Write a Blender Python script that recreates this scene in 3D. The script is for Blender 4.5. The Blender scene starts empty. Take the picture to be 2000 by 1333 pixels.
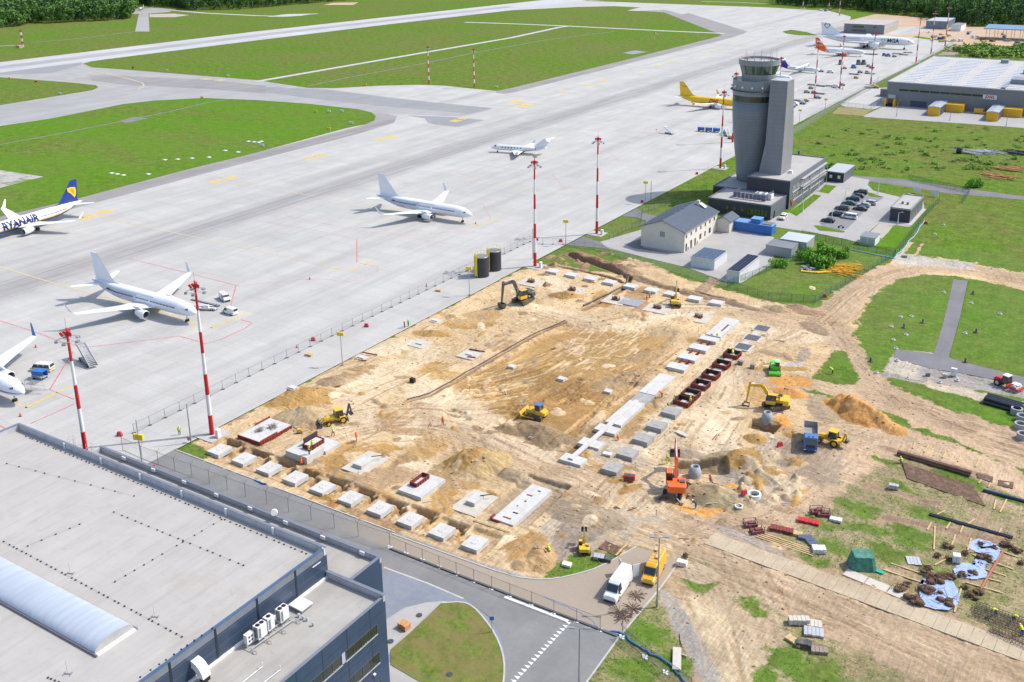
import bpy,math,random
import numpy as np
from mathutils import Vector,Matrix,noise as mnoise
from mathutils.geometry import tessellate_polygon
random.seed(11)
rng=np.random.default_rng(11)
SC=bpy.context.scene
COL=SC.collection
PI=math.pi
# camera
H=91.0
FPX,CX,CY=1963.42,1040.09,486.53
PITCH,ROLL,YAW=0.3102969,0.00686994,0.55242287
_fw=np.array([0,math.cos(PITCH),-math.sin(PITCH)])
_rt=np.array([1.0,0,0]);_dn=np.array([0,-math.sin(PITCH),-math.cos(PITCH)])
_rt,_dn=math.cos(ROLL)*_rt+math.sin(ROLL)*_dn,-math.sin(ROLL)*_rt+math.cos(ROLL)*_dn
_Z=np.array([[math.cos(YAW),-math.sin(YAW),0],[math.sin(YAW),math.cos(YAW),0],[0,0,1]])
RT,DN,FW=_Z@_rt,_Z@_dn,_Z@_fw
cam=bpy.data.cameras.new('camera');camo=bpy.data.objects.new('camera',cam);COL.objects.link(camo)
camo.matrix_world=Matrix(((RT[0],-DN[0],-FW[0],0),(RT[1],-DN[1],-FW[1],0),(RT[2],-DN[2],-FW[2],H),(0,0,0,1)))
cam.sensor_width=36;cam.lens=36*FPX/2000
cam.shift_x=(1000-CX)/2000;cam.shift_y=(CY-666.5)/2000
cam.clip_start=1;cam.clip_end=20000
SC.camera=camo
def g(px,py,z=0.0):
 """ground point (x, y) where the photo's pixel meets height z"""
 d=RT*((px-CX)/FPX)+DN*((py-CY)/FPX)+FW
 t=(z-H)/d[2]
 return(d[0]*t,d[1]*t)
def G(pts,z=0.0):return[g(a,b,z)for a,b in pts]
# light
SUN_EL,SUN_AZ=math.radians(50),math.radians(44)
sd=Vector((math.cos(SUN_EL)*math.cos(SUN_AZ),math.cos(SUN_EL)*math.sin(SUN_AZ),math.sin(SUN_EL)))
sl=bpy.data.lights.new('sun','SUN');sl.energy=2.75;sl.angle=math.radians(0.5);sl.color=(1,.95,.875)
so=bpy.data.objects.new('sun',sl);COL.objects.link(so)
so.rotation_euler=(-sd).to_track_quat('-Z','Y').to_euler();so.location=(0,0,300)
W=bpy.data.worlds.new('World');SC.world=W;W.use_nodes=True
nt=W.node_tree;sky=nt.nodes.new('ShaderNodeTexSky');sky.sky_type='NISHITA';sky.sun_disc=False
sky.sun_elevation=SUN_EL;sky.sun_rotation=math.radians(90)-SUN_AZ
sky.air_density=1.0;sky.dust_density=2.0
nt.links.new(sky.outputs[0],nt.nodes['Background'].inputs[0]);nt.nodes['Background'].inputs[1].default_value=0.15
SC.view_settings.view_transform='Standard';SC.view_settings.look='None'
SC.view_settings.exposure=0.0;SC.view_settings.gamma=1.0
SC.cycles.max_bounces=5;SC.cycles.transparent_max_bounces=16
# materials
class NT:
 def __init__(s,m):s.t=m.node_tree;s.N=s.t.nodes;s.b=s.N['Principled BSDF']
 def n(s,k,**kw):
  o=s.N.new(k)
  for a,v in kw.items():
   if a.startswith('i_'):
    key=a[2:];key=int(key)if key.isdigit()else key.replace('_',' ')
    o.inputs[key].default_value=v
   else:setattr(o,a,v)
  return o
 def l(s,a,b):s.t.links.new(a,b)
 def pos(s,sc=(1,1,1),rot=0,off=(0,0,0)):
  ge=s.n('ShaderNodeNewGeometry');mp=s.n('ShaderNodeMapping')
  mp.inputs['Scale'].default_value=sc;mp.inputs['Rotation'].default_value=(0,0,rot);mp.inputs['Location'].default_value=off
  s.l(ge.outputs['Position'],mp.inputs[0]);return mp.outputs[0]
 def noise(s,vec,scale,detail=4,rough=.55,dist=0):
  o=s.n('ShaderNodeTexNoise',i_Scale=scale,i_Detail=detail,i_Roughness=rough,i_Distortion=dist)
  s.l(vec,o.inputs['Vector']);return o.outputs['Fac']
 def rng(s,v,a,b,c=0.0,d=1.0,smooth=False):
  o=s.n('ShaderNodeMapRange');o.clamp=True
  if smooth:o.interpolation_type='SMOOTHSTEP'
  for i,x in enumerate((a,b,c,d)):o.inputs[i+1].default_value=x
  s.l(v,o.inputs[0]);return o.outputs[0]
 def mix(s,f,a,b,mode='MIX'):
  o=s.n('ShaderNodeMix',data_type='RGBA',blend_type=mode)
  for inp,v in((o.inputs[0],f),(o.inputs[6],a),(o.inputs[7],b)):
   if hasattr(v,'links'):s.l(v,inp)
   elif isinstance(v,(int,float)):inp.default_value=v
   else:inp.default_value=(*v,1)if len(v)==3 else v
  return o.outputs[2]
 def math(s,op,a,b=0.0):
  o=s.n('ShaderNodeMath',operation=op)
  for i,v in enumerate((a,b)):
   if hasattr(v,'links'):s.l(v,o.inputs[i])
   else:o.inputs[i].default_value=v
  return o.outputs[0]
 def bump(s,v,strength=.5,dist=.05):
  o=s.n('ShaderNodeBump',i_Strength=strength,i_Distance=dist);s.l(v,o.inputs['Height'])
  s.l(o.outputs[0],s.b.inputs['Normal'])
MATS={}
def mat(name,rgb,rough=.6,metal=0.0,var=.10,scale=1.2,bump=0,spec=.5,dirt=None):
 if name in MATS:return MATS[name]
 m=bpy.data.materials.new(name);m.use_nodes=True;k=NT(m)
 k.b.inputs['Roughness'].default_value=rough;k.b.inputs['Metallic'].default_value=metal
 k.b.inputs['Specular IOR Level'].default_value=spec
 if var:
  v=k.noise(k.pos(),scale,5,.6)
  f=k.rng(v,.3,.7)
  c=k.mix(f,[x*(1-var)for x in rgb],[min(1,x*(1+var))for x in rgb])
  if dirt:
   d=k.rng(k.noise(k.pos(),scale*.35,6,.7),.48,.62)
   c=k.mix(k.math('MULTIPLY',d,dirt[1]),c,dirt[0])
  k.l(c,k.b.inputs['Base Color'])
  if bump:k.bump(v,bump,.05)
 else:k.b.inputs['Base Color'].default_value=(*rgb,1)
 MATS[name]=m;return m
def glassy(name,rgb=(.02,.03,.04),rough=.08):
 return mat(name,rgb,rough,0,.25,.3,0,.9)
 # objects
def tag(o,label=None,cat=None,group=None,kind=None):
 for k,v in(('label',label),('category',cat),('group',group),('kind',kind)):
  if v:o[k]=v
 return o
def thing(name,label,cat,loc=(0,0,0),rz=0.0,group=None):
 o=bpy.data.objects.new(name,None);COL.objects.link(o)
 o.location=(loc[0],loc[1],loc[2]if len(loc)>2 else 0);o.rotation_euler=(0,0,rz)
 return tag(o,label,cat,group)
def kids(o):return KID.get(o.name,[])
KID={}
def copy_tree(o,loc=None,rz=None,label=None,parent=None,scale=None):
 c=o.copy();COL.objects.link(c)
 if parent is not None:c.parent=parent;KID.setdefault(parent.name,[]).append(c)
 if loc is not None:c.location=(loc[0],loc[1],loc[2]if len(loc)>2 else 0)
 if rz is not None:c.rotation_euler=(0,0,rz)
 if scale is not None:c.scale=(scale,scale,scale)if isinstance(scale,(int,float))else scale
 if label:c['label']=label
 for ch in kids(o):copy_tree(ch,parent=c)
 return c
class MB:
 """collects shapes into one mesh"""
 def __init__(s):s.v=[];s.f=[];s.m=[];s.sm=[];s.mi=0
 def add(s,vs,fs,smooth=False,mi=None):
  b=len(s.v);s.v+=[tuple(p)for p in vs]
  for f in fs:
   s.f.append(tuple(b+i for i in f));s.m.append(s.mi if mi is None else mi);s.sm.append(smooth)
  return s
 def box(s,c,d,rz=0,top=1.0,rot=None,mi=None):
  x,y,z=d[0]/2,d[1]/2,d[2]/2
  vs=[Vector((sx*x*(top if sz>0 else 1),sy*y*(top if sz>0 else 1),sz*z))for sz in(-1,1)for sx,sy in((-1,-1),(1,-1),(1,1),(-1,1))]
  R=rot if rot is not None else Matrix.Rotation(rz,3,'Z')
  vs=[R@v+Vector(c)for v in vs]
  return s.add(vs,[(3,2,1,0),(4,5,6,7),(0,1,5,4),(1,2,6,5),(2,3,7,6),(3,0,4,7)],mi=mi)
 def bb(s,x0,x1,y0,y1,z0,z1,mi=None):return s.box(((x0+x1)/2,(y0+y1)/2,(z0+z1)/2),(x1-x0,y1-y0,z1-z0),mi=mi)
 def tube(s,p0,p1,r0,r1=None,n=10,cap=True,smooth=True,mi=None):
  p0,p1=Vector(p0),Vector(p1);r1=r0 if r1 is None else r1
  q=(p1-p0).to_track_quat('Z','Y')
  vs=[p+q@Vector((r*math.cos(2*PI*i/n),r*math.sin(2*PI*i/n),0))for p,r in((p0,r0),(p1,r1))for i in range(n)]
  s.add(vs,[(i,(i+1)%n,n+(i+1)%n,n+i)for i in range(n)],smooth,mi)
  if cap:s.add(vs,[tuple(range(n-1,-1,-1)),tuple(range(n,2*n))],False,mi)
  return s
 def path(s,pts,r,n=6,mi=None):
  for a,b in zip(pts[:-1],pts[1:]):s.tube(a,b,r,r,n,True,True,mi)
  return s
 def bar(s,p0,p1,w,h,mi=None,w1=None,h1=None):
  p0,p1=Vector(p0),Vector(p1);q=(p1-p0).to_track_quat('Z','Y')
  if abs((p1-p0).normalized().z)<.999:
   zdir=(p1-p0).normalized();xd=Vector((0,0,1)).cross(zdir).normalized();yd=zdir.cross(xd)
  else:xd,yd=Vector((1,0,0)),Vector((0,1,0))
  w1=w if w1 is None else w1;h1=h if h1 is None else h1
  vs=[p+xd*(a*ww/2)+yd*(b*hh/2)for p,ww,hh in((p0,w,h),(p1,w1,h1))for a,b in((-1,-1),(1,-1),(1,1),(-1,1))]
  return s.add(vs,[(3,2,1,0),(4,5,6,7),(0,1,5,4),(1,2,6,5),(2,3,7,6),(3,0,4,7)],mi=mi)
 def prism(s,poly,z0,z1,mi=None,mtop=None,axis='z'):
  n=len(poly)
  if axis=='z':vs=[(x,y,z)for z in(z0,z1)for x,y in poly]
  elif axis=='y':vs=[(x,w,y)for w in(z0,z1)for x,y in poly]
  else:vs=[(w,x,y)for w in(z0,z1)for x,y in poly]
  tri=tessellate_polygon([[Vector((x,y,0))for x,y in poly]])
  s.add(vs,[(i,(i+1)%n,n+(i+1)%n,n+i)for i in range(n)],mi=mi)
  s.add(vs,[tuple(n+i for i in t)for t in tri],mi=mi if mtop is None else mtop)
  s.add(vs,[tuple(reversed(t))for t in tri],mi=mi)
  return s
 def loft(s,rings,smooth=True,cap=True,mi=None,mf=None,closed=True):
  n=len(rings[0]);vs=[p for r in rings for p in r];b=len(s.v);s.v+=[tuple(p)for p in vs]
  for k in range(len(rings)-1):
   for i in range(n if closed else n-1):
    j=(i+1)%n
    s.f.append((b+k*n+i,b+k*n+j,b+(k+1)*n+j,b+(k+1)*n+i));s.sm.append(smooth)
    s.m.append(mf(k,i)if mf else(s.mi if mi is None else mi))
  if cap:
   for k,rv in((0,True),(len(rings)-1,False)):
    ids=[b+k*n+i for i in range(n)]
    s.f.append(tuple(ids[::-1]if rv else ids));s.sm.append(False);s.m.append(mf(min(k,len(rings)-2),0)if mf else(s.mi if mi is None else mi))
  return s
 def ball(s,c,r,n=8,m=6,mi=None,sq=(1,1,1)):
  rings=[]
  for k in range(1,m):
   a=PI*k/m
   rings.append([Vector(c)+Vector((r*sq[0]*math.sin(a)*math.cos(2*PI*i/n),r*sq[1]*math.sin(a)*math.sin(2*PI*i/n),-r*sq[2]*math.cos(a)))for i in range(n)])
  return s.loft(rings,True,True,mi)
 def build(s,name,mats,parent=None,fixn=False):
  me=bpy.data.meshes.new(name);me.from_pydata(s.v,[],s.f)
  if not isinstance(mats,(list,tuple)):mats=[mats]
  for m in mats:me.materials.append(m)
  me.polygons.foreach_set('material_index',s.m);me.polygons.foreach_set('use_smooth',s.sm)
  if fixn:
   import bmesh
   bm=bmesh.new();bm.from_mesh(me);bmesh.ops.recalc_face_normals(bm,faces=bm.faces);bm.to_mesh(me);bm.free()
  me.update()
  o=bpy.data.objects.new(name,me);COL.objects.link(o)
  if parent is not None:o.parent=parent;KID.setdefault(parent.name,[]).append(o)
  return o
def _split(s,name,mats,parent=None):
 """like build, but every separate piece becomes a part of its own"""
 par={}
 def find(a):
  while par[a]!=a:par[a]=par[par[a]];a=par[a]
  return a
 key=[tuple(round(c,4)for c in v)for v in s.v]
 for q in key:par.setdefault(q,q)
 for f in s.f:
  a=find(key[f[0]])
  for i in f[1:]:par[find(key[i])]=a
 groups={}
 for n,f in enumerate(s.f):groups.setdefault(find(key[f[0]]),[]).append(n)
 out=[]
 for fs in groups.values():
  m2=MB();ids={}
  for n in fs:
   t=[]
   for i in s.f[n]:
    if i not in ids:ids[i]=len(m2.v);m2.v.append(s.v[i])
    t.append(ids[i])
   m2.f.append(tuple(t));m2.m.append(s.m[n]);m2.sm.append(s.sm[n])
  out.append(m2.build(name,mats,parent))
 return out
MB.split=_split
def one(name,mb,mats,label,cat,group=None,loc=None,rz=0):
 o=mb.build(name,mats);tag(o,label,cat,group)
 if loc is not None:o.location=(loc[0],loc[1],loc[2]if len(loc)>2 else 0);o.rotation_euler=(0,0,rz)
 return o
def text_mesh(body,size,m,name,parent,matrix,depth=.02,bold=.03,shear=0.0,spacing=1.0):
 cu=bpy.data.curves.new(name,'FONT');cu.body=body;cu.size=size;cu.extrude=depth;cu.offset=bold*size;cu.shear=shear
 cu.space_character=spacing;cu.align_x='CENTER';cu.align_y='CENTER';cu.resolution_u=3
 t=bpy.data.objects.new(name,cu);COL.objects.link(t)
 bpy.context.view_layer.update()
 me=bpy.data.meshes.new_from_object(t);bpy.data.objects.remove(t)
 me.materials.clear();me.materials.append(m);me.transform(matrix)
 o=bpy.data.objects.new(name,me);COL.objects.link(o);o.parent=parent;KID.setdefault(parent.name,[]).append(o)
 return o
def smooth_poly(P,it=2,closed=True):
 P=[np.array(p,float)for p in P]
 for _ in range(it):
  Q=[];n=len(P)
  for i in range(n if closed else n-1):
   a,b=P[i],P[(i+1)%n];Q+=[a*.75+b*.25,a*.25+b*.75]
  if not closed:Q=[P[0]]+Q+[P[-1]]
  P=Q
 return[tuple(p)for p in P]
def sheet(name,pts,z,m,px=True,smooth=0,kind='structure',holes=(),parent=None,label=None,cat=None,group=None):
 P=G(pts)if px else list(pts)
 if smooth:P=smooth_poly(P,smooth)
 loops=[[Vector((x,y,0))for x,y in P]]+[[Vector((x,y,0))for x,y in h]for h in holes]
 flat=[v for l in loops for v in l]
 tris=tessellate_polygon(loops)
 fs=[]
 for t in tris:
  a,b,c=(flat[i]for i in t)
  fs.append(tuple(t)if(b-a).cross(c-a).z>0 else tuple(reversed(t)))
 mb=MB();mb.add([(v.x,v.y,z)for v in flat],fs)
 o=mb.build(name,m,parent)
 return tag(o,label,cat,group,kind if parent is None else None)
def strip_pts(P,w):
 """left and right offsets of a world polyline"""
 P=[np.array(p,float)for p in P];L=[];R_=[]
 for i,p in enumerate(P):
  a=P[max(0,i-1)];b=P[min(len(P)-1,i+1)];d=b-a;d/=(np.hypot(*d)or 1);nrm=np.array([-d[1],d[0]])
  L.append(p+nrm*w/2);R_.append(p-nrm*w/2)
 return L,R_
def ribbon(mb,P,w,z,mi=None):
 L,R_=strip_pts(P,w);n=len(P)
 mb.add([(p[0],p[1],z)for p in L]+[(p[0],p[1],z)for p in R_],[(n+i,n+i+1,i+1,i)for i in range(n-1)],mi=mi)
 # ground materials
def grass_nodes(k,P):
 big=k.rng(k.noise(P,.012,6,.62,.6),.36,.62)
 mid=k.rng(k.noise(P,.11,6,.68),.34,.66)
 fin=k.rng(k.noise(P,1.1,7,.75),.3,.7)
 stretched=k.rng(k.noise(k.pos((.06,.5,1)),.5,6,.7),.42,.62)
 c=k.mix(big,(.092,.190,.020),(.150,.160,.062))
 c=k.mix(k.math('MULTIPLY',mid,.65),c,(.082,.188,.014))
 c=k.mix(k.math('MULTIPLY',k.rng(k.noise(P,.045,5,.7,1.5),.48,.62),.5),c,(.15,.14,.055))
 c=k.mix(k.math('MULTIPLY',stretched,.30),c,(.135,.145,.035))
 c=k.mix(1.0,c,k.mix(k.rng(k.noise(P,.28,5,.75),.38,.62),(.74,.78,.7),(1.2,1.16,1.12)),'MULTIPLY')
 f=k.mix(fin,(.5,.55,.45),(1.42,1.38,1.3))
 return k.mix(1.0,c,f,'MULTIPLY')
def make_grass(name,rich=0.0):
 m=bpy.data.materials.new(name);m.use_nodes=True;k=NT(m)
 k.b.inputs['Roughness'].default_value=1.0;k.b.inputs['Specular IOR Level'].default_value=.03
 c=grass_nodes(k,k.pos())
 if rich>0:c=k.mix(k.math('MULTIPLY',k.rng(k.noise(k.pos((.4,1,1)),.022,6,.68),.36,.56),rich),c,(.082,.208,.010))
 if rich<0:c=k.mix(k.math('MULTIPLY',k.rng(k.noise(k.pos(),.35,7,.75),.36,.58),-rich),c,(.20,.155,.07))
 k.l(c,k.b.inputs['Base Color'])
 k.bump(k.noise(k.pos(),1.6,7,.75),.35,.25)
 return m
M_GRASS=make_grass('grass',.0);M_GRASS2=make_grass('lush_grass',.5)
# earthworks: soil colour and the share of bare earth are read from the mesh
m=bpy.data.materials.new('earth_and_grass');m.use_nodes=True;k=NT(m);P=k.pos()
k.b.inputs['Roughness'].default_value=.95;k.b.inputs['Specular IOR Level'].default_value=.12
gcol=grass_nodes(k,P);gcol=k.mix(.2,gcol,(.08,.17,.015))
soil=k.n('ShaderNodeAttribute',attribute_name='soil');bare=k.n('ShaderNodeAttribute',attribute_name='bare')
n1=k.noise(P,.35,8,.72);n2=k.noise(P,2.2,6,.72);n3=k.noise(P,.9,7,.8,.4)
thr=k.math('ADD',bare.outputs['Fac'],k.math('MULTIPLY',k.math('ADD',n1,k.math('MULTIPLY',n2,.7)),.62))
n4=k.noise(P,6.0,3,.7)
fac=k.rng(k.math('ADD',thr,k.math('MULTIPLY',n4,.25)),.98,1.42,smooth=True)
r1=k.rng(k.noise(k.pos((4.0,.22,1)),1,4,.65,.5),.40,.62);r2=k.rng(k.noise(k.pos((.22,3.4,1),rot=.5),1,4,.65,.5),.40,.62);r3=k.rng(k.noise(P,.05,3,.5),.45,.55)
rut=k.mix(r3,k.mix(r1,(.84,.80,.75),(1.1,1.1,1.09)),k.mix(r2,(.80,.75,.68),(1.12,1.11,1.09)))
so_=k.mix(1.0,soil.outputs['Color'],k.mix(k.rng(n2,.28,.72),(.70,.67,.63),(1.22,1.24,1.26)),'MULTIPLY')
so_=k.mix(1.0,so_,rut,'MULTIPLY')
so_=k.mix(k.math('MULTIPLY',k.rng(n3,.54,.70),.38),so_,(.25,.165,.09))
so_=k.mix(k.math('MULTIPLY',k.rng(n3,.46,.34),.40),so_,(.50,.40,.27))
k.l(k.mix(fac,gcol,so_),k.b.inputs['Base Color'])
k.bump(k.noise(P,1.8,8,.8),.45,.22)
M_EARTH=m
def make_pave(name,a,b,joint=5.0,jd=.12,dust=None,streak=0.0,stain=.0,sc=.06,jcol=None,band=None,jrot=0):
 m=bpy.data.materials.new(name);m.use_nodes=True;k=NT(m)
 k.b.inputs['Roughness'].default_value=.88;k.b.inputs['Specular IOR Level'].default_value=.25
 P=k.pos()
 c=k.mix(k.rng(k.noise(P,sc,7,.66),.32,.68),a,b)
 if streak:
  s1=k.rng(k.noise(k.pos((1.0,.07,1)),.16,6,.7),.42,.7)
  c=k.mix(k.math('MULTIPLY',s1,streak),c,[x*.72 for x in a])
  s2=k.rng(k.noise(k.pos((.12,1.0,1)),.25,6,.7),.5,.74)
  c=k.mix(k.math('MULTIPLY',s2,streak*.7),c,[x*.78 for x in a])
 if band:
  ge=k.n('ShaderNodeNewGeometry');sx=k.n('ShaderNodeSeparateXYZ');k.l(ge.outputs['Position'],sx.inputs[0])
  for x0,x1,st in band:
   w=(x1-x0)*.3
   f=k.math('MULTIPLY',k.rng(sx.outputs[0],x0-w,x0+w,smooth=True),k.rng(sx.outputs[0],x1+w,x1-w,smooth=True))
   f=k.math('MULTIPLY',f,k.rng(k.noise(k.pos((1.4,.03,1)),.5,5,.7),.2,.62))
   c=k.mix(k.math('MULTIPLY',f,st),c,(.20,.19,.19))
 if stain:
  c=k.mix(k.math('MULTIPLY',k.rng(k.noise(P,.32,8,.8),.60,.72),stain),c,[x*.45 for x in a])
 if joint:
  br=k.n('ShaderNodeTexBrick',offset=0.0,squash=1.0)
  br.inputs['Color1'].default_value=(1,1,1,1);br.inputs['Color2'].default_value=(.93,.93,.935,1)
  br.inputs['Mortar'].default_value=(1-jd,1-jd,1-jd,1);br.inputs['Scale'].default_value=1.0
  br.inputs['Mortar Size'].default_value=.012*joint;br.inputs['Mortar Smooth'].default_value=.3
  br.inputs['Brick Width'].default_value=joint;br.inputs['Row Height'].default_value=joint
  k.l(k.pos(rot=jrot),br.inputs['Vector']);c=k.mix(1.0,c,br.outputs['Color'],'MULTIPLY')
 if dust:
  ge=k.n('ShaderNodeNewGeometry');sx=k.n('ShaderNodeSeparateXYZ');k.l(ge.outputs['Position'],sx.inputs[0])
  f=k.rng(k.math('ADD',sx.outputs[1],k.math('MULTIPLY',k.noise(P,.25,6,.7),2.5)),102.4,103.4)
  g2=k.rng(sx.outputs[0],-104,-88)
  c=k.mix(k.math('MULTIPLY',k.math('MULTIPLY',f,g2),dust[1]),c,dust[0])
 f=k.mix(k.rng(k.noise(P,1.7,6,.75),.3,.7),(.93,.93,.93),(1.06,1.06,1.06))
 k.l(k.mix(1.0,c,f,'MULTIPLY'),k.b.inputs['Base Color'])
 return m
def bx_(px,py):return g(px,py)[0]
M_APRON=make_pave('apron_concrete',(.415,.405,.38),(.475,.465,.442),6.0,.16,streak=.55,stain=.30,band=[(-213-31,-231-3,.75),(-186,-180,.0)]if 0 else[(-258,-244,.75),(-272,-262,.25),(-330,-322,.35),(-196,-190,.2)])
M_RUNWAY=make_pave('runway_surface',(.40,.40,.41),(.50,.50,.51),0,0,streak=.55,stain=.1,sc=.02)
M_TAXI=make_pave('taxiway_surface',(.315,.31,.305),(.365,.36,.352),7.5,.08,streak=.4,stain=.12,sc=.03)
M_ASPH=make_pave('aged_asphalt',(.185,.183,.18),(.235,.232,.228),0,0,dust=((.35,.28,.205),.75),streak=.35,stain=.25,sc=.15)
M_ASPH2=make_pave('dark_asphalt',(.155,.15,.16),(.205,.198,.205),0,0,streak=.4,stain=.3,sc=.12)
M_SHOULD=make_pave('asphalt_shoulder',(.235,.222,.218),(.30,.285,.275),0,0,streak=.5,stain=.3,sc=.05)
M_PATCHA=make_pave('asphalt_patch',(.235,.24,.245),(.275,.28,.282),0,0,streak=.3,stain=.2,sc=.1)
M_BLOCK=make_pave('block_paving',(.335,.325,.312),(.385,.375,.36),1.2,.10,stain=.2,sc=.12)
M_BLOCK2=make_pave('grey_block_paving',(.19,.21,.245),(.225,.245,.28),.8,.10,stain=.2,sc=.2)
M_PARK=make_pave('parking_paving',(.20,.20,.21),(.235,.235,.245),1.0,.1,stain=.25,sc=.2)
M_YEL=mat('yellow_marking_paint',(.58,.42,.06),.7,0,.22,1.5,dirt=((.42,.40,.36),.5))
M_YEL2=mat('worn_yellow_marking',(.52,.42,.17),.8,0,.2,1.0,dirt=((.42,.40,.38),.65))
M_RED=mat('red_marking_paint',(.50,.13,.11),.7,0,.2,1.5,dirt=((.42,.38,.36),.5))
M_PINK=mat('worn_red_marking',(.48,.26,.24),.8,0,.2,1.0,dirt=((.43,.41,.40),.6))
M_WHT=mat('white_marking_paint',(.72,.72,.70),.7,0,.1,1.5,dirt=((.35,.35,.34),.3))
M_KERB=mat('kerb_stone',(.42,.41,.39),.85,0,.12,.8)
# earthworks terrain (dense grid, real relief)
TX0,TX1,TY0,TY1,TS=-142.3,24.0,58.0,305.0,.2
nx=int((TX1-TX0)/TS)+1;ny=int((TY1-TY0)/TS)+1
gx=np.linspace(TX0,TX1,nx);gy=np.linspace(TY0,TY1,ny)
GX,GY=np.meshgrid(gx,gy)
HZ=np.zeros((ny,nx));BARE=np.zeros((ny,nx));SOIL=np.zeros((ny,nx,3));SOIL[:]=(.36,.27,.17)
def vnoise(cell,seed):
 r=np.random.default_rng(seed);w=int((TX1-TX0)/cell)+3;h=int((TY1-TY0)/cell)+3
 a=r.random((h,w));u=(GX-TX0)/cell;v=(GY-TY0)/cell;i=u.astype(int);j=v.astype(int);fu=u-i;fv=v-j
 fu=fu*fu*(3-2*fu);fv=fv*fv*(3-2*fv)
 return(a[j,i]*(1-fu)+a[j,i+1]*fu)*(1-fv)+(a[j+1,i]*(1-fu)+a[j+1,i+1]*fu)*fv
def fbm(cell,seed,o=4,pers=.55):
 s=0;am=1;t=0
 for q in range(o):s=s+am*vnoise(cell/2**q,seed+q);t+=am;am*=pers
 return s/t
NB=fbm(9,1,6);NF=fbm(2.0,20,4,.7);NM=fbm(4.5,40,5,.65);NW=fbm(1.0,60,3,.7)
def sstep(x,a,b):
 t=np.clip((x-a)/(b-a),0,1);return t*t*(3-2*t)
def win(x0,x1,y0,y1,pad):
 i0=max(0,int((x0-pad-TX0)/TS));i1=min(nx,int((x1+pad-TX0)/TS)+2);j0=max(0,int((y0-pad-TY0)/TS));j1=min(ny,int((y1+pad-TY0)/TS)+2)
 return slice(j0,max(j0+1,j1)),slice(i0,max(i0+1,i1))
def poly_sd(P,W_):
 """signed distance, positive inside"""
 x=GX[W_];y=GY[W_];ins=np.zeros(x.shape,bool);d=np.full(x.shape,1e9);n=len(P)
 for a in range(n):
  x0,y0=P[a];x1,y1=P[(a+1)%n]
  cnd=((y0>y)!=(y1>y))
  with np.errstate(divide='ignore',invalid='ignore'):ins^=cnd&(x<(x1-x0)*(y-y0)/((y1-y0)or 1e-9)+x0)
  L=(x1-x0)**2+(y1-y0)**2 or 1e-9;t=np.clip(((x-x0)*(x1-x0)+(y-y0)*(y1-y0))/L,0,1)
  d=np.minimum(d,np.hypot(x-x0-t*(x1-x0),y-y0-t*(y1-y0)))
 return np.where(ins,d,-d)
def apply(W_,f,bare=None,col=None,dz=None,setz=None):
 if bare is not None:BARE[W_]=BARE[W_]*(1-f)+bare*f
 if col is not None:SOIL[W_]=SOIL[W_]*(1-f[...,None])+np.array(col)*f[...,None]
 if dz is not None:HZ[W_]+=dz*f
 if setz is not None:HZ[W_]=HZ[W_]*(1-f)+setz*f
def tpoly(pts,bare=None,col=None,dz=None,setz=None,feather=1.0,rag=1.2,px=True,amt=1.0,smooth=0):
 P=G(pts)if px else pts
 if smooth:P=smooth_poly(P,smooth)
 xs=[p[0]for p in P];ys=[p[1]for p in P];W_=win(min(xs),max(xs),min(ys),max(ys),feather+rag+1)
 sdv=poly_sd(P,W_)+(NF[W_]-.5)*rag*2
 apply(W_,sstep(sdv,-feather/2,feather/2)*amt,bare,col,dz,setz)
def tstroke(pts,w,bare=None,col=None,dz=None,feather=.6,rag=.5,px=True,amt=1.0,smooth=2,brk=0.0):
 P=G(pts)if px else[tuple(p)for p in pts]
 if smooth and len(P)>2:P=smooth_poly(P,smooth,False)
 xs=[p[0]for p in P];ys=[p[1]for p in P];W_=win(min(xs),max(xs),min(ys),max(ys),w+feather+rag+1)
 x=GX[W_];y=GY[W_];d=np.full(x.shape,1e9)
 for(x0,y0),(x1,y1)in zip(P[:-1],P[1:]):
  L=(x1-x0)**2+(y1-y0)**2 or 1e-9;t=np.clip(((x-x0)*(x1-x0)+(y-y0)*(y1-y0))/L,0,1)
  d=np.minimum(d,np.hypot(x-x0-t*(x1-x0),y-y0-t*(y1-y0)))
 f=sstep(w/2-d+(NF[W_]-.5)*rag*2,-feather/2,feather/2)*amt
 if brk:f=f*sstep(NM[W_],.5-brk*.3,.6)
 apply(W_,f,bare,col,dz)
def mound(px,py,rx,ry,h,col=None,rz=0.0,flat=0.0,rag=.25,world=False,bare=1.0):
 cx,cy=(px,py)if world else g(px,py)
 r=max(rx,ry)*1.6;W_=win(cx-r,cx+r,cy-r,cy+r,0);x=GX[W_]-cx;y=GY[W_]-cy
 u=(x*math.cos(rz)+y*math.sin(rz))/rx;v=(-x*math.sin(rz)+y*math.cos(rz))/ry
 d=np.hypot(u,v)*(1+(NM[W_]-.5)*rag*2.4+(NW[W_]-.5)*rag*.5)
 f=np.clip((1-d)/(1-flat),0,1);f=f**.9
 HZ[W_]+=h*f*(1+(NW[W_]-.5)*.25*(1 if h>0 else .3))
 if col is not None:apply(W_,sstep(1.12-d,0,.16),bare,col)
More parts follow.
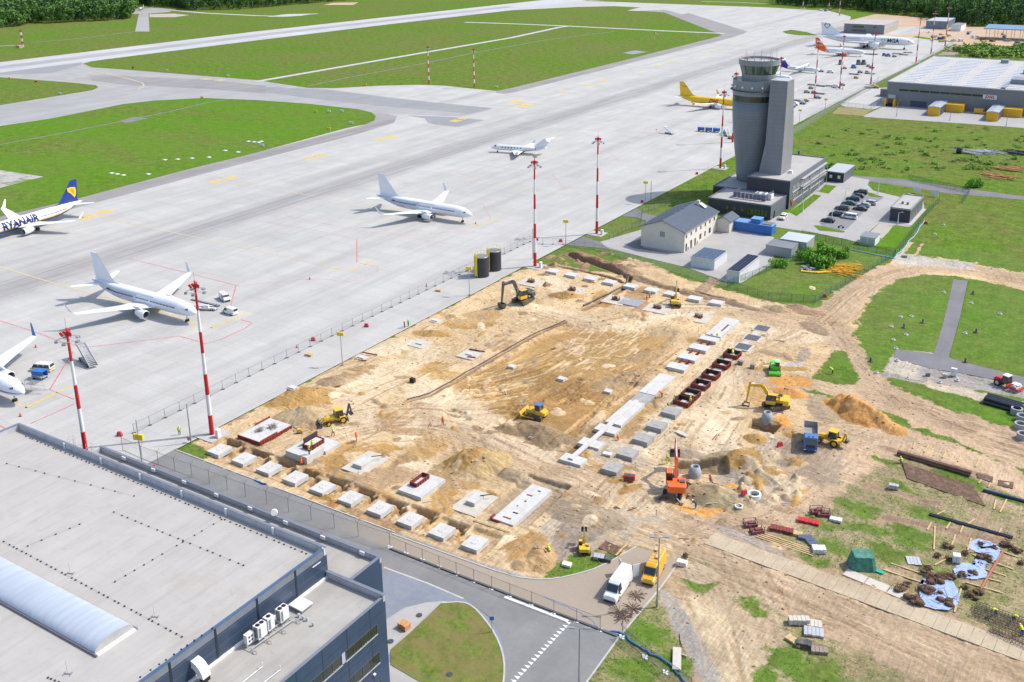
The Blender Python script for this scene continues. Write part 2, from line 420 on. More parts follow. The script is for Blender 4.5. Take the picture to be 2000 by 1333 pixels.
def tracks(pts,n,spread,px=True,light=(.52,.415,.285),dark=(.30,.215,.13),w=.45,seed=0,dz=.07,amt=.75):
 """pairs of wheel ruts along a path"""
 r=np.random.default_rng(seed);P=G(pts)if px else pts
 P=smooth_poly(P,2,False)if len(P)>2 else P
 for q in range(n):
  off=r.normal(0,spread);wob=r.normal(0,spread*.25,4)
  A=[np.array(p)for p in P];out=[]
  for i,p in enumerate(A):
   a=A[max(0,i-1)];b=A[min(len(A)-1,i+1)];d=b-a;d=d/(np.hypot(*d)or 1);nn=np.array([-d[1],d[0]])
   t=i/(len(A)-1);out.append(p+nn*(off+wob[0]*math.sin(t*4+wob[1])+wob[2]*t))
  for s in(-.95,.95):
   o2=[]
   for i,p in enumerate(out):
    a=out[max(0,i-1)];b=out[min(len(out)-1,i+1)];d=b-a;d=d/(np.hypot(*d)or 1);o2.append(p+np.array([-d[1],d[0]])*s)
   L=r.random()<.55
   tstroke(o2,w*r.uniform(.7,1.3),None,light if L else dark,-dz*r.uniform(.4,1.2),.35,.3,px=False,amt=amt*r.uniform(.4,1),smooth=0,brk=.5)
SAND=(.54,.405,.245);PALE=(.63,.525,.375);OCH=(.40,.25,.095);BRN=(.33,.24,.16);DKB=(.17,.115,.075);ORG=(.60,.31,.10);GRV=(.30,.29,.275);GREYSAND=(.42,.36,.28);TRK=(.46,.345,.235);CONC=(.47,.45,.42)
# general cover: thin grass in the yard to the lower right
tpoly([(1320,1100),(1420,1030),(1500,985),(1560,930),(1640,880),(1720,850),(1900,890),(2100,960),(2300,1300),(2300,1700),(1100,1500),(1180,1300),(1250,1180)],bare=.60,col=(.36,.275,.19),feather=3,rag=2)
tpoly([(1000,1500),(1150,1330),(1215,1243),(1290,1150),(1330,1100),(1390,1110),(1330,1250),(1370,1400),(1300,1600)],bare=.55,col=(.36,.275,.18),feather=2,rag=2)
# the sand field itself
site=[(330,888),(345,881.5),(500,796),(750,664.5),(1000,534.5),(1015,528),(1075,516),(1150,524),(1190,520),(1230,505),(1262,512),(1340,545),(1420,566),(1500,588),(1556,605),(1600,602),(1640,566),(1700,530),(1745,508),(1765,496),(1860,505),(1905,515),(2060,545),(2060,580),(1910,548),(1860,538),(1800,538),(1745,548),(1712,566),(1690,600),(1668,650),(1690,690),(1722,740),(1712,762),(1690,765),(1640,752),(1585,738),(1570,760),(1640,780),(1700,800),(1650,830),(1740,860),(1560,930),(1500,985),(1400,1010),(1390,1060),(1330,1100),(1243,1068),(1200,1095),(1120,1128),(1060,1134),(1000,1127),(765,1043),(560,963)]
tpoly(site,bare=1,col=SAND,feather=2.2,rag=1.9)
for q in range(150):
 a,b=rng.uniform(420,1600),rng.uniform(540,1060);mound(a,b,rng.uniform(2,8),rng.uniform(1.2,4),rng.uniform(-.12,.18),[OCH,PALE,(.44,.29,.13),(.55,.42,.26),(.36,.24,.13)][rng.integers(5)],rng.uniform(0,3),.2,.5,bare=1)if BARE[min(ny-1,max(0,int((g(a,b)[1]-TY0)/TS))),min(nx-1,max(0,int((g(a,b)[0]-TX0)/TS)))]>.9 else None
tpoly([(1075,506),(1110,497),(1160,500),(1210,520),(1200,533),(1150,530),(1100,517)],bare=.2,col=BRN,feather=1.5)
# haul roads and worn tracks
hr=dict(bare=1,col=TRK,feather=2.6,rag=1.8)
tstroke([(2080,560),(1900,528),(1800,515),(1700,545),(1640,600),(1600,640),(1560,640),(1480,610),(1380,590)],9,**hr)
tstroke([(1620,630),(1650,680),(1690,730),(1730,770),(1850,815),(2080,880)],7,**hr)
tstroke([(1430,730),(1520,745),(1600,755),(1680,770),(1760,800),(1880,845),(2080,930)],8,**hr)
tstroke([(1700,840),(1650,880),(1560,950),(1500,990),(1400,1030),(1330,1050),(1200,990),(1080,920),(960,860),(860,800)],11,**hr)
tstroke([(1760,850),(1660,900),(1600,940),(1540,1000),(1470,1020)],8,**hr)
tstroke([(1700,840),(1850,880),(1960,930),(2100,1000)],8,**hr)
tstroke([(1330,1050),(1370,1120),(1420,1200),(1450,1290),(1470,1400)],12,bare=1,col=(.40,.31,.21),feather=2.5,rag=2)
tstroke([(1380,1060),(1560,1150),(1760,1240),(2080,1380)],13,bare=.92,col=(.37,.28,.19),feather=2.5,rag=2)
tstroke([(1760,497),(1790,460),(1830,420),(1880,400),(1960,397),(2060,405)],1.2,bare=1,col=TRK,feather=.8,rag=.8)
tstroke([(1785,505),(1805,470),(1845,428),(1890,403),(1960,402)],1.0,bare=1,col=TRK,feather=.8,rag=.8)
tpoly([(1740,508),(1762,495),(1905,515),(1898,528),(1830,520),(1770,520)],bare=1,col=(.43,.405,.37),feather=1)
# hard standing with gravel
tpoly([(1718,734),(1750,681),(1823,691),(1850,712),(2050,752),(2050,790),(1930,765),(1830,757)],bare=.95,col=GRV,feather=1.2,rag=.8)
tpoly([(1725,725),(1745,695),(1800,705),(1790,742)],bare=1,col=(.44,.40,.34),feather=1.5)
tstroke([(1828,755),(1880,765),(1930,780)],4,bare=1,col=(.44,.39,.30),feather=1.5,rag=1)
# gravel path, pale sand and kerb strip by the fence
tpoly([(1286,1152),(1310,1150),(1345,1200),(1380,1260),(1420,1333),(1440,1400),(1390,1400),(1370,1330),(1330,1240),(1300,1190)],bare=1,col=GRV,feather=1)
tpoly([(1330,1165),(1375,1160),(1420,1200),(1480,1300),(1500,1400),(1440,1400),(1400,1300),(1360,1220)],bare=1,col=(.49,.40,.27),feather=2,rag=1.5)
tstroke([(765,1046),(880,1090),(1000,1130),(1060,1139)],2.2,bare=1,col=GRV,feather=.8)
# green remnants inside the earthworks
for pts,b in(([(343,884),(372,868),(430,880),(410,892),(380,900)],.3),([(1066,1098),(1075,1068),(1110,1052),(1190,1050),(1222,1075),(1200,1100),(1120,1128),(1066,1128)],.34),([(1322,1130),(1345,1092),(1385,1098),(1395,1140),(1372,1162),(1340,1150)],.36),([(1588,738),(1620,700),(1650,680),(1680,740),(1670,752),(1630,752)],.15),([(1570,762),(1590,762),(1700,795),(1770,820),(1760,830),(1690,805),(1620,785)],.1),([(1690,700),(1720,690),(1735,705),(1715,730),(1705,725)],.25)):
 tpoly(pts,bare=b,col=BRN,feather=1.5,rag=1.5)
 # bare streaks and lush patches in the storage yard
r_=np.random.default_rng(5)
for q in range(26):
 a=r_.uniform(1560,1980);b=r_.uniform(930,1160);tstroke([(a,b),(a+r_.uniform(40,140),b+r_.uniform(15,55))],r_.uniform(.6,2.6),bare=r_.uniform(.45,.8),col=(.35,.265,.18),feather=1.5,rag=1.2)
for q in range(16):
 a=r_.uniform(1560,1980);b=r_.uniform(880,1120);tstroke([(a,b),(a+r_.uniform(20,60),b+r_.uniform(8,25))],r_.uniform(1,3),bare=.25,feather=2.5,rag=1.5)
for a,b,w in((1450,1170,2),(1470,1185,2),(1580,1090,2.5),(1770,1045,5),(1720,1075,4),(1540,1290,6),(1600,1310,5),(1490,1320,4),(1260,1230,3),(1310,1290,3),(1240,1310,4)):
 tstroke([(a,b),(a+12,b+10)],w,bare=.25,feather=3,rag=2)
for a,b in(((1718,872),(1920,930)),((1700,950),(1830,985)),((1730,1010),(1960,1060))):
 tstroke([a,b],1.6,bare=.9,col=(.27,.19,.13),feather=1,rag=.6)
 # inner dig, darker damp sand combed by the bulldozer
dig=[(865,790),(885,745),(1000,690),(1105,632),(1190,640),(1290,640),(1325,640),(1290,690),(1210,760),(1150,820),(1100,872),(1060,880),(965,840),(880,812)]
tpoly(dig,bare=1,col=(.42,.27,.115),dz=-.6,feather=2.5,rag=1.2)
rr=np.random.default_rng(9)
for q in range(150):
 t=rr.random();ax,ay=880+t*330,800-t*90+rr.uniform(-55,75);L=rr.uniform(30,120);cu_=rr.uniform(-14,14)
 tstroke([(ax,ay),(ax+L*.5,ay-L*.24+cu_),(ax+L,ay-L*.52)],rr.uniform(.4,1.1),None,[(.56,.42,.24),(.26,.155,.06),(.34,.21,.08)][int(rr.integers(3))],rr.choice([-.22,.2,-.12]),.3,.3,amt=rr.uniform(.5,.95),brk=.25)
for q in range(70):
 a0=rr.uniform(0,1);cx_,cy_=1170+rr.uniform(-60,50),690+rr.uniform(-30,25)
 tstroke([(cx_-40,cy_+14),(cx_,cy_-6),(cx_+45,cy_-12+rr.uniform(-10,10))],.35,None,PALE if rr.random()<.7 else OCH,-.06,.3,.3,amt=.6,brk=.3)
tpoly([(862,790),(885,748),(960,712),(1040,715),(1110,730),(1190,770),(1160,815),(1100,868),(1060,860),(960,820),(880,810)],None,(.30,.18,.07),None,None,3,1.5,amt=.75)
for q in range(64):
 t=q/63;ax,ay=1062+t*150,872-t*98;L=rr.uniform(45,130)
 tstroke([(ax,ay),(ax+L,ay-L*.8)],rr.uniform(.3,.7),None,[(.60,.45,.26),(.25,.145,.055),(.33,.2,.08)][q%3],[.12,-.22,-.1][q%3],.25,.15,amt=rr.uniform(.55,.95),smooth=0)
for q in range(40):
 t=q/39;ax,ay=866+t*60,800-t*70+rr.uniform(-3,3);L=rr.uniform(80,170)
 tstroke([(ax,ay),(ax+L*.4,ay+6-t*22),(ax+L,ay-L*(.02+.33*t))],rr.uniform(.35,.8),None,[(.24,.14,.055),(.42,.28,.13),(.56,.42,.24)][q%3],[-.25,.1,.12][q%3],.25,.15,amt=rr.uniform(.6,.95))
for q in range(46):
 a,b=rr.uniform(1095,1230),rr.uniform(640,700);L=rr.uniform(20,60);s_=rr.choice([-1,1])
 tstroke([(a,b),(a+L*.5,b-L*.1+s_*10),(a+L,b-L*.45)],.32,None,(.66,.53,.36)if q%3 else(.36,.23,.1),-.08,.25,.15,amt=.8)
for off in(0,8,16,24,33):
 tstroke([(872,790+off*.6),(930,800+off*.5),(1000,796+off),(1075,770+off*1.1),(1130,735+off)],1.1,None,(.24,.145,.06),-.35,.5,.4,amt=.85,brk=.15)
 # pale haul surface and swirls in the open sand
for pts,w in(([(700,760),(760,735),(860,770),(960,830),(1080,880)],9),([(830,690),(740,735),(690,790),(700,850)],8),([(1030,600),(1120,622),(1230,640),(1340,600),(1460,600)],7),([(1340,760),(1300,850),(1270,930),(1240,1000)],8),([(1420,680),(1390,760),(1400,850),(1380,900)],9),([(1450,640),(1520,660),(1590,655)],8)):
 tstroke(pts,w,None,PALE,-.08,3,2,amt=.75)
tracks([(620,820),(760,745),(900,700),(1040,620)],14,5,seed=1)
tracks([(1040,610),(1150,640),(1300,600),(1500,610),(1610,630)],14,2.6,seed=2)
tracks([(560,880),(720,830),(860,820),(1000,880),(1180,980),(1330,1050)],22,4,seed=3)
tracks([(1450,640),(1400,760),(1340,850),(1250,960),(1200,1010)],16,4.5,seed=4)
tracks([(1330,1050),(1480,1000),(1600,920),(1720,845),(1900,850),(2050,900)],18,2.4,seed=5,light=(.42,.33,.235),dark=(.25,.18,.12))
tracks([(1620,630),(1690,730),(1760,790),(1900,850),(2050,900)],12,2,seed=6,light=(.44,.34,.24),dark=(.27,.19,.12))
tracks([(2050,560),(1800,518),(1680,560),(1600,640),(1440,700)],14,2,seed=7,light=(.46,.36,.25))
tracks([(1370,1060),(1560,1150),(1760,1245),(2050,1375)],16,3.2,seed=8,light=(.42,.33,.235),dark=(.23,.165,.11),dz=.1)
tracks([(1340,1060),(1390,1140),(1440,1240),(1470,1380)],14,3,seed=9,light=(.46,.37,.26))
tracks([(1600,890),(1560,860),(1640,830),(1740,850)],8,3,seed=10,light=(.42,.34,.25))
tracks([(870,850),(900,980),(1000,1050),(1100,1100)],8,4,seed=12)
tracks([(450,880),(600,930),(800,1010),(1000,1080)],10,2.2,seed=13)
tracks([(600,760),(760,690),(900,600)],10,3.5,seed=14)
# darker, greyer and orange soils
for a,b,rx,ry,c in((1150,1030,9,5,GREYSAND),(1130,1000,6,3,(.30,.25,.19)),(1440,900,5,4,GREYSAND),(1470,950,6,4,GREYSAND),(1510,880,5,3,GREYSAND),(1610,800,7,3,(.36,.28,.2)),(1590,900,8,5,(.34,.27,.2)),(1440,960,5,2.2,ORG),(1400,992,5,1.5,ORG),(1340,995,2.5,1,ORG),(1545,745,4,2.5,ORG),(1530,830,4,1.6,ORG),(620,1000,4,1.6,(.38,.2,.08)),(1030,1075,5,3,(.37,.23,.1)),(480,870,5,3,(.42,.29,.17)),(740,930,6,3,(.42,.3,.18)),(1572,690,4,1.4,(.36,.29,.22)),(1190,880,7,4,GREYSAND),(1590,640,4,2.5,(.28,.21,.15)),(1090,560,8,3,PALE),(930,620,6,4,(.42,.29,.15)),(1130,1040,8,3,(.27,.23,.19)),(1380,560,9,2,BRN),(1460,1060,6,2,(.34,.30,.27)),(1580,610,5,2,(.30,.2,.13)),(1552,712,2.6,.9,(.44,.43,.43))):
 mound(a,b,rx,ry,.12,c,rng.uniform(0,3),.3,.45)
HE=[(585,775,7,4.5,1.7,OCH,.6),(600,815,6.5,4,2.4,(.42,.33,.2),.5),(655,745,4,2.5,1.1,BRN,.8),(845,652,4.5,2,.9,OCH,.3),(1130,500,5,2.6,1.5,(.25,.155,.10),.3),(1165,512,7,2.4,1.7,(.29,.185,.12),-.2),(1215,528,6,2.4,1.8,(.30,.2,.13),-.2),(1255,548,8,2,1.2,BRN,-.3),(1330,570,13,1.7,1.1,(.33,.235,.15),-.18),(1430,593,10,1.5,.9,BRN,-.12),(1105,578,4.2,2.2,1.3,OCH,.4),(1245,618,3.6,2.2,1.2,SAND,.2),(1060,590,5,2,.7,SAND,.2),(1060,845,7.5,3.6,2.1,(.30,.22,.135),-.25),(1000,835,4,2,.8,(.3,.21,.12),0),(935,905,6.0,4.6,2.6,(.42,.31,.16),.9),(905,900,3,4,.8,OCH,.3),(1020,935,5,2.2,1.1,(.30,.235,.155),0),(1270,690,6,2.5,1.1,(.40,.28,.15),1.1),(1235,735,9,3.4,1.5,(.39,.28,.16),1.1),(1310,645,6,3,1.3,SAND,.8),(1340,625,4,2,.8,SAND,.5),(1440,900,6.2,3.6,1.5,(.34,.27,.17),.8),(1395,970,6.4,3.8,2.3,(.38,.31,.19),.1),(1340,885,3,1.6,.8,(.36,.29,.22),.4),(1660,800,4.6,3.6,2.5,ORG,.2),(1685,815,5,4.0,2.8,(.52,.27,.09),.1),(1640,790,3.5,2.5,1.5,ORG,0),(1725,828,5,2.0,1.1,(.49,.27,.10),-.4),(1545,768,3.2,2,1.1,ORG,0),(1475,858,2.4,2.0,.9,OCH,0),(1055,1090,2.5,4,1.3,(.37,.25,.13),.4),(1020,1105,2,2,.8,(.40,.28,.15),0),(1150,1010,6,3,.9,(.32,.26,.19),.2),(1520,605,4,1.8,1.2,(.42,.31,.2),0),(1560,600,3.5,1.5,.8,(.36,.25,.16),0),(1505,690,3,1.4,.3,BRN,0),(1358,1118,3.0,2.4,.5,(.44,.36,.26),0),(460,815,3,1.5,.7,BRN,.5),(1480,935,5,2.2,.8,(.33,.29,.25),.2),(640,970,1.5,1,.5,OCH,0)]
for a,b,rx,ry,h,c,rz in HE:mound(a,b,rx,ry,h,c,rz,.0,.32)
# spoil thrown along the front row and small ridges
for i in range(46):
 t=i/45;a=420+t*500;b=872+t*190
 mound(a+rng.uniform(-8,8),b-8+rng.uniform(-12,14),rng.uniform(.8,1.9),rng.uniform(.6,1.2),rng.uniform(.15,.55),[OCH,SAND,(.36,.235,.12),PALE][rng.integers(4)],rng.uniform(0,3),0,.4)
for i in range(300):
 a=rng.uniform(420,1600);b=rng.uniform(560,1080)
 if not(a>430 and b>1330-.0-1.0*a*.9 and b<800+.37*(a-200)and b>980-.52*a):continue
 mound(a,b,rng.uniform(.5,2.2),rng.uniform(.4,1.2),rng.uniform(.08,.4),[OCH,SAND,(.34,.24,.14),PALE,BRN][rng.integers(5)],rng.uniform(0,3),0,.4)
 # trenches and pits
def trench(pts,w,d,col=(.27,.18,.10),px=True):tstroke(pts,w+1.2,1,col,0,.8,.3,px=px,smooth=0,amt=.6);tstroke(pts,w,None,(.22,.15,.09),-d,.5,.15,px=px,smooth=0)
trench([(1112,500),(1140,510),(1180,523),(1218,538),(1228,545)],1.4,1.1)
trench([(1229,545),(1222,562),(1190,580),(1140,605)],1.2,.5)
trench([(1105,628),(1040,658),(930,720),(840,772),(796,785)],.7,.25,(.42,.29,.15))
trench([(1300,560),(1360,572),(1430,588)],1.3,.7)
trench([(1070,517),(1130,528),(1190,542),(1215,552)],1.0,.8)
trench([(1100,893),(1118,878),(1180,830),(1240,775)],1.3,.4)
tstroke([(640,895),(680,868)],2.6,1,OCH,-.25,.8,.5)
tstroke([(600,925),(640,890),(730,850),(800,800)],.8,1,(.36,.24,.12),-.12,.5,.3,amt=.7,brk=.4)
for i in range(60):mound(rng.uniform(1430,1560),rng.uniform(890,985),rng.uniform(.6,2.6),rng.uniform(.5,1.6),rng.uniform(.15,.8),[(.42,.35,.25),(.34,.27,.19),(.48,.39,.26),OCH][rng.integers(4)],rng.uniform(0,3),0,.45)
for i in range(50):mound(rng.uniform(1060,1240),rng.uniform(495,560),rng.uniform(.8,2.6),rng.uniform(.5,1.3),rng.uniform(.2,.9),[(.27,.17,.11),(.33,.22,.14),BRN][rng.integers(3)],rng.uniform(0,3),0,.45)if rng.random()<.5 else None
def pit(px,py,sx,sy,d,col=(.36,.25,.14),rz=0):
 cx,cy=g(px,py);c,s=math.cos(rz),math.sin(rz)
 P=[(cx+c*u*sx/2-s*v*sy/2,cy+s*u*sx/2+c*v*sy/2)for u,v in((-1,-1),(1,-1),(1,1),(-1,1))]
 tpoly(P,1,col,-d,None,.4,.25,px=False)
pit(1370,912,9,4.6,1.7,(.33,.25,.15),.5);pit(1490,832,5.5,4.2,1.5,(.3,.21,.12));pit(1500,830,3,4,.4)
pit(1030,975,14,8.5,.7,(.36,.29,.2),math.radians(90));pit(940,915,1,1,.1)
FOOT=[(428,877),(478,897),(530,916),(577,936),(630,951),(686,972),(741,994),(802,1013),(862,1036),(926,1059)]
for a,b in FOOT:pit(a+10,b-4,5.6,5.2,.55,(.45,.33,.19))
for a,b in FOOT[:-1]:pit(a+36,b+2,1.6,2.4,.9,(.26,.16,.08));pit(a+26,b-14,3.4,.9,.8,(.27,.17,.09))
# level the ground below everything paved
FLAT=[]
def level(pts,px=True,z=-.12,feather=.5):
 tpoly(pts,None,None,None,z,feather,0.0,px)
 # ground plane (reaches the horizon) and terrain
BIG=9000
# airfield pavement: one wide sheet, grass islands laid on it
def onx(px0,py0,x):
 return x
xe=-142.5
pav=[(xe,30),(xe,545),g(1868,84),g(1782,74),g(1700,66),g(1640,60),g(1600,61),g(1660,41),g(1662,33),g(1620,22),g(1500,15),g(1345,9.5),g(1250,6),g(1135,2)]
rn=[g(1000,7),g(500,62),g(0,122)]
v=np.array(rn[2])-np.array(rn[0]);far=tuple(np.array(rn[2])+v*.8)
pav+=[rn[0],rn[1],rn[2],far,(far[0],-300),(-400,-300),(xe,-300)]
sheet('apron',pav,.03,M_APRON,px=False)
# runway: lighter strip over the pavement
ra=[g(0,142),g(500,78),g(1000,19)];rb=[g(1000,7.2),g(500,62.2),g(0,122.2)]
dv=np.array(ra[0])-np.array(ra[2]);ext=dv/np.hypot(*dv)*700;ex2=-dv/np.hypot(*dv)*330
sheet('runway',[tuple(np.array(ra[0])+ext),ra[0],ra[1],ra[2],tuple(np.array(ra[2])+ex2),tuple(np.array(rb[0])+ex2),rb[0],rb[1],rb[2],tuple(np.array(rb[2])+ext)],.04,M_RUNWAY,px=False)
# taxiway surfaces
L0=np.array(g(0,424));L1=np.array(g(1410,69));dl=(L1-L0)/np.hypot(*(L1-L0))
tw=[(0,206),(100,190),(180,177),(192,171),(188,167),(150,163),(50,155),(0,152),(0,142.5),(160,121),(163,126),(180,132),(250,137),(400,149),(500,157),(520,160),(960,215),(900,228),(735,222),(700,214),(500,196),(400,192),(300,197),(240,204),(100,232),(0,247)]
sheet('taxiway',[(px-(300 if px==0 else 0),py+(35 if px==0 and py>150 else(38 if px==0 else 0)))for px,py in tw],.036,M_TAXI)
sheet('taxiway_shoulder',[(150,389),(0,424),(-100,449),(-100,476),(0,448),(155,405),(380,345),(560,298),(700,262),(770,240),(775,228),(750,221),(715,218),(733,226),(731,236),(700,248),(500,299),(360,333)],.034,M_SHOULD)
sheet('apron_shoulder',[(970,178),(1000,173),(1410,69),(1290,23),(1232,22),(1300,20),(1340,30),(1449,67),(1430,74),(1000,182),(985,184),(968,182)],.045,M_ASPH2 if 0 else M_SHOULD)
sheet('apron_patch',[(520,170),(640,176),(770,193),(963,212),(915,223),(880,219),(735,207),(600,192),(520,181)],.045,M_PATCHA)
sheet('apron_patch',[(795,226),(880,229),(948,235),(895,249),(850,244),(835,240),(830,232)],.046,M_PATCHA)
sheet('apron_patch',[(1310,31),(1345,26),(1460,62),(1450,68),(1360,42)],.05,M_SHOULD)
sheet('taxiway_patch',[(0,147),(0,142.6),(120,128),(160,123.5),(158,128),(100,143)],.05,M_PATCHA)
sheet('taxiway_patch',[(170,146),(400,156),(520,168),(520,183),(400,174),(240,166),(180,158)],.05,M_SHOULD)
mb=MB();ribbon(mb,[tuple(np.array(g(0,132.5))+ext*.9),g(0,132.5),g(500,70),g(1000,13)],17,.055);tag(mb.build('runway_centre',M_TAXI),kind='structure')
r4=np.random.default_rng(8);mb=MB()
for q in range(60):
 a=r4.uniform(300,1400);b=470-.27*a+r4.uniform(-40,190)if a<900 else 300-.24*(a-500)+r4.uniform(0,110);L=r4.uniform(40,220);ribbon(mb,G([(a,b),(a+L,b-L*(.24+.18*max(0,(b-250)/400)))]),r4.uniform(.25,.6),.042+q*.0002)
tag(mb.build('tyre_marks',mat('tyre_rubber_marks',(.36,.355,.35),.9,0,.1,.5)),kind='structure')
# grass islands
sheet('grass_island',[(162,125),(178,120.5),(210,116),(500,79.5),(760,48),(1000,20.5),(1130,14),(1200,12.5),(1250,15),(1225,21),(1295,24),(1410,69),(1395,74),(1200,123),(1000,172.5),(970,178),(925,174),(870,168),(812,166),(740,168),(650,173),(600,172),(500,157),(400,149),(250,137),(180,132)],.07,M_GRASS)
sheet('grass_island',[(-250,172),(0,151.5),(50,155),(150,163),(188,167),(192,171.5),(180,177),(100,190),(0,206),(-250,246)],.07,M_GRASS)
sheet('grass_island',[(-300,305),(0,246.5),(100,232),(240,204),(300,197),(400,192),(500,196),(600,203),(700,214),(725,220),(734,227),(731,236),(715,243),(675,251),(500,299),(360,333),(150,389),(0,424),(-300,497)],.07,M_GRASS2)
sheet('grass_island',[(1528,62),(1545,58.5),(1575,63),(1600,70),(1560,69.5),(1535,66)],.07,M_GRASS)
# service tracks on the islands and far concrete
M_PATH=mat('pale_track',(.42,.41,.40),.9,0,.12,.2);M_PATH2=mat('dark_track',(.17,.165,.16),.9,0,.2,.2)
def pxribbon(name,pts,w,z,m,smooth=0):
 mb=MB();P=G(pts)
 if smooth:P=smooth_poly(P,smooth,False)
 ribbon(mb,P,w,z);return tag(mb.build(name,m),kind='structure')
pxribbon('service_path',[(500,160),(760,115),(1000,74),(1092,54),(1110,51.5)],5,.085,M_PATH)
pxribbon('service_path',[(908,44),(1000,47),(1110,51.5),(1300,61),(1415,66)],6,.087,M_PATH)
pxribbon('service_path',[(600,169),(700,148),(800,130),(930,103),(1070,78),(1200,62)],1.6,.083,M_PATH2)
pxribbon('service_path',[(-60,293),(0,283),(100,265),(230,239),(330,219),(400,202),(450,194)],1.3,.083,M_PATH2)
sheet('old_concrete_pad',[(233,237),(262,229),(290,232),(245,241)],.09,M_PATH2)
M_WEED=mat('weedy_concrete',(.36,.345,.33),.95,0,.2,.4,dirt=((.10,.16,.02),.85))
sheet('old_concrete_pad',[(-40,345),(0,333),(85,346),(60,352),(0,368),(-40,372)],.09,M_WEED)
sheet('old_concrete_pad',[(1216,104),(1240,99),(1264,102),(1236,107)],.09,M_PATCHA)
sheet('old_concrete_pad',[(264,62),(272,24),(290,24),(292,62)],.02,M_TAXI)
sheet('old_concrete_pad',[(246,26),(262,18),(300,16),(345,18),(330,24),(290,27),(250,28)],.024,M_TAXI)
sheet('old_concrete_pad',[(292,34),(292,28),(340,27),(370,30),(340,34)],.022,mat('pinkish_soil',(.40,.33,.28),.95,0,.2,.1))
pxribbon('service_path',[(330,20),(400,26),(500,31),(550,32),(620,27)],7,.021,M_PATH)
sheet('service_pad',[(520,33),(560,28),(615,27),(590,31),(560,33)],.025,M_PATH)
pxribbon('service_path',[(60,84),(150,76),(240,65),(265,62)],2.2,.02,M_PATH2)
pxribbon('service_path',[(-40,92),(30,89)],2.2,.02,M_PATH)
pxribbon('service_path',[(1150,2),(1250,-6),(1400,-14)],6,.05,M_PATH);pxribbon('service_path',[(1370,3),(1450,5.5),(1500,8)],4,.05,M_PATH)
# roads and yards right of the apron
ROAD=[(-152,96.2),(-152,105.3),(-91,105.3)]+G([(880,1085),(1000,1127),(1060,1133),(1110,1126),(1175,1107),(1243,1068),(1328,1096),(1290,1148),(1210,1243),(1145,1333),(1080,1430),(985,1430),(985,1333),(988,1290),(978,1240),(955,1205),(910,1172),(835,1140),(765,1113)])+[(-86,96.2)]
level(ROAD,px=False)
sheet('road',[(x if x>-142.4 else-142.4,y)for x,y in ROAD],.035,M_ASPH,px=False)
PLAZA=G([(600,1040),(760,1111),(910,1172),(955,1206),(978,1240),(988,1290),(985,1333),(985,1430),(700,1500),(500,1400)])
level(PLAZA,px=False);sheet('plaza',PLAZA,.03,M_BLOCK2,px=False)
sheet('footpath',[(752,1290),(752,1212),(790,1188),(830,1178),(862,1175),(905,1176),(880,1184),(860,1180),(820,1232),(764,1272)],.042,M_BLOCK)
sheet('footpath',[(752,1290),(830,1333),(900,1400),(760,1460),(740,1330)],.042,M_BLOCK)
ISL=[(763,1270),(800,1238),(861,1180),(875,1176),(903,1176),(925,1186),(945,1208),(968,1240),(982,1275),(986,1305),(982,1333),(975,1370),(930,1390),(870,1362),(820,1333),(763,1300)]
M_GISL=make_grass('dry_lawn',-.8)
sheet('lawn',ISL,.10,M_GISL)
def kerb(pts,px=True,w=.22,z=.12,smooth=0,name='kerb'):
 P=G(pts)if px else pts
 if smooth:P=smooth_poly(P,smooth,False)
 mb=MB();L,R_=strip_pts(P,w)
 rings=[[(l[0],l[1],-.05),(l[0],l[1],z),(r[0],r[1],z),(r[0],r[1],-.05)]for l,r in zip(L,R_)]
 mb.loft(rings,False,True);return tag(mb.build(name,M_KERB),kind='structure')
kerb([(862,1179),(903,1176),(925,1186),(945,1208),(968,1240),(982,1275),(986,1305),(982,1345)],smooth=1)
kerb([(xe+.3,105.5),(-91,105.5)],px=False);kerb([(765,1043),(880,1085),(1000,1127),(1060,1134),(1110,1127),(1175,1108),(1243,1068)],smooth=1)
kerb([(1328,1096),(1290,1149),(1211,1243),(1146,1333),(1080,1430)]);kerb([(xe,106),(xe,214)],px=False,w=.3,z=.06)
kerb([(750,1109),(835,1140),(905,1170)],w=.3,z=.05)
# white edge line and yield triangles
mb=MB();ribbon(mb,G([(985,1166),(1110,1214)]),.45,.045)
A=np.array(g(1109,1217));B=np.array(g(1000,1333));d=B-A;Ld=np.hypot(*d);d/=Ld;nn=np.array([-d[1],d[0]])
k_=0.0
while k_<Ld+6:
 p=A+d*k_;t=[p-d*.28+nn*.35,p+d*.28+nn*.35,p-nn*.42]
 mb.add([(q[0],q[1],.045)for q in t],[(0,1,2)]);k_+=.78
tag(mb.build('road_marking',M_WHT),kind='structure')
mb=MB()
for i in range(9):ribbon(mb,[(-140+i*1.6+28*0,112+i*.0),(-139.2+i*1.6,112)],.5,.046)
# house yard
YARD=[(1168,474),(1215,460),(1256,448),(1330,430),(1400,432),(1436,448),(1512,464),(1512,500),(1503,520),(1448,553),(1420,552),(1345,524),(1180,484)]
level(YARD);sheet('yard',YARD,.03,M_BLOCK)
SP=[(1108,479),(1140,462.5),(1172,473),(1190,487),(1150,483)];level(SP);sheet('service_road',SP,.034,M_ASPH2)
SP=[(1213,423),(1244,407),(1256,417),(1285,423),(1330,415),(1300,432),(1256,448),(1262,432),(1240,425)];level(SP);sheet('service_road',SP,.036,M_ASPH2)
SP=[(1218,478),(1256,466),(1256,484),(1330,498),(1240,486)];sheet('yard_asphalt',SP,.036,M_ASPH2)
LOT=[(1497,430),(1540,416),(1600,366),(1612,356),(1650,352),(1662,345),(1698,352),(1695,362),(1706,373),(1760,386),(1775,378),(1801,384),(1806,410),(1776,444),(1717,436),(1694,456),(1720,468),(1706,482),(1676,474),(1650,467),(1587,455),(1515,444)]
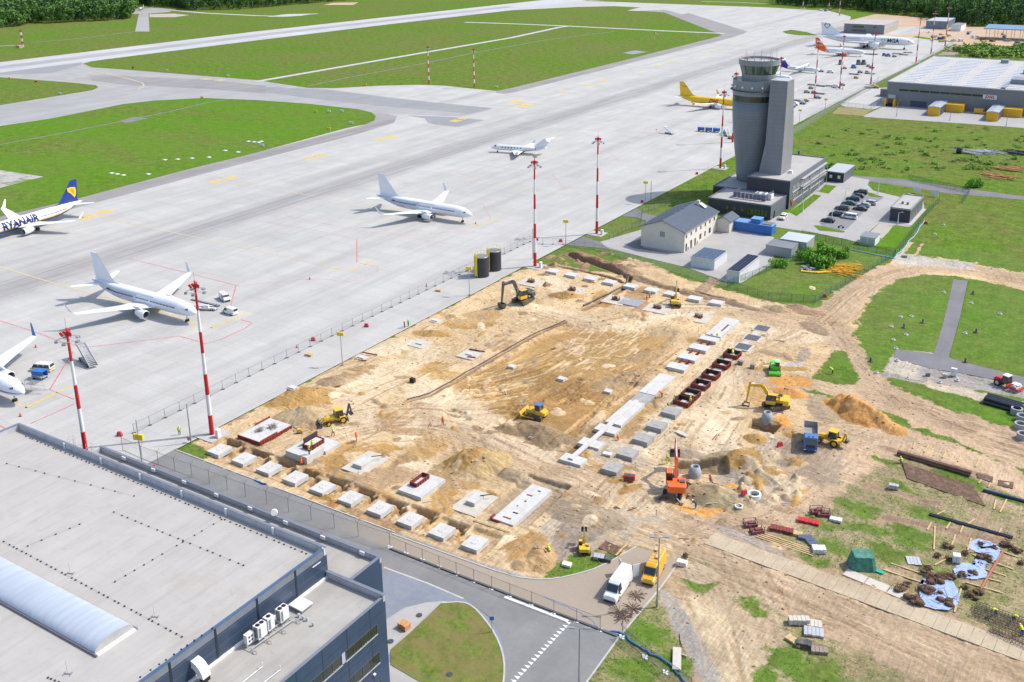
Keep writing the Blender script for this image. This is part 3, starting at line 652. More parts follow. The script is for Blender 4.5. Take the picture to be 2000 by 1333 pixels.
level(LOT);sheet('car_park',LOT,.03,M_BLOCK)
sheet('parking_bays',[(1600,436),(1676,378),(1725,387),(1690,412),(1652,450),(1610,447)],.04,M_PARK)
sheet('gravel_pad',[(1697,456),(1718,436),(1750,440),(1722,467)],.04,mat('pale_gravel',(.37,.34,.29),.95,0,.2,3))
SP=[(1600,330),(1660,343),(1767,351),(1850,364),(2060,392),(2060,400),(2000,391),(1850,378),(1767,364),(1695,355),(1650,352),(1600,345)];sheet('access_road',SP,.028,M_ASPH2)
level(SP)
for pts in([(1541,415),(1590,380),(1604,383),(1556,423)],[(1598,375),(1612,361),(1634,364),(1618,379)],[(1589,441),(1600,441),(1650,452),(1648,455),(1600,451)],[(1690,376),(1700,377),(1727,386),(1700,385)],[(1725,468),(1745,441),(1776,445),(1812,410),(1822,395),(1830,392),(1790,440),(1745,492),(1708,482)]):
 sheet('planting_bed',pts,.07,M_GRASS2)
SP=[(1862,546),(1890,549),(1875,620),(1853,698),(1870,705),(2060,752),(2060,765),(1870,728),(1826,722),(1745,700),(1750,682),(1823,692),(1840,640)]
level(SP);sheet('asphalt_strip',SP,.03,M_ASPH2)
# temporary slab road to the lower right
M_SLAB=mat('dusty_road_plate',(.43,.355,.25),.9,0,.10,.5,dirt=((.33,.25,.16),.6))
A=np.array(g(1385,1052));B=np.array(g(2060,1300));d=(B-A);L=np.hypot(*d);d/=L;nn=np.array([-d[1],d[0]]);rz=math.atan2(d[1],d[0])
ns=int(L/1.55);plate0=None
for i in range(ns):
 for s,ww in((0,3.1),):
  p=A+d*(i+.5)*1.55
  zz=.12+random.uniform(-.02,.02)
  if plate0 is None:
   mb=MB();mb.bb(-.755,.755,-1.75,1.75,-.16,0)
   for sy in(-1.2,1.2):
    mb.bb(-.12,.12,sy-.05,sy+.05,0,.03)
   plate0=one('road_plate',mb,M_SLAB,'dusty beige concrete plate laid in the temporary road','road plate','concrete plates of the temporary road')
   plate0.location=(p[0],p[1],zz);plate0.rotation_euler=(0,0,rz)
  else:
   c=copy_tree(plate0,(p[0],p[1],zz),rz+random.uniform(-.012,.012))
tpoly([tuple(A+nn*2.2),tuple(B+nn*2.2),tuple(B-nn*2.2),tuple(A-nn*2.2)],1,TRK,None,-.02,.8,0,px=False)
A2=np.array(g(1650,1118));B2=np.array(g(1780,1172));d2=(B2-A2);L2=np.hypot(*d2);d2/=L2
for i in range(3):
 p=A2+d2*(i+.5)*L2/3;mb=MB();mb.bb(-L2/6+.08,L2/6-.08,-.9,.9,-.1,.12)
 one('concrete_slab',mb,mat('pale_slab',(.50,.46,.40),.9,0,.08,2),'pale concrete slab lying beside the temporary plate road','concrete slab','pale slabs beside the temporary road',(p[0],p[1],.05),math.atan2(d2[1],d2[0]))
 # logistics hall yard and far sites
sheet('delivery_yard',[(1686,227),(1728,207),(1734,203),(2060,225),(2060,255),(1900,243),(1690,229)],.03,M_BLOCK)
sheet('side_apron',[(1640,205),(1690,175),(1740,170),(1735,205),(1705,214),(1650,209)],.03,make_pave('side_concrete',(.43,.42,.40),(.48,.47,.45),6,.1,streak=.3,stain=.1))
sheet('verge',[(1625,222),(1640,209),(1705,214),(1686,227)],.03,mat('dry_verge',(.22,.19,.07),.95,0,.25,.3))
M_FSAND=mat('far_sand',(.45,.31,.19),.95,0,.22,.03,dirt=((.36,.30,.24),.5));M_FBR=mat('far_brown_soil',(.27,.20,.15),.95,0,.2,.05)
sheet('cleared_ground',[(1580,60),(1650,42),(1710,28),(1760,31),(1830,38),(1900,52),(2100,62),(2100,92),(1870,88),(1856,82),(1780,74),(1700,66)],.015,M_FSAND)
sheet('cleared_ground',[(1832,108),(1865,88),(1880,90),(1870,108)],.016,M_FBR)
sheet('hangar_yard',[(1720,66),(1765,52),(1830,55),(1790,66),(1760,68)],.02,M_APRON);sheet('hangar_yard',[(1610,58),(1648,47),(1650,66),(1640,68)],.02,M_APRON)
sheet('verge',[(1782,73),(1790,71),(1865,82),(1850,84)],.025,M_GRASS2)
sheet('verge',[(1640,34),(1655,22),(1710,27),(1690,32)],.025,M_GRASS2)
sheet('bare_ground',[(632,10),(650,6),(700,5),(690,10)],.012,M_FSAND)
# markings on the apron
def marks(name,m,lines,w,z=.043):
 mb=MB()
 for L in lines:ribbon(mb,smooth_poly(G(L),1,False)if len(L)>3 else G(L),w,z)
 return tag(mb.build(name,m),kind='structure')
marks('apron_marking',M_YEL,[[(412,641),(480,613)],[(372,645),(389,638)],[(683,531),(730,509)],[(642,533),(658,527)],[(48,798),(138,755)],[(918,443),(945,438),(985,426)]],.55)
marks('apron_marking',M_YEL2,[[(-40,511),(0,521),(75,545),(172,572),(300,605),(422,644)],[(0,800),(28,787),(55,798)]],.42)
marks('apron_marking',M_YEL2,[[(203,427),(375,462),(500,490),(590,508),(685,532)],[(405,354),(500,362),(620,385),(722,404),(800,412),(935,441)],[(855,336),(1000,362),(1065,377)],[(1090,378),(1120,367)]],.34)
marks('apron_marking',M_RED,[[(-30,620),(0,627),(60,646),(120,668),(165,679)],[(170,679),(230,672),(350,657)],[(143,687),(97,762),(145,781)],[(145,790),(60,828)],[(250,505),(360,532),(465,559)],[(461,558),(450,600)],[(350,657),(380,665),(406,675),(500,633),(470,625)],[(697,468),(697,513)],[(0,832),(10,838)]],.28)
marks('apron_marking',M_PINK,[[(465,559),(500,555),(630,543),(684,555),(752,525),(700,514)],[(560,412),(556,420),(575,426),(700,450),(780,463),(905,451),(962,460),(1010,440)],[(560,412),(580,402),(640,385)],[(500,432),(600,447),(695,467)],[(780,463),(930,485)],[(941,394),(959,429)],[(1078,341),(1101,367)],[(1187,296),(1213,318)],[(1120,238),(1280,254)]],.26)
mb=MB()
for cx_,cy_,a,n in((170,425,1,3),(205,414,1,3),(424,355,1,3),(453,348.5,1,3),(603,310,1,3),(625,304,1,3),(743,272.5,1,3),(765,268,1,3),(890,236.5,1,3),(905,231.5,1,3),(1005,199,2,4),(1022,207,2,4),(1098,180,1,3),(1150,166,1,3),(1178,158,1,3),(1248,138,1,3),(1285,129,1,3),(1311,121,1,3),(1378,103,1,3),(1405,94.5,1,3),(1452,83,1,3),(1478,75,1,3),(400,154.5,1,4),(430,157,1,3)):
 c=g(cx_,cy_)
 for i in range(n):
  for j in range(2):
   mb.bb(c[0]-2.4+i*1.7,c[0]-1.0+i*1.7,c[1]-2.6*a+j*2.8*a,c[1]-.2*a+j*2.8*a,.044,.048)
tag(mb.build('apron_marking',M_YEL),kind='structure')
marks('taxiway_marking',M_YEL2,[[(130,155),(160,150),(205,143)],[(150,130),(190,140),(275,160),(283,168),(270,176)],[(0,150),(150,160),(230,172),(222,172)]],.8,.064)
# build the terrain mesh
edge=np.minimum.reduce([GX-TX0+3,TX1-GX,GY-TY0,TY1-GY])
rough=np.clip(BARE*1.4,.15,1)
HZ+=((NF-.5)*.36+(NM-.5)*.40+(NW-.5)*.20)*rough*np.where(HZ<=-.115,.02,1)*(np.abs(HZ+.12)>.004)
HZ=HZ*sstep(edge,0,3)
wl=sstep(GX,xe+.2,xe+1.6);HZ=np.where(HZ>.0,HZ*wl,HZ)
HZ=np.where((HZ>-.10)&(GX<xe+.6),-.10,HZ)
tone=1+(NB-.5)*.55+(NM-.5)*.35+(NF-.5)*.2
SOIL*=tone[...,None]
SOIL[...,0]*=1+(NF-.5)*.05
def tz(x,y):
 i=min(nx-1,max(0,int(round((x-TX0)/TS))));j=min(ny-1,max(0,int(round((y-TY0)/TS))));return float(HZ[j,i])
def gp(px,py,z=0.0):
 """photo pixel -> point standing on the terrain"""
 x,y=g(px,py,z);h=tz(x,y)if(TX0<x<TX1 and TY0<y<TY1)else 0.0
 for _ in range(3):
  x,y=g(px,py,z+h);h=tz(x,y)if(TX0<x<TX1 and TY0<y<TY1)else 0.0
 return(x,y,h)
me=bpy.data.meshes.new('construction_ground');nvt=nx*ny
co=np.stack([GX,GY,HZ],-1).reshape(-1,3).astype(np.float32)
me.vertices.add(nvt);me.vertices.foreach_set('co',co.ravel())
idx=(np.arange(ny-1)[:,None]*nx+np.arange(nx-1)[None,:]).ravel()
quads=np.stack([idx,idx+1,idx+nx+1,idx+nx],-1).astype(np.int32);nq=len(quads)
me.loops.add(nq*4);me.loops.foreach_set('vertex_index',quads.ravel())
me.polygons.add(nq);me.polygons.foreach_set('loop_start',np.arange(nq,dtype=np.int32)*4)
me.polygons.foreach_set('use_smooth',np.ones(nq,bool));me.update(calc_edges=True)
at=me.attributes.new('soil','FLOAT_COLOR','POINT');cc=np.ones((nvt,4),np.float32);cc[:,:3]=np.clip(SOIL.reshape(-1,3),0,1);at.data.foreach_set('color',cc.ravel())
at=me.attributes.new('bare','FLOAT','POINT');at.data.foreach_set('value',BARE.reshape(-1).astype(np.float32))
me.materials.append(M_EARTH);o=bpy.data.objects.new('construction_ground',me);COL.objects.link(o);tag(o,kind='structure')
hole=[(TX0,TY0),(TX1,TY0),(TX1,TY1),(TX0,TY1)]
sheet('ground',[(-BIG,-BIG*.5),(BIG,-BIG*.5),(BIG,BIG*1.6),(-BIG,BIG*1.6)],0.0,M_GRASS,px=False,holes=[hole])
# aircraft
P_WHITE=mat('white_aircraft_paint',(.74,.75,.77),.28,0,.03,.4,spec=.6)
P_GREYW=mat('grey_wing_paint',(.62,.63,.65),.35,0,.05,.5)
P_METAL=mat('bare_metal',(.45,.46,.48),.3,.7,.1,1)
P_BLACK=mat('black_rubber',(.02,.02,.022),.7,0,.2,3)
P_DARK=mat('dark_opening',(.012,.012,.014),.8,0,0)
P_GLASS=glassy('cockpit_glass',(.015,.018,.025))
P_NAVY=mat('navy_aircraft_paint',(.012,.035,.22),.3,0,.05,.5)
P_YELL=mat('yellow_aircraft_paint',(.80,.50,.02),.3,0,.04,.5)
P_ORAN=mat('orange_aircraft_paint',(.80,.13,.01),.3,0,.04,.5)
P_PURP=mat('purple_aircraft_paint',(.06,.02,.22),.3,0,.05,.5)
P_BLUE=mat('blue_aircraft_paint',(.02,.17,.50),.3,0,.05,.5)
P_REDA=mat('red_aircraft_paint',(.55,.02,.02),.3,0,.05,.5)
P_GREYT=mat('faded_grey_livery',(.50,.52,.60),.35,0,.06,.3)
P_MAG=mat('magenta_mark',(.5,.02,.18),.4,0,0)
def ring(x,r,zc,n=28,ry=None):
 ry=ry or r
 return[(x,ry*math.sin(2*PI*i/n),zc-r*math.cos(2*PI*i/n))for i in range(n)]
def airfoil(root,tip,n=10):
 """surface between two chords: each (x_leading, y, z, chord, thickness)"""
 rings=[]
 for xl,y,z,c,t in(root,tip):
  pr=[(0,0),(.06,.45),(.25,1),(.55,.85),(.8,.4),(1,0),(.8,-.15),(.5,-.4),(.2,-.55),(.05,-.35)]
  rings.append([(xl-c*u,y,z+t*w*.5)for u,w in pr])
 return rings
def airliner(label,loc,rz,L=39.5,r=1.88,span=34.4,tail=None,body=None,belly=None,stripe=None,wingletm=None,engm=None,fin_h=7.4,widebody=False,windows=True,split_tip=False,group=None,cat='airliner',finrear=None,greyrear=None,tipcol=None,turned=0):
 s=L/39.5
 t=thing('airliner',label,cat,loc,rz,group)
 body=body or P_WHITE;belly=belly or body;zc=1.5*s+r
 st=[(0,.06,-.52),(.35,.42,-.46),(1.1,.86,-.34),(2.2,1.28,-.2),(3.6,1.62,-.08),(5.4,1.82,0),(7.2,1.88,0),(14,1.88,0),(20,1.88,0),(26,1.88,0),(29.5,1.74,.14),(32.5,1.42,.42),(35.2,1.0,.74),(37.4,.56,1.0),(38.9,.26,1.14),(39.5,.12,1.18)]
 X0=L/2
 k=r/1.88
 n=28
 mb=MB();rings=[ring(X0-x*s,rr*k,zc+dz*k,n)for x,rr,dz in st]
 slots=[body,belly,stripe or body,finrear or body,greyrear or body]
 def mf(kk,i):
  a=abs((i+.5)/n*2-1)
  x=(st[kk][0]+st[kk+1][0])/2
  if finrear and x>30 and a<.75:return 3
  if greyrear and x>17+a*22-6 and a>.22:return 4
  if a>.64:return 1
  if a>.575 and stripe:return 2
  return 0
 mb.loft(rings,True,True,mf=mf);fu=mb.build('fuselage',slots,t)
 # window rows, following the skin
 if windows:
  mb=MB();z0=.42*k
  for sy in(-1,1):
   x=6.0*s
   while x<31.5*s:
    if not(14.7*s<x<15.5*s or 20*s<x<20.9*s):
     zz=zc+z0;rr=r*(1.004 if x<28*s else .985-.028*(x/s-28));yy=math.sqrt(max(.01,rr*rr-z0*z0))+.015
     zo=0 if x<28*s else .05*(x/s-28)
     mb.box((X0-x,sy*yy,zz+zo),(.27,.03,.36))
    x+=.53 if not widebody else .6
  mb.split('cabin_window',P_DARK,t)
  for sy in(-1,1):
   for x in(4.4,33.2):
    mb=MB()
    rr=(1.77 if x<10 else 1.30)*k;yy=rr+.02;zz=zc+(.1 if x<10 else .75)*k
    for dx,dz,w,h in((-.42,0,.06,1.8),(.42,0,.06,1.8),(0,.9,.86,.06),(0,-.9,.86,.06)):
     mb.box((X0-x*s+dx,sy*(yy-abs(dz)*.22),zz+dz),(w,.04,h))
    mb.build('cabin_door',P_GREYW,t)
    # cockpit glazing
 for sy in(-1,1):
  mb=MB()
  for a,b,h0,h1 in((.10,.36,.30,.66),(.40,.66,.27,.64),(.70,.92,.25,.55)):
   q=[]
   for u,zz in((a,h0),(b,h0),(b,h1),(a,h1)):
    an=u*PI/2;xx=1.55+1.0*(1-math.cos(an))+zz*.9-.3;rr=1.20*k+(xx-1.5)*.28*k+.03
    q.append((X0-xx*s,sy*min(rr,1.62*k)*math.sin(an)*.97,zc+(zz+.02)*k))
   mb.add(q,[(0,1,2,3)])
  mb.build('cockpit_window',P_GLASS,t)
 hs=span/2
 for sy in(-1,1):
  mb=MB();wr=airfoil((X0-12.8*s,sy*.6*k,zc-1.15*k,8.6*s,1.1*s),(X0-16.3*s,sy*5.6*s,zc-.65*k,4.9*s,.6*s))
  tipx=X0-21.9*s
  wr2=airfoil((X0-16.3*s,sy*5.6*s,zc-.65*k,4.9*s,.6*s),(tipx,sy*hs,zc+.75*k,1.6*s,.18*s))
  mb.loft([wr[0],wr[1],wr2[1]],False,True)
  w=mb.build('wing',P_WHITE if not tipcol else P_WHITE,t)
  mb=MB()
  if not widebody:
   mb.loft([airfoil((tipx,sy*hs,zc+.75*k,1.6*s,.18*s),(tipx-.9*s,sy*(hs+.45*s),zc+1.3*k,1.25*s,.12*s))[0],airfoil((0,0,0,1,.1),(tipx-.9*s,sy*(hs+.35*s),zc+1.2*k,1.3*s,.12*s))[1],airfoil((0,0,0,1,.1),(tipx-2.5*s,sy*(hs+.85*s),zc+3.2*k,.55*s,.06*s))[1]],False,True)
   mb.build('winglet',wingletm or P_WHITE,w)
   if split_tip:
    mb=MB();mb.loft(airfoil((tipx,sy*hs,zc+.72*k,1.4*s,.12*s),(tipx-1.3*s,sy*(hs+.6*s),zc-.1*k,.5*s,.05*s)),False,True);mb.build('lower_winglet',wingletm or P_WHITE,w)
  mb=MB()
  for u in(.22,.45,.66):
   yy=sy*(5.6*s+(hs-5.6*s)*u);xx=X0-(16.3+5.6*u+3.6-2.0*u)*s;mb.tube((xx+.9*s,yy,zc-.75*k+1.35*k*u),(xx-1.1*s,yy,zc-.7*k+1.35*k*u),.16*s,.03,6)
  mb.split('flap_fairing',P_GREYW,w)
  ex,ey,ez,er=X0-12.6*s,sy*4.85*s,zc-1.75*k,1.08*s*(1.25 if widebody else 1)
  if widebody:ey=sy*6.0*s;er=1.05*s*1.0+.45
  mb=MB();prof=[(0,.84),(-.12,.95),(-.5,1.0),(-1.6,1.0),(-2.9,.84),(-3.5,.66)]
  mb.loft([[(ex+x*s*1.0,ey+er*rr*math.sin(2*PI*i/20),ez+er*rr*math.cos(2*PI*i/20))for i in range(20)]for x,rr in prof],True,False)
  mb.loft([[(ex+x*s,ey+er*rr*math.sin(2*PI*i/20),ez+er*rr*math.cos(2*PI*i/20))for i in range(20)]for x,rr in((0,.84),(-.55,.72))],True,False,mi=1)
  en=mb.build('engine',[engm or P_WHITE,P_METAL],t)
  mb=MB();mb.tube((ex-.62*s,ey,ez),(ex-.55*s,ey,ez),er*.73,er*.73,18);mb.tube((ex-.55*s,ey,ez),(ex-.1*s,ey,ez),er*.24,.02,10);mb.build('fan',P_DARK,en)
  mb=MB();mb.tube((ex-3.0*s,ey,ez),(ex-4.3*s,ey,ez),er*.55,er*.25,14);mb.build('exhaust',P_METAL,en)
  mb=MB();mb.prism([(ex-.9*s,ez+er*.75),(ex-4.2*s,ez+er*.5),(ex-4.4*s,ez+er*1.45),(ex-2.4*s,ez+er*1.45)],ey-.14*s,ey+.14*s,axis='y');mb.build('pylon',P_GREYW,en)
  # tailplane
  mb=MB();mb.loft(airfoil((X0-34.4*s,sy*.5*k,zc+.85*k,3.9*s,.42*s),(X0-37.7*s,sy*7.1*s,zc+1.55*k,1.3*s,.14*s)),False,True);mb.build('tailplane',P_WHITE,t)
 fz=zc+1.5*k
 mb=MB()
 def vs(x,z,c,th):return[(x-c*u,th*w*.5,z)for u,w in[(0,0),(.06,.45),(.25,1),(.55,.85),(.8,.4),(1,0),(.8,-.4),(.55,-.85),(.25,-1),(.06,-.45)]]
 mb.loft([vs(X0-26.2*s,fz+.1*s,12.0*s,.25*s),vs(X0-30.2*s,fz+.8*s,7.6*s,.45*s),vs(X0-31.4*s,fz+1.9*s,6.6*s,.42*s),vs(X0-36.0*s,fz+fin_h*s,2.6*s,.18*s)],False,True)
 fin=mb.build('tail_fin',tail or P_WHITE,t)
 # landing gear
 for gx_,gy_,rw in((X0-3.9*s,0,.36*s),(X0-19.3*s,2.8*s,.55*s),(X0-19.3*s,-2.8*s,.55*s)):
  mb=MB();mb.tube((gx_,gy_,rw),(gx_,gy_,zc-.9*k),.11*s,.13*s,8);gr=mb.build('landing_gear',P_METAL,t)
  for q in(-.28*s,.28*s):
   mb=MB();mb.tube((gx_,gy_+q-.14*s,rw),(gx_,gy_+q+.14*s,rw),rw,rw,14);mb.build('wheel',P_BLACK,gr)
 return t,dict(X0=X0,s=s,k=k,zc=zc,r=r,fz=fz,fin=fin)
def side_text(t,d,body,size,m,xc,zoff,sy,name='lettering',**kw):
 """letters wrapped on the fuselage skin; sy=-1 is the side facing -y"""
 r=d['r']+.03;zc=d['zc']
 M_=Matrix(((1,0,0,0),(0,0,-1 if 1 else 1,0),(0,1,0,0),(0,0,0,1)))
 if sy>0:M_=Matrix(((-1,0,0,0),(0,0,1,0),(0,1,0,0),(0,0,0,1)))
 o=text_mesh(body,size,m,name,t,M_,.005,**kw)
 import bmesh
 bm=bmesh.new();bm.from_mesh(o.data)
 for i in range(-8,9):bmesh.ops.bisect_plane(bm,geom=bm.verts[:]+bm.edges[:]+bm.faces[:],plane_co=(0,0,i*size/9),plane_no=(0,0,1))
 bm.to_mesh(o.data);bm.free()
 for v in o.data.vertices:
  z=v.co.z+zoff;z=max(-r*.98,min(r*.98,z));v.co=(v.co.x+xc,sy*(math.sqrt(r*r-z*z)+abs(v.co.y)),zc+z)
 return o
def fin_mark(t,d,poly,m,name='tail_emblem',th=.22):
 """flat emblem shape on both faces of the fin; poly in (x back from nose, z above fin root)"""
 for sy in(-1,1):
  mb=MB();P_=[(d['X0']-x*d['s'],d['fz']+z*d['s'])for x,z in poly]
  mb.prism(P_,sy*th*d['s']-.012,sy*th*d['s']+.012,axis='y');mb.build(name,m,d['fin'])
  # the two white parked airliners
for label,(nx_,ny_)in(('all white airliner with grey sweep on its rear body, beside two white service vans',g(385,612,3.0)),('all white airliner with grey sweep parked alone near the red and white light masts',g(922.5,420.5,3.0))):
 t,d=airliner(label,(nx_-39.5/2,ny_),0,greyrear=P_GREYT,wingletm=P_WHITE,split_tip=False,group='white unmarked airliners')
 side_text(t,d,'LY-MGN' if 0 else 'N738',.5,mat('dark_lettering',(.03,.03,.05),.5,0,0),19.75-31,.75,-1,name='registration')
 mb=MB()
 for dx,w in((-33.9,.9),(-35.2,.8)):mb.box((19.75+dx,-1.0 if dx>-35 else-.75,d['zc']+.55),(w,.1,.5))
 mb.split('tail_badge',mat('green_badge',(.12,.35,.05),.5,0,0),t)
 # navy and yellow tailed airliner, cut by the frame
p_t=g(160,392,4.6);p_n=g(0,447.5,3.1);an=math.atan2(p_n[1]-p_t[1],p_n[0]-p_t[0])
t,d=airliner('white and navy airliner with yellow stripe, navy tail and large blue lettering',(p_t[0]+math.cos(an)*19.75,p_t[1]+math.sin(an)*19.75),an,tail=P_NAVY,belly=P_NAVY,stripe=P_YELL)
side_text(t,d,'RYANAIR',3.05,P_NAVY,5.2,.35,1 if 0 else-1,bold=.045,spacing=1.0)
side_text(t,d,'RYANAIR',3.05,P_NAVY,5.2,.35,1,bold=.045,spacing=1.0)
fin_mark(t,d,[(34.2,5.1),(35.6,5.2),(37.4,4.9),(37.6,3.6),(37.2,2.1),(36.6,1.5),(36.1,2.3),(35.3,3.2),(34.4,3.9)],P_YELL)
fin_mark(t,d,[(35.2,4.5),(36.6,4.4),(36.9,3.4),(36.5,2.6),(36.0,3.2)],mat('harp_orange',(.75,.25,.02),.4,0,0),th=.235)
# blue and white airliner, lower left
nx_,ny_=g(47.5,768,2.9)
t,d=airliner('white airliner with blue belly stripe and blue winglet, nose beside a metal step frame',(nx_-39.5/2,ny_),0,tail=P_BLUE,belly=P_WHITE,stripe=P_BLUE,wingletm=P_BLUE)
# yellow cargo airliner behind the tower
tx_,ty_=g(1323,186,4.9)
t,d=airliner('yellow cargo airliner with white wings and red lettering, nose hidden by the control tower',(tx_+19.75,ty_),0,tail=P_YELL,body=P_YELL,belly=P_YELL,windows=False,wingletm=P_YELL,split_tip=True)
side_text(t,d,'DHL',2.6,P_REDA,1.5,.15,-1,bold=.05,shear=.35,spacing=1.1)
side_text(t,d,'DHL',2.6,P_REDA,1.5,.15,1,bold=.05,shear=.35,spacing=1.1)
mb=MB()
for sy in(-1,1):
 mb.add([(19.75-34.0,sy*.235,d['fz']+5.2),(19.75-36.8,sy*.235,d['fz']+5.2),(19.75-36.9,sy*.235,d['fz']+4.9),(19.75-34.0,sy*.235,d['fz']+4.9)],[(0,1,2,3)])
mb.build('tail_lettering',P_REDA,d['fin'])
# white widebody with heart
nx_,ny_=g(1787,84,5.4)
t,d=airliner('large white widebody airliner with heart emblem on tail and dark lettering',(nx_-74/2,ny_),0,L=74,r=3.1,span=63,fin_h=5.0,widebody=True,cat='widebody airliner')
M_DK=mat('slate_lettering',(.05,.06,.10),.5,0,0)
side_text(t,d,'MGA',4.0,M_DK,21.5,.3,-1,bold=.03);side_text(t,d,'MGA',4.0,M_DK,21.5,.3,1,bold=.03)
def heart(n=22):return[(.062*16*math.sin(2*PI*i/n)**3,.062*(13*math.cos(2*PI*i/n)-5*math.cos(4*PI*i/n)-2*math.cos(6*PI*i/n)-math.cos(8*PI*i/n)))for i in range(n)]
for sy in(-1,1):
 for mm,sc_,off in((M_DK,1.0,0),(P_WHITE,.72,.06)):
  mb=MB();P_=[(14.2+u*1.5*sc_,d['zc']+.5+w*1.5*sc_)for u,w in heart()]
  mb.prism(P_,sy*3.10-.02-(off if sy<0 else-off),sy*3.10+.02-(off if sy<0 else-off),axis='y');mb.build('heart_emblem',mm,t)
  mb=MB();P_=[(37-35.7*d['s']-.2+u*2.4*sc_,d['fz']+4.6*d['s']*.86+w*2.4*sc_-.6)for u,w in heart()]
  mb.prism(P_,sy*(.42+off)-.02,sy*(.42+off)+.02,axis='y');mb.build('heart_emblem',mm,d['fin'])
  # orange tailed airliner
nx_,ny_=g(1691,103,3.2)
t,d=airliner('white airliner with bright orange tail and orange engine, parked before the widebody',(nx_-38/2,ny_),0,L=38,tail=P_ORAN,engm=P_ORAN,wingletm=P_ORAN,finrear=P_ORAN,windows=False)
fin_mark(t,d,[(34.0,5.0),(37.3,5.4),(37.2,4.3),(33.2,3.4)],P_WHITE)
# turboprops
def turboprop(label,loc,rz,tail,group):
 L=27.2;t=thing('turboprop_airliner',label,'turboprop',loc,rz,group);X0=L/2;zc=2.35;r=1.4
 st=[(0,.1,-.3),(.8,.7,-.22),(2.2,1.15,-.1),(3.8,1.4,0),(18,1.4,0),(21,1.2,.25),(24,.75,.65),(27.2,.15,1.05)]
 mb=MB();mb.loft([ring(X0-x,rr,zc+dz,20)for x,rr,dz in st],True,True,mf=lambda kk,i:1 if st[kk][0]>20 else 0);mb.build('fuselage',[P_WHITE,tail],t)
 mb=MB()
 for sy in(-1,1):
  for i in range(24):mb.box((X0-5-i*.62,sy*1.385,zc+.35),(.28,.03,.34))
  mb.box((X0-2.0,sy*.75,zc+.55),(.9,.5,.35))
 mb.split('cabin_window',P_DARK,t)
 mb=MB()
 for sy in(-1,1):mb.loft([airfoil((X0-10.8,0,zc+1.5,2.6,.5),(0,0,0,1,1))[0],airfoil((X0-10.8,sy*5,zc+1.5,2.6,.45),(X0-11.3,sy*13.5,zc+1.7,1.5,.2))[0],airfoil((0,0,0,1,1),(X0-11.3,sy*13.5,zc+1.7,1.5,.2))[1]],False,True)
 mb.build('wing',P_WHITE,t)
 for sy in(-1,1):
  mb=MB();mb.tube((X0-8.9,sy*4.1,zc+1.1),(X0-9.8,sy*4.1,zc+1.1),.28,.62,12);mb.tube((X0-9.8,sy*4.1,zc+1.1),(X0-14.2,sy*4.1,zc+1.0),.62,.3,12);en=mb.build('engine',P_WHITE,t)
  mb=MB()
  for a in range(6):mb.box((X0-8.95,sy*4.1+1.0*math.cos(a*PI/3),zc+1.1+1.0*math.sin(a*PI/3)),(.07,1.8,.22),rot=Matrix.Rotation(a*PI/3,3,'X'))
  mb.build('propeller',P_DARK,en)
 mb=MB();V=lambda x,z,c,th:[(x-c*u,th*w*.5,z)for u,w in[(0,0),(.1,.7),(.4,1),(1,0),(.4,-1),(.1,-.7)]]
 mb.loft([V(X0-18.6,zc+1.2,6.6,.2),V(X0-21.5,zc+2.1,4.6,.4),V(X0-23.6,zc+5.2,3.1,.3)],False,True);fin=mb.build('tail_fin',tail,t)
 mb=MB();mb.loft([airfoil((X0-23.6,-3.7,zc+5.2,1.4,.16),(0,0,0,1,1))[0],airfoil((X0-23.2,0,zc+5.25,2.2,.26),(0,0,0,1,1))[0],airfoil((0,0,0,1,1),(X0-23.6,3.7,zc+5.2,1.4,.16))[1]],False,True);mb.build('tailplane',P_REDA if 0 else P_WHITE,t)
 for gx_,gy_ in((X0-3,0),(X0-13,2),(X0-13,-2)):
  mb=MB();mb.tube((gx_,gy_-.2,.4),(gx_,gy_+.2,.4),.4,.4,10);mb.build('wheel',P_BLACK,t)
 return t
n1=g(1602,138,2.0);turboprop('white turboprop with purple tail parked left of baggage equipment',(n1[0]-13.6,n1[1]),0,P_PURP,'turboprops on the far apron')
n1=g(1547,154,2.0);turboprop('white turboprop with pink marks seen just above the tower lift shaft',(n1[0]-13.6,n1[1]),0,P_MAG,'turboprops on the far apron')
# business jet, nose towards the lower left
n0=g(964,288,2.0);t0=g(1063,292,2.4);an=math.atan2(n0[1]-t0[1],n0[0]-t0[0]);L=25.0
t=thing('business_jet','small white business jet with T tail and rear engines','business jet',((n0[0]+t0[0])/2,(n0[1]+t0[1])/2),an)
X0=L/2;zc=2.2
st=[(0,.06,-.35),(.7,.45,-.28),(2,.85,-.14),(4,1.15,0),(16,1.15,0),(20,.9,.2),(23,.5,.5),(25,.12,.7)]
mb=MB();mb.loft([ring(X0-x,rr,zc+dz,20)for x,rr,dz in st],True,True);mb.build('fuselage',P_WHITE,t)
mb=MB()
for sy in(-1,1):
 for i in range(7):mb.box((X0-5.6-i*1.35,sy*1.14,zc+.3),(.6,.05,.42))
mb.split('cabin_window',P_DARK,t)
mb=MB()
for sy in(-1,1):mb.box((X0-2.3,sy*.55,zc+.62),(.9,.7,.35))
mb.build('cockpit_window',P_GLASS,t)
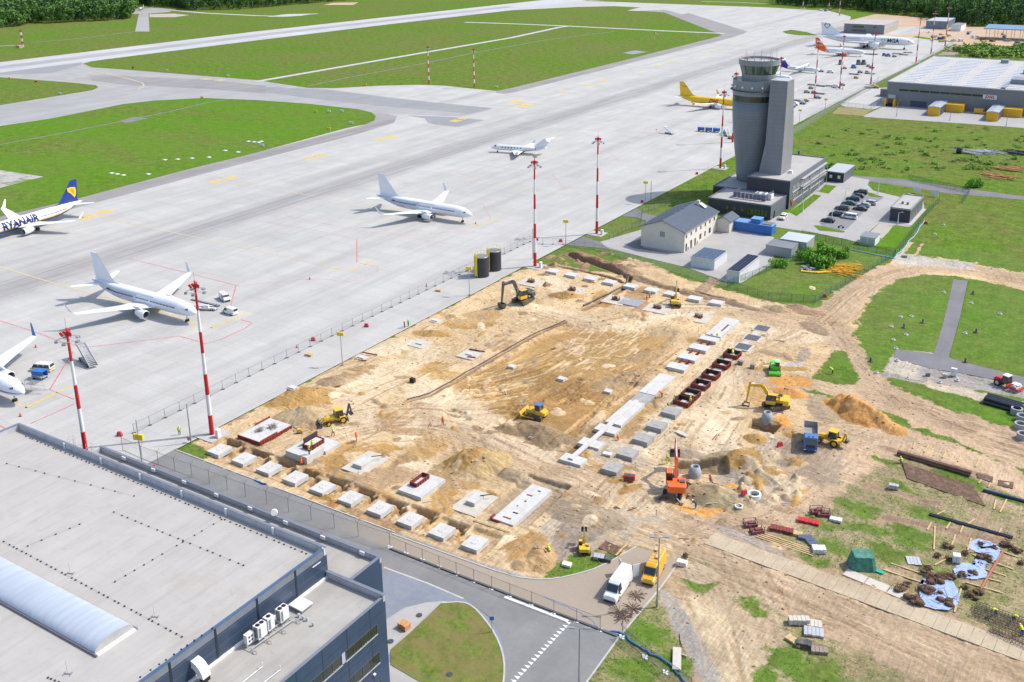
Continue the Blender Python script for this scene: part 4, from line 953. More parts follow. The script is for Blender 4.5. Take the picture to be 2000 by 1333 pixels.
for sy in(-1,1):
 mb=MB();mb.loft([airfoil((X0-9.5,sy*.5,zc-.85,5.4,.5),(0,0,0,1,1))[0],airfoil((0,0,0,1,1),(X0-14.5,sy*12,zc-.15,1.5,.14))[1],airfoil((0,0,0,1,1),(X0-15.6,sy*12.5,zc+1.2,.6,.06))[1]],False,True);mb.build('wing',P_WHITE,t)
 mb=MB();mb.tube((X0-16.6,sy*1.95,zc+.65),(X0-20.4,sy*1.95,zc+.65),.72,.5,14);en=mb.build('engine',P_WHITE,t)
 mb=MB();mb.tube((X0-16.55,sy*1.95,zc+.65),(X0-16.7,sy*1.95,zc+.65),.58,.5,14);mb.tube((X0-20.3,sy*1.95,zc+.65),(X0-20.5,sy*1.95,zc+.65),.42,.4,14);mb.build('intake',P_DARK,en)
 mb=MB();mb.loft(airfoil((X0-24.2,0,zc+4.6,2.4,.2),(X0-26.2,sy*4.6,zc+4.5,1.1,.1)),False,True);mb.build('tailplane',P_WHITE,t)
mb=MB();V=lambda x,z,c,th:[(x-c*u,th*w*.5,z)for u,w in[(0,0),(.1,.7),(.4,1),(1,0),(.4,-1),(.1,-.7)]]
mb.loft([V(X0-18.8,zc+1.0,5.4,.3),V(X0-23.6,zc+4.65,3.0,.22)],False,True);mb.build('tail_fin',P_WHITE,t)
for gx_,gy_ in((X0-3,0),(X0-14,1.6),(X0-14,-1.6)):
 mb=MB();mb.tube((gx_,gy_,.3),(gx_,gy_,1.6),.08,.08,6);mb.tube((gx_,gy_-.15,.32),(gx_,gy_+.15,.32),.32,.32,10);mb.build('wheel',P_BLACK,t)
 # far little aircraft on the old dispersal
n0=g(277,20,0);t=thing('light_aircraft','small old grey aircraft standing alone before the far forest','light aircraft',n0,math.radians(-55))
mb=MB();mb.loft([ring(8.5-x,rr,2.0+dz,14)for x,rr,dz in((0,.2,-.2),(1.5,1.3,0),(8,1.4,.1),(13,.7,.6),(17,.15,1.0))],True,True);mb.build('fuselage',mat('old_grey_paint',(.42,.44,.46),.5,0,.1,1),t)
mb=MB();mb.box((1.5,0,3.1),(2.6,26,.3));mb.build('wing',MATS['old_grey_paint'],t)
mb=MB();mb.box((-7.6,0,4.4),(2,.2,3));mb.box((-7.8,0,3.2),(1.5,7,.15));mb.build('tail_fin',MATS['old_grey_paint'],t)
# buildings
def panel_mat(name,a,var=.06,hs=None,vs=None,line=.55,rough=.42,spec=.4,metal=0.0,off=0.0):
 """cladding with horizontal (hs) and vertical (vs) panel joints in world metres"""
 m=bpy.data.materials.new(name);m.use_nodes=True;k=NT(m);P=k.pos()
 k.b.inputs['Roughness'].default_value=rough;k.b.inputs['Metallic'].default_value=metal;k.b.inputs['Specular IOR Level'].default_value=spec
 c=k.mix(k.rng(k.noise(k.pos((1,1,.3)),.5,5,.6),.3,.7),[x*(1-var)for x in a],[x*(1+var)for x in a])
 ge=k.n('ShaderNodeNewGeometry');sx=k.n('ShaderNodeSeparateXYZ');k.l(ge.outputs['Position'],sx.inputs[0])
 def lines(v,step,w,o=0.0):
  f=k.math('FRACT',k.math('DIVIDE',k.math('ADD',v,500*step+o),step));return k.math('LESS_THAN',f,w/step)
 if hs:c=k.mix(k.math('MULTIPLY',lines(sx.outputs[2],hs,.06,off),1.0),c,[x*line for x in a])
 if vs:c=k.mix(lines(k.math('ADD',sx.outputs[0],sx.outputs[1]),vs,.07),c,[x*line for x in a])
 k.l(c,k.b.inputs['Base Color']);MATS[name]=m;return m
def roof_mat(name,a,b,rz=0,seam=1.05):
 m=bpy.data.materials.new(name);m.use_nodes=True;k=NT(m);P=k.pos()
 k.b.inputs['Roughness'].default_value=.75;k.b.inputs['Specular IOR Level'].default_value=.25
 c=k.mix(k.rng(k.noise(P,.12,7,.68),.34,.66),a,b)
 c=k.mix(k.math('MULTIPLY',k.rng(k.noise(k.pos((2.0,.16,1)),.5,7,.75),.5,.7),.42),c,[x*.74 for x in a])
 c=k.mix(k.math('MULTIPLY',k.rng(k.noise(k.pos((.25,1.6,1)),.5,7,.75),.53,.72),.38),c,(.37,.33,.28))
 c=k.mix(k.math('MULTIPLY',k.rng(k.noise(P,.8,8,.8),.58,.7),.4),c,[x*.55 for x in a])
 c=k.mix(k.math('MULTIPLY',k.rng(k.noise(P,.16,6,.7),.56,.66),.35),c,(.34,.30,.245))
 br=k.n('ShaderNodeTexBrick',offset=.5);br.inputs['Scale'].default_value=1;br.inputs['Brick Width'].default_value=seam;br.inputs['Row Height'].default_value=9.0
 br.inputs['Mortar Size'].default_value=.018;br.inputs['Color1'].default_value=(1,1,1,1);br.inputs['Color2'].default_value=(.965,.965,.97,1);br.inputs['Mortar'].default_value=(.90,.90,.90,1)
 k.l(k.pos(rot=rz),br.inputs['Vector']);k.l(k.mix(1.0,c,br.outputs['Color'],'MULTIPLY'),k.b.inputs['Base Color']);return m
R_MEM=roof_mat('roof_membrane',(.38,.36,.335),(.425,.405,.38))
R_MEM2=roof_mat('office_roof_membrane',(.31,.295,.27),(.40,.385,.355))
C_NAVY=panel_mat('navy_cladding',(.038,.062,.11),.10,None,None,1.9,rough=.35)
C_NAVY2=panel_mat('navy_panel',(.036,.056,.095),.10,hs=1.35,vs=None,line=2.1,off=.2,rough=.32)
C_NAVY3=panel_mat('navy_facade',(.035,.06,.11),.08,hs=None,vs=None,rough=.4)
C_GREYP=mat('parapet_grey_sheet',(.46,.47,.50),.5,.2,.12,.7);C_CAP=mat('parapet_cap',(.50,.52,.56),.35,.5,.08,1)
C_CAPN=mat('navy_cap',(.19,.21,.25),.4,.2,.1,1)
W_DARK=glassy('dark_window',(.02,.026,.022),.12);FR_AL=mat('window_frame_grey',(.10,.11,.12),.4,.3,.05,1)
WHT=mat('white_sheet_metal',(.68,.69,.70),.45,0,.06,1);LGREY=mat('light_grey_metal',(.45,.46,.47),.45,.3,.08,1.5);MGREY=mat('mid_grey_metal',(.22,.23,.24),.5,.3,.1,1.5)
CONCR=mat('raw_concrete',(.42,.41,.395),.9,0,.14,1.5,dirt=((.30,.28,.25),.45));CONCN=mat('fresh_concrete',(.50,.495,.475),.9,0,.10,1.6,dirt=((.38,.35,.31),.4))
CONCD=mat('dark_fresh_concrete',(.30,.295,.28),.9,0,.14,1.2,dirt=((.40,.37,.33),.35));BLIND=mat('blinding_concrete',(.47,.44,.385),.9,0,.10,.9,dirt=((.46,.37,.25),.5))
BRUST=mat('rusty_steel',(.20,.075,.035),.8,.2,.3,2);WOOD=mat('fresh_timber',(.50,.36,.18),.8,0,.15,2)
# terminal hall
XH,YH,ZH=-79.0,78.5,17.4;XHL=-143.3
t=thing('terminal_building','large navy clad terminal building with pale flat roofs and arched skylight','terminal building',(XH,YH,0))
def rel(x,y,z=0):return(x-XH,y-YH,z)
mb=MB();mb.bb(XHL-XH,0,-100,0,0,ZH-1.12);hw=mb.build('wall',C_NAVY2,t)
mb=MB();mb.bb(XHL-XH+.32,-.30,-99.7,-.32,ZH-1.12,ZH-1.02);mb.build('roof',R_MEM,t)
# parapets
mb=MB();mb.bb(XHL-XH,0,-.32,0,ZH-1.1,ZH-.06,mi=0);mb.bb(XHL-XH,XHL-XH+.32,-100,-.33,ZH-1.1,ZH-.06,mi=0)
mb.bb(-.28,-.003,-100,-.33,ZH-1.1,ZH-.10,mi=1)
for i in range(30):mb.bb(XHL-XH+.6+i*2.15,XHL-XH+.66+i*2.15,-.36,-.325,ZH-1.05,ZH-.1,mi=2)
mb.build('parapet',[C_GREYP,C_CAPN,C_CAP],t)
mb=MB();mb.bb(XHL-XH-.05,.06,-.36,.03,ZH-.058,ZH);mb.bb(XHL-XH-.05,XHL-XH+.38,-100,-.405,ZH-.058,ZH+.02);mb.build('parapet_cap',C_CAPN,t)
mb=MB();mb.bb(-.34,.05,-100,-.41,ZH-.098,ZH-.02);mb.build('edge_cap',mat('blue_edge_cap',(.09,.15,.26),.35,.3,.1,1),t)
# vertical cladding joints on the +x wall
mb=MB()
for i in range(12):mb.bb(.001,.035,-6.2*i-5.6,-6.2*i-5.3,12.9,ZH-.1)
mb.build('cladding_joint',mat('joint_dark',(.012,.02,.035),.5,0,0),t)
mb=MB();mb.bb(.02,.10,-2.6,-1.2,15.9,15.98);mb.build('wall_light',WHT,t)
# office block with windows
XO,ZO=-69.8,14.0
mb=MB();mb.bb(.002,XO-XH,-100,0,0,ZO-1.0);mb.build('wall',C_NAVY3,t)
mb=MB();mb.bb(.25,XO-XH-.3,-99,-.35,ZO-1.0,ZO-.92);mb.build('roof',R_MEM2,t)
mb=MB();mb.bb(.002,XO-XH,-.35,0,ZO-1.0,ZO-.05,mi=0);mb.bb(XO-XH-.28,XO-XH,-100,-.355,ZO-1.0,ZO-.35,mi=1);mb.bb(.003,.24,-99,-.355,ZO-1.0,ZO-.62,mi=2);mb.build('parapet',[C_GREYP,C_NAVY3,WHT],t)
mb=MB();mb.bb(.0,XO-XH+.05,-.42,.05,ZO-.048,ZO+.03);mb.bb(XO-XH-.34,XO-XH+.05,-100,-.43,ZO-.348,ZO-.28);mb.build('parapet_cap',C_CAPN,t)
mb=MB()
for i in range(14):mb.bb(XO-XH+.001,XO-XH+.02,-2.9-i*4.1,-2.86-i*4.1,0,ZO-.4)
for z in(4.55,7.9,8.7,11.9):mb.bb(XO-XH+.001,XO-XH+.015,-100,0,z,z+.03)
mb.build('facade_joint',MATS['joint_dark'],t)
def window_band(y1,y0,z0,z1,n,parent,xf):
 f=MB();f.bb(xf+.01,xf+.06,y0-.06,y1+.06,z0-.10,z0);f.bb(xf+.01,xf+.06,y0-.06,y1+.06,z1,z1+.05)
 for i in range(n+1):yy=y0+(y1-y0)*i/n;f.bb(xf+.01,xf+.06,yy-.03,yy+.03,z0,z1)
 w=f.build('window',FR_AL,parent);p=MB();p.bb(xf+.005,xf+.02,y0,y1,z0,z1);p.build('pane',W_DARK,w)
 s_=MB();s_.bb(xf+.01,xf+.12,y0-.06,y1+.06,z0-.16,z0-.10);s_.build('sill',C_CAP,w)
xo=XO-XH
for a,b in((76.7-YH,71.1-YH),(70.4-YH,64.3-YH),(63.6-YH,57.6-YH),(56.9-YH,50-YH)):window_band(a,b,9.5,10.8,4,t,xo)
mb=MB();mb.bb(xo+.01,xo+.04,70.45-YH,71.0-YH,9.4,10.85);mb.build('white_panel',mat('lilac_panel',(.40,.41,.52),.4,0,.05,1),t)
for a,b in((76.8-YH,70.7-YH),(70.0-YH,64-YH),(63.3-YH,57.3-YH)):window_band(a,b,5.25,6.75,4,t,xo)
for a,b in((76.8-YH,70.7-YH),(70.0-YH,64-YH)):window_band(a,b,1.1,2.6,4,t,xo)
mb=MB();mb.box((xo+.15,77.9-YH-2.3,4.3),(.25,.35,.18));mb.build('facade_lamp',WHT,t)
# lower strip on the far side
XL,YL,ZL=-75.1,84.2,14.0;XLL=-131.5
mb=MB();mb.bb(XLL-XH,XL-XH,.002,YL-YH,0,ZL-.9);mb.build('wall',C_NAVY3,t)
mb=MB();mb.bb(XLL-XH+.3,XL-XH-.3,.01,YL-YH-.32,ZL-.9,ZL-.82);mb.build('roof',R_MEM2,t)
mb=MB();mb.bb(XLL-XH,XL-XH,YL-YH-.32,YL-YH,ZL-.9,ZL-.05,mi=0);mb.bb(XL-XH-.3,XL-XH,.003,YL-YH-.325,ZL-.9,ZL-.05,mi=1);mb.bb(XLL-XH,XLL-XH+.3,.003,YL-YH-.325,ZL-.9,ZL-.05,mi=0)
for i in range(26):mb.bb(XLL-XH+1+i*2.15,XLL-XH+1.06+i*2.15,YL-YH-.36,YL-YH-.325,ZL-.85,ZL-.1,mi=2)
mb.build('parapet',[C_GREYP,C_NAVY3,C_CAP],t)
mb=MB();mb.bb(XLL-XH-.05,XL-XH+.06,YL-YH-.38,YL-YH+.06,ZL-.048,ZL+.03);mb.bb(XL-XH-.36,XL-XH+.06,.01,YL-YH-.385,ZL-.048,ZL+.03);mb.build('parapet_cap',C_CAPN,t)
mb=MB()
for i in range(8):mb.box((XLL-XH+6+i*6.8,YL-YH-.42,ZL-.25),(.8,.28,.5))
mb.build('overflow_box',WHT,t)
mb=MB()
for i in range(7):mb.box((XHL-XH+12+i*8.7,-.42,ZH-.5),(.35,.14,1.0))
mb.build('parapet_post',WHT,t)
mb=MB();mb.bb(XLL-XH+.6,XLL-XH+3.4,1.0,3.2,ZL-.75,ZL+.3);mb.build('roof_vent_box',WHT,t)
# arched skylight
sx0,sx1,sy0,sy1,z0=-105.2-22,-87.7,51.7,56.7,ZH-1.02
t2=thing('roof_skylight','long barrel vaulted translucent skylight on the terminal roof','skylight',((sx0+sx1)/2,(sy0+sy1)/2,z0))
# vault axis runs along y->x: measured ends lie on a line parallel to x
t2.location=(sx1,(sy0+sy1)/2,z0)
n=16;hw_=(sy1-sy0)/2;Ls=75.0
arc=[(-hw_*math.cos(PI*i/n),1.05*math.sin(PI*i/n)**.8+.22)for i in range(n+1)]
M_SKY=bpy.data.materials.new('polycarbonate');M_SKY.use_nodes=True;k=NT(M_SKY)
k.b.inputs['Roughness'].default_value=.3;k.b.inputs['Metallic'].default_value=.15;k.b.inputs['Specular IOR Level'].default_value=.8
ge=k.n('ShaderNodeNewGeometry');sxn=k.n('ShaderNodeSeparateXYZ');k.l(ge.outputs['Position'],sxn.inputs[0])
fr=k.math('LESS_THAN',k.math('FRACT',k.math('DIVIDE',sxn.outputs[0],1.05)),.05)
c=k.mix(k.rng(k.noise(k.pos((1,.05,1)),1.2,4,.6),.3,.7),(.40,.44,.50),(.50,.54,.60));k.l(k.mix(k.math('MULTIPLY',fr,.5),c,(.30,.36,.46)),k.b.inputs['Base Color'])
mb=MB();mb.loft([[(x,y,z)for y,z in arc]for x in(0,-Ls)],True,False,closed=False);mb.build('glazing',M_SKY,t2)
mb=MB()
for x in(0,-Ls):mb.prism(arc,x-.02,x+.02,axis='x')
mb.split('end_panel',mat('grey_glazing',(.38,.38,.36),.4,0,.1,1),t2)
mb=MB();mb.bb(-Ls-.1,.45,-hw_-.16,-hw_+.02,0,.28,mi=1);mb.bb(-Ls-.1,.45,hw_-.02,hw_+.16,0,.28,mi=1);mb.bb(.03,.45,-hw_+.03,hw_-.03,0,.22);mb.build('upstand',[WHT,mat('plum_grey',(.22,.20,.23),.5,.2,.05,1)],t2)
# roof clamps for the lightning wires (two crossing lines of small blocks)
def roof_line(p0,p1,n,z,label):
 A,B=np.array(g(*p0,z)),np.array(g(*p1,z));th=thing('lightning_conductor',label,'lightning conductor',(A[0],A[1],z),0,'lightning conductors on the roof')
 mb=MB();d=B-A;mb.tube((0,0,.09),(d[0],d[1],.09),.012,.012,4);mb.build('wire',MGREY,th)
 mb=MB()
 for i in range(n+1):
  f=i/n+random.uniform(-.25,.25)/n;mb.box((d[0]*f,d[1]*f,.05),(.17,.17,.1))
 mb.split('wire_clamp',P_BLACK,th)
roof_line((8,1059),(358,1246),34,ZH-1.0,'dotted wire line running just above the arched skylight')
roof_line((225,1002),(478,1106),18,ZH-1.0,'dotted wire line across the middle of the upper roof')
roof_line((220,1140),(432,1016),11,ZH-1.0,'dotted wire line crossing the roof away from the skylight')
roof_line((16,907),(256,968),9,ZH-1.0,'dotted wire line near the upper left roof corner')
roof_line((95,1325),(115,1333),3,ZH-1.0,'short dotted wire near the lower edge of the roof')
roof_line((60,1065),(160,1023),4,ZH-1.0,'short dotted wire rising from the left roof edge')
roof_line((275,1323),(412,1230),9,ZH+.02-.0,'row of dark clamps along the navy roof edge')
roof_line((50,853),(600,1083),60,ZH-1.0,'dense row of dark clamps at the foot of the long grey parapet')
for(a,b),lb in(((137,1121),'small lifting bracket beside the skylight on the pale roof'),((302,1206),'small lifting bracket at the right part of the pale roof'),((132,1317),'small lifting bracket below the skylight end')):
 p=g(a,b,ZH-1);mb=MB();mb.bb(-.4,.4,-.03,.03,0,.1);mb.bb(-.4,-.34,-.3,.3,0,.08);mb.bb(.34,.4,-.3,.3,0,.08);mb.tube((0,0,0),(0,0,1.6),.015,.015,5)
 one('roof_bracket',mb,MGREY,lb,'roof bracket',None,(p[0],p[1],ZH-1.02),.5)
 # heat pumps, ducts and hatch on the office roof
zr=ZO-.92
def heat_pump(label,p,w,fans):
 t=thing('heat_pump',label,'air conditioner',(p[0],p[1],zr),0,'air conditioning units on the office roof')
 mb=MB();mb.bb(-.42,.42,-w/2,w/2,.55,2.2);mb.build('casing',WHT,t)
 mb=MB()
 for f in range(fans):
  yy=(f-(fans-1)/2)*.62;mb.tube((0,yy,2.2),(0,yy,2.24),.27,.27,16)
 mb.build('fan_grille',P_DARK,t)
 mb=MB();mb.bb(.42,.44,-w/2+.1,-w/2+.4,.7,2.0);mb.bb(-.3,.3,-w/2-.015,-w/2-.001,.7,2.1);mb.build('louvre',MGREY,t)
 mb=MB();mb.bb(-.42,-.36,-w/2,w/2,.4,.55);mb.bb(.36,.42,-w/2,w/2,.4,.55)
 for a in(-.39,.39):mb.tube((a,-w/2+.1,0),(a,-w/2+.1,.4),.04,.04,6)
 mb.build('stand',MGREY,t)
for lb,(a,b),w,f in(('tall white twin fan unit farthest along the roof rail',(553,1217),1.35,2),('white single fan unit between the two twin fan units',(527,1235),1.0,1),('white twin fan unit in the middle of the rail',(510,1250),1.35,2)):heat_pump(lb,g(a,b,zr),w,f)
p=g(488,1261,zr);t=thing('heat_pump','low white unit with four round side vents at the near rail end','air conditioner',(p[0],p[1],zr),0,'air conditioning units on the office roof')
mb=MB();mb.bb(-.28,.28,-.55,.55,.5,1.7);mb.build('casing',WHT,t);mb=MB()
for a in(-.2,.2):
 for b in(.85,1.35):mb.tube((.28,a,b),(.31,a,b),.13,.13,12)
mb.build('vent',P_DARK,t)
A=np.array(g(487,1271,zr));B=np.array(g(572,1212,zr));t=thing('equipment_rail','grey steel rail frame carrying the roof units','rail frame',(A[0],A[1],zr));d=B-A
mb=MB()
for o_ in(-.42,.42):mb.bar((o_,0,.42),(d[0]+o_,d[1],.42),.1,.1)
mb.build('rail',LGREY,t);mb=MB()
for f in(0,.33,.66,1):
 q=d*f
 mb.bar((q[0]-.6,q[1],.4),(q[0]+1.2,q[1],.4),.07,.07);mb.bar((q[0]+1.2,q[1],.4),(q[0]+1.2,q[1],0),.06,.06);mb.bar((q[0]+1.2,q[1],.4),(q[0]+.4,q[1],.0),.05,.05)
mb.build('support',LGREY,t)
p=g(588,1187,zr);t=thing('roof_hatch','white sloping roof hatch beside the air conditioning rail','roof hatch',(p[0],p[1],zr),.0)
mb=MB();mb.bb(-.95,.95,-.85,.85,0,.42);mb.build('upstand',MGREY,t);mb=MB();mb.box((0,0,.52),(2.1,1.9,.14),rot=Matrix.Rotation(.06,3,'Y'));mb.build('lid',WHT,t)
for i,(a,b)in enumerate(((584,1206),(592,1210),(600,1213),(612,1223))):
 p=g(a,b,zr);mb=MB();mb.tube((0,0,0),(0,0,.42),.13,.13,10);mb.tube((0,0,.42),(0,0,.5),.2,.16,10)
 one('vent_pipe',mb,LGREY,('grey vent pipe nearest the roof hatch','second grey vent pipe from the roof hatch','third grey vent pipe from the roof hatch','grey vent pipe standing apart from the others')[i],'vent pipe','vent pipes on the office roof',(p[0],p[1],zr))
p=g(374,1318,zr);t=thing('ventilation_duct','white curved ventilation duct elbow against the navy wall','air duct',(XH+.05,p[1],zr))
mb=MB();rings=[]
for i in range(7):
 a=i/6*PI/2;cx_=0+1.3*math.sin(a);cz_=2.1-1.3*(1-math.cos(a));u=(math.cos(a),-math.sin(a));v=(math.sin(a),math.cos(a))
 rings.append([(cx_+v[0]*w,yy,cz_+v[1]*w)for w,yy in((-.45,-.55),(.45,-.55),(.45,.55),(-.45,.55))])
mb.loft(rings,False,True);mb.build('elbow',WHT,t);mb=MB();mb.bb(1.02,1.75,-.42,.42,.28,.78);mb.build('mouth',P_DARK,t)
for(a,b),(c,e),lb in(((478,1333),(513,1305),'long white pipe on the office roof ending in an upturned tip'),((520,1333),(548,1311),'white pipe pair beside the roof edge')):
 A=np.array(g(a,b,zr));B=np.array(g(c,e,zr));d=B-A;A2=A-d*2;mb=MB();d=B-A2
 mb.path([(0,0,.2),(d[0],d[1],.2),(d[0],d[1],.75)],.055,8)
 one('roof_pipe',mb,WHT,lb,'pipe',None,(A2[0],A2[1],zr))
for(a,b),lb in(((537,1017),'white round antenna dish on the lower roof strip'),):
 p=g(a,b,ZL-.8);t=thing('satellite_dish',lb,'dish antenna',(p[0],p[1],ZL-.82));mb=MB();mb.tube((0,0,0),(0,0,1.0),.05,.05,8);mb.bb(-.35,.35,-.35,.35,0,.1);mb.build('mount',LGREY,t)
 mb=MB();mb.tube((0,0,1.3),(.25,-.28,1.45),.5,.42,18);mb.build('dish',WHT,t)
for(a,b),lb in(((629,1052),'small red beacon lamp by the hall roof corner'),((302,919),'small red beacon lamp in the middle of the lower strip')):
 p=g(a,b,ZL-.8);mb=MB();mb.tube((0,0,0),(0,0,.6),.05,.05,6);mb.tube((0,0,.6),(0,0,.9),.16,.14,10);one('beacon_lamp',mb,mat('beacon_red',(.55,.02,.03),.4,0,0),lb,'beacon lamp',None,(p[0],p[1],ZL-.82))
for(a,b),s_,lb in(((558,735+0),0,''),)[:0]:pass
for(a,b),lb in(((148,870),'round cage of ladder rails rising behind the grey parapet'),((192,880),'second ladder cage farther along the parapet')):
 x_,y_=g(a,b,ZH-1);mb=MB()
 for z in(0,.6,1.2,1.8):mb.path([(.5*math.cos(i*PI/6),.5*math.sin(i*PI/6),z+.4)for i in range(10)],.02,4)
 for i in range(0,10,2):mb.tube((.5*math.cos(i*PI/6),.5*math.sin(i*PI/6),-.6),(.5*math.cos(i*PI/6),.5*math.sin(i*PI/6),2.2),.02,.02,4)
 one('ladder_cage',mb,LGREY,lb,'ladder cage','ladder cages on the terminal',(x_,YH+.6,ZH-1.6))
 # control tower
TXC,TYC=-116.9,337.5
C_TOW=panel_mat('tower_cladding',(.20,.215,.235),.10,hs=1.02,vs=None,line=.62,rough=.5,spec=.3,off=.1)
C_SLABT=panel_mat('lift_shaft_cladding',(.23,.232,.25),.08,hs=1.5,vs=None,line=.72,rough=.5,spec=.3)
t=thing('control_tower','tall grey clad airport control tower flaring upward with a glazed cab and tall lift shaft','control tower',(TXC,TYC,0))
def circ(r,z,n=48,cx=0.0,cy=0.0):return[(cx+r*math.cos(2*PI*i/n),cy+r*math.sin(2*PI*i/n),z)for i in range(n)]
prof=[(4.55,3.8),(5.0,8),(5.6,13),(6.25,18),(6.9,23),(7.35,28),(7.55,33.2)]
mb=MB();mb.loft([circ(r,z)for r,z in prof],True,True);mb.build('shaft',C_TOW,t)
mb=MB();mb.loft([circ(7.45,33.2),circ(7.45,35.2)],True,False);bw=mb.build('window_band',W_DARK,t)
mb=MB()
for i in range(24):
 a=2*PI*i/24;mb.box((7.47*math.cos(a),7.47*math.sin(a),34.2),(.12,.1,2.0),rz=a)
mb.build('mullion',FR_AL,bw)
C_RING=panel_mat('ring_cladding',(.25,.265,.28),.08,hs=None,vs=2.2,line=.75,rough=.45,spec=.3)
mb=MB();mb.loft([circ(7.6,35.2),circ(7.75,36.4),circ(7.8,40.4),circ(7.5,40.4),circ(7.5,39.0),circ(5.0,39.0)],False,False,mf=lambda kk,i:0);mb.build('gallery_ring',C_RING,t)
mb=MB();mb.loft([circ(7.86,36.7),circ(8.5,36.8),circ(8.5,37.0),circ(7.86,37.1)],True,False);mb.build('walkway',mat('dark_blue_grey',(.07,.08,.13),.6,.2,.1,1),t)
CO=.9
mb=MB();mb.loft([circ(5.55,39.0,48,CO),circ(5.75,42.4,48,CO)],True,False);mb.build('cab_base',C_RING,t)
mb=MB();mb.loft([circ(5.7,42.4,48,CO),circ(6.7,45.5,48,CO)],True,False,mf=lambda kk,i:0);cab=mb.build('cab_glazing',glassy('cab_glass',(.05,.085,.06),.04),t)
mb=MB()
for i in range(14):
 a=2*PI*(i+.5)/14;mb.bar((CO+5.75*math.cos(a),5.75*math.sin(a),42.4),(CO+6.75*math.cos(a),6.75*math.sin(a),45.5),.12,.12)
mb.build('mullion',FR_AL,cab)
mb=MB();mb.loft([circ(5.2,45.45,48,CO),circ(6.9,45.5,48,CO),circ(7.0,47.3,48,CO),circ(6.8,47.3,48,CO),circ(6.75,46.5,48,CO),circ(3,46.5,48,CO)],False,False);mb.build('roof_ring',C_RING,t)
mb=MB();mb.tube((CO,0,46.45),(CO,0,46.6),6.75,6.75,36);mb.build('roof_deck',mat('deck_pale',(.38,.37,.36),.8,0,.1,.7),t)
for i in range(13):
 a=2*PI*i/13+.3;rr=6.3 if i%3 else 4.2;h=random.uniform(1.6,4.4)
 mb=MB();mb.tube((CO+rr*math.cos(a),rr*math.sin(a),46.5),(CO+rr*math.cos(a),rr*math.sin(a),46.6+h),.045,.03,5);mb.box((CO+rr*math.cos(a),rr*math.sin(a),46.8),(.4,.4,.5));mb.build('antenna',MGREY,t)
mb=MB()
for i in range(20):
 a=2*PI*i/20;b=2*PI*(i+1)/20
 mb.path([(CO+5.2*math.cos(a),5.2*math.sin(a),47.6),(CO+5.2*math.cos(b),5.2*math.sin(b),47.6)],.05,4);mb.tube((CO+5.2*math.cos(a),5.2*math.sin(a),46.5),(CO+5.2*math.cos(a),5.2*math.sin(a),47.6),.04,.04,4)
mb.build('roof_railing',mat('maroon_rail',(.22,.05,.06),.6,0,.1,1),t)
for i in range(6):
 a=math.radians(-150+i*24);mb=MB();mb.tube((7.9*math.cos(a),7.9*math.sin(a),38.2),(8.35*math.cos(a),8.35*math.sin(a),38.3),.3,.34,12);mb.build('dish',WHT,t)
 # lift shaft slab: sloping inner edge
sx0,sx1=-111.6-TXC,-103.3-TXC;sy0,sy1=329.6-TYC,340.5-TYC
mb=MB()
mb.loft([[(sx0+.4,sy0,9.0),(sx1,sy0,9.0),(sx1,sy1,9.0),(sx0+.4,sy1,9.0)],[(sx0+2.2,sy0,20),(sx1+.1,sy0,20),(sx1+.1,sy1,20),(sx0+2.2,sy1,20)],[(sx0+2.6,sy0,41.4),(sx1+.2,sy0,41.4),(sx1+.2,sy1-4,41.4),(sx0+2.6,sy1-4,41.4)]],False,True)
mb.build('lift_shaft',C_SLABT,t)
mb=MB();mb.bb(sx0+2.5,sx1+.3,sy0-.1,sy1-3.9,41.4,41.55);mb.build('shaft_cap',LGREY,t)
# tower base building
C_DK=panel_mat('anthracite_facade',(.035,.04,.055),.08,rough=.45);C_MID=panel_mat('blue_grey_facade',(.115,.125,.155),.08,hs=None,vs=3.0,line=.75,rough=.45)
t=thing('tower_annex','low anthracite office building wrapped round the foot of the control tower','office building',(-97.5,306,0))
ox,oy=-97.5,306
def R2(x0,x1,y0,y1,z0,z1,**k_):return(x0-ox,x1-ox,y0-oy,y1-oy,z0,z1)
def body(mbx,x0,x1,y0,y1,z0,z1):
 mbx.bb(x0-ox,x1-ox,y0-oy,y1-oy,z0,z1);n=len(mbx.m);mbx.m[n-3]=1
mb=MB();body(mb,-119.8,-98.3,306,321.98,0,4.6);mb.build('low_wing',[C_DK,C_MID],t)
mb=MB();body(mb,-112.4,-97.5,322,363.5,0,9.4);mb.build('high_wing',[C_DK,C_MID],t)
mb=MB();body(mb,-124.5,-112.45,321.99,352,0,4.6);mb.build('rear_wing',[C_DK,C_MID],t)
R_A=roof_mat('annex_roof',(.36,.345,.325),(.41,.395,.375),seam=2.0)
mb=MB();mb.bb(*R2(-119.5,-98.6,306.3,321.9,4.6,4.66));mb.bb(*R2(-112.1,-97.8,322.3,363.2,9.4,9.46));mb.bb(*R2(-124.2,-112.5,322.3,351.7,4.601,4.661));mb.build('roof',R_A,t)
mb=MB()
for x0,x1,y0,y1,z in((-119.8,-98.3,306,322,4.6),(-112.4,-97.5,322,363.5,9.4),(-124.5,-112.45,322,352,4.6)):
 mb.bb(*R2(x0-.05,x1+.05,y0-.05,y0+.28,z,z+.4));mb.bb(*R2(x0-.05,x0+.28,y0+.281,y1-.281,z,z+.4));mb.bb(*R2(x1-.28,x1+.05,y0+.281,y1-.281,z,z+.4));mb.bb(*R2(x0-.05,x1+.05,y1-.28,y1+.05,z,z+.4))
mb.build('parapet',mat('annex_parapet',(.16,.17,.20),.45,.2,.08,1),t)
for i in range(4):
 x_=-113.5+i*2.6;mb=MB();mb.bb(*R2(x_,x_+.8,305.93,305.99,1.8,2.8));mb.build('window',mat('olive_window',(.09,.11,.02),.2,0,.3,2,spec=.8),t)
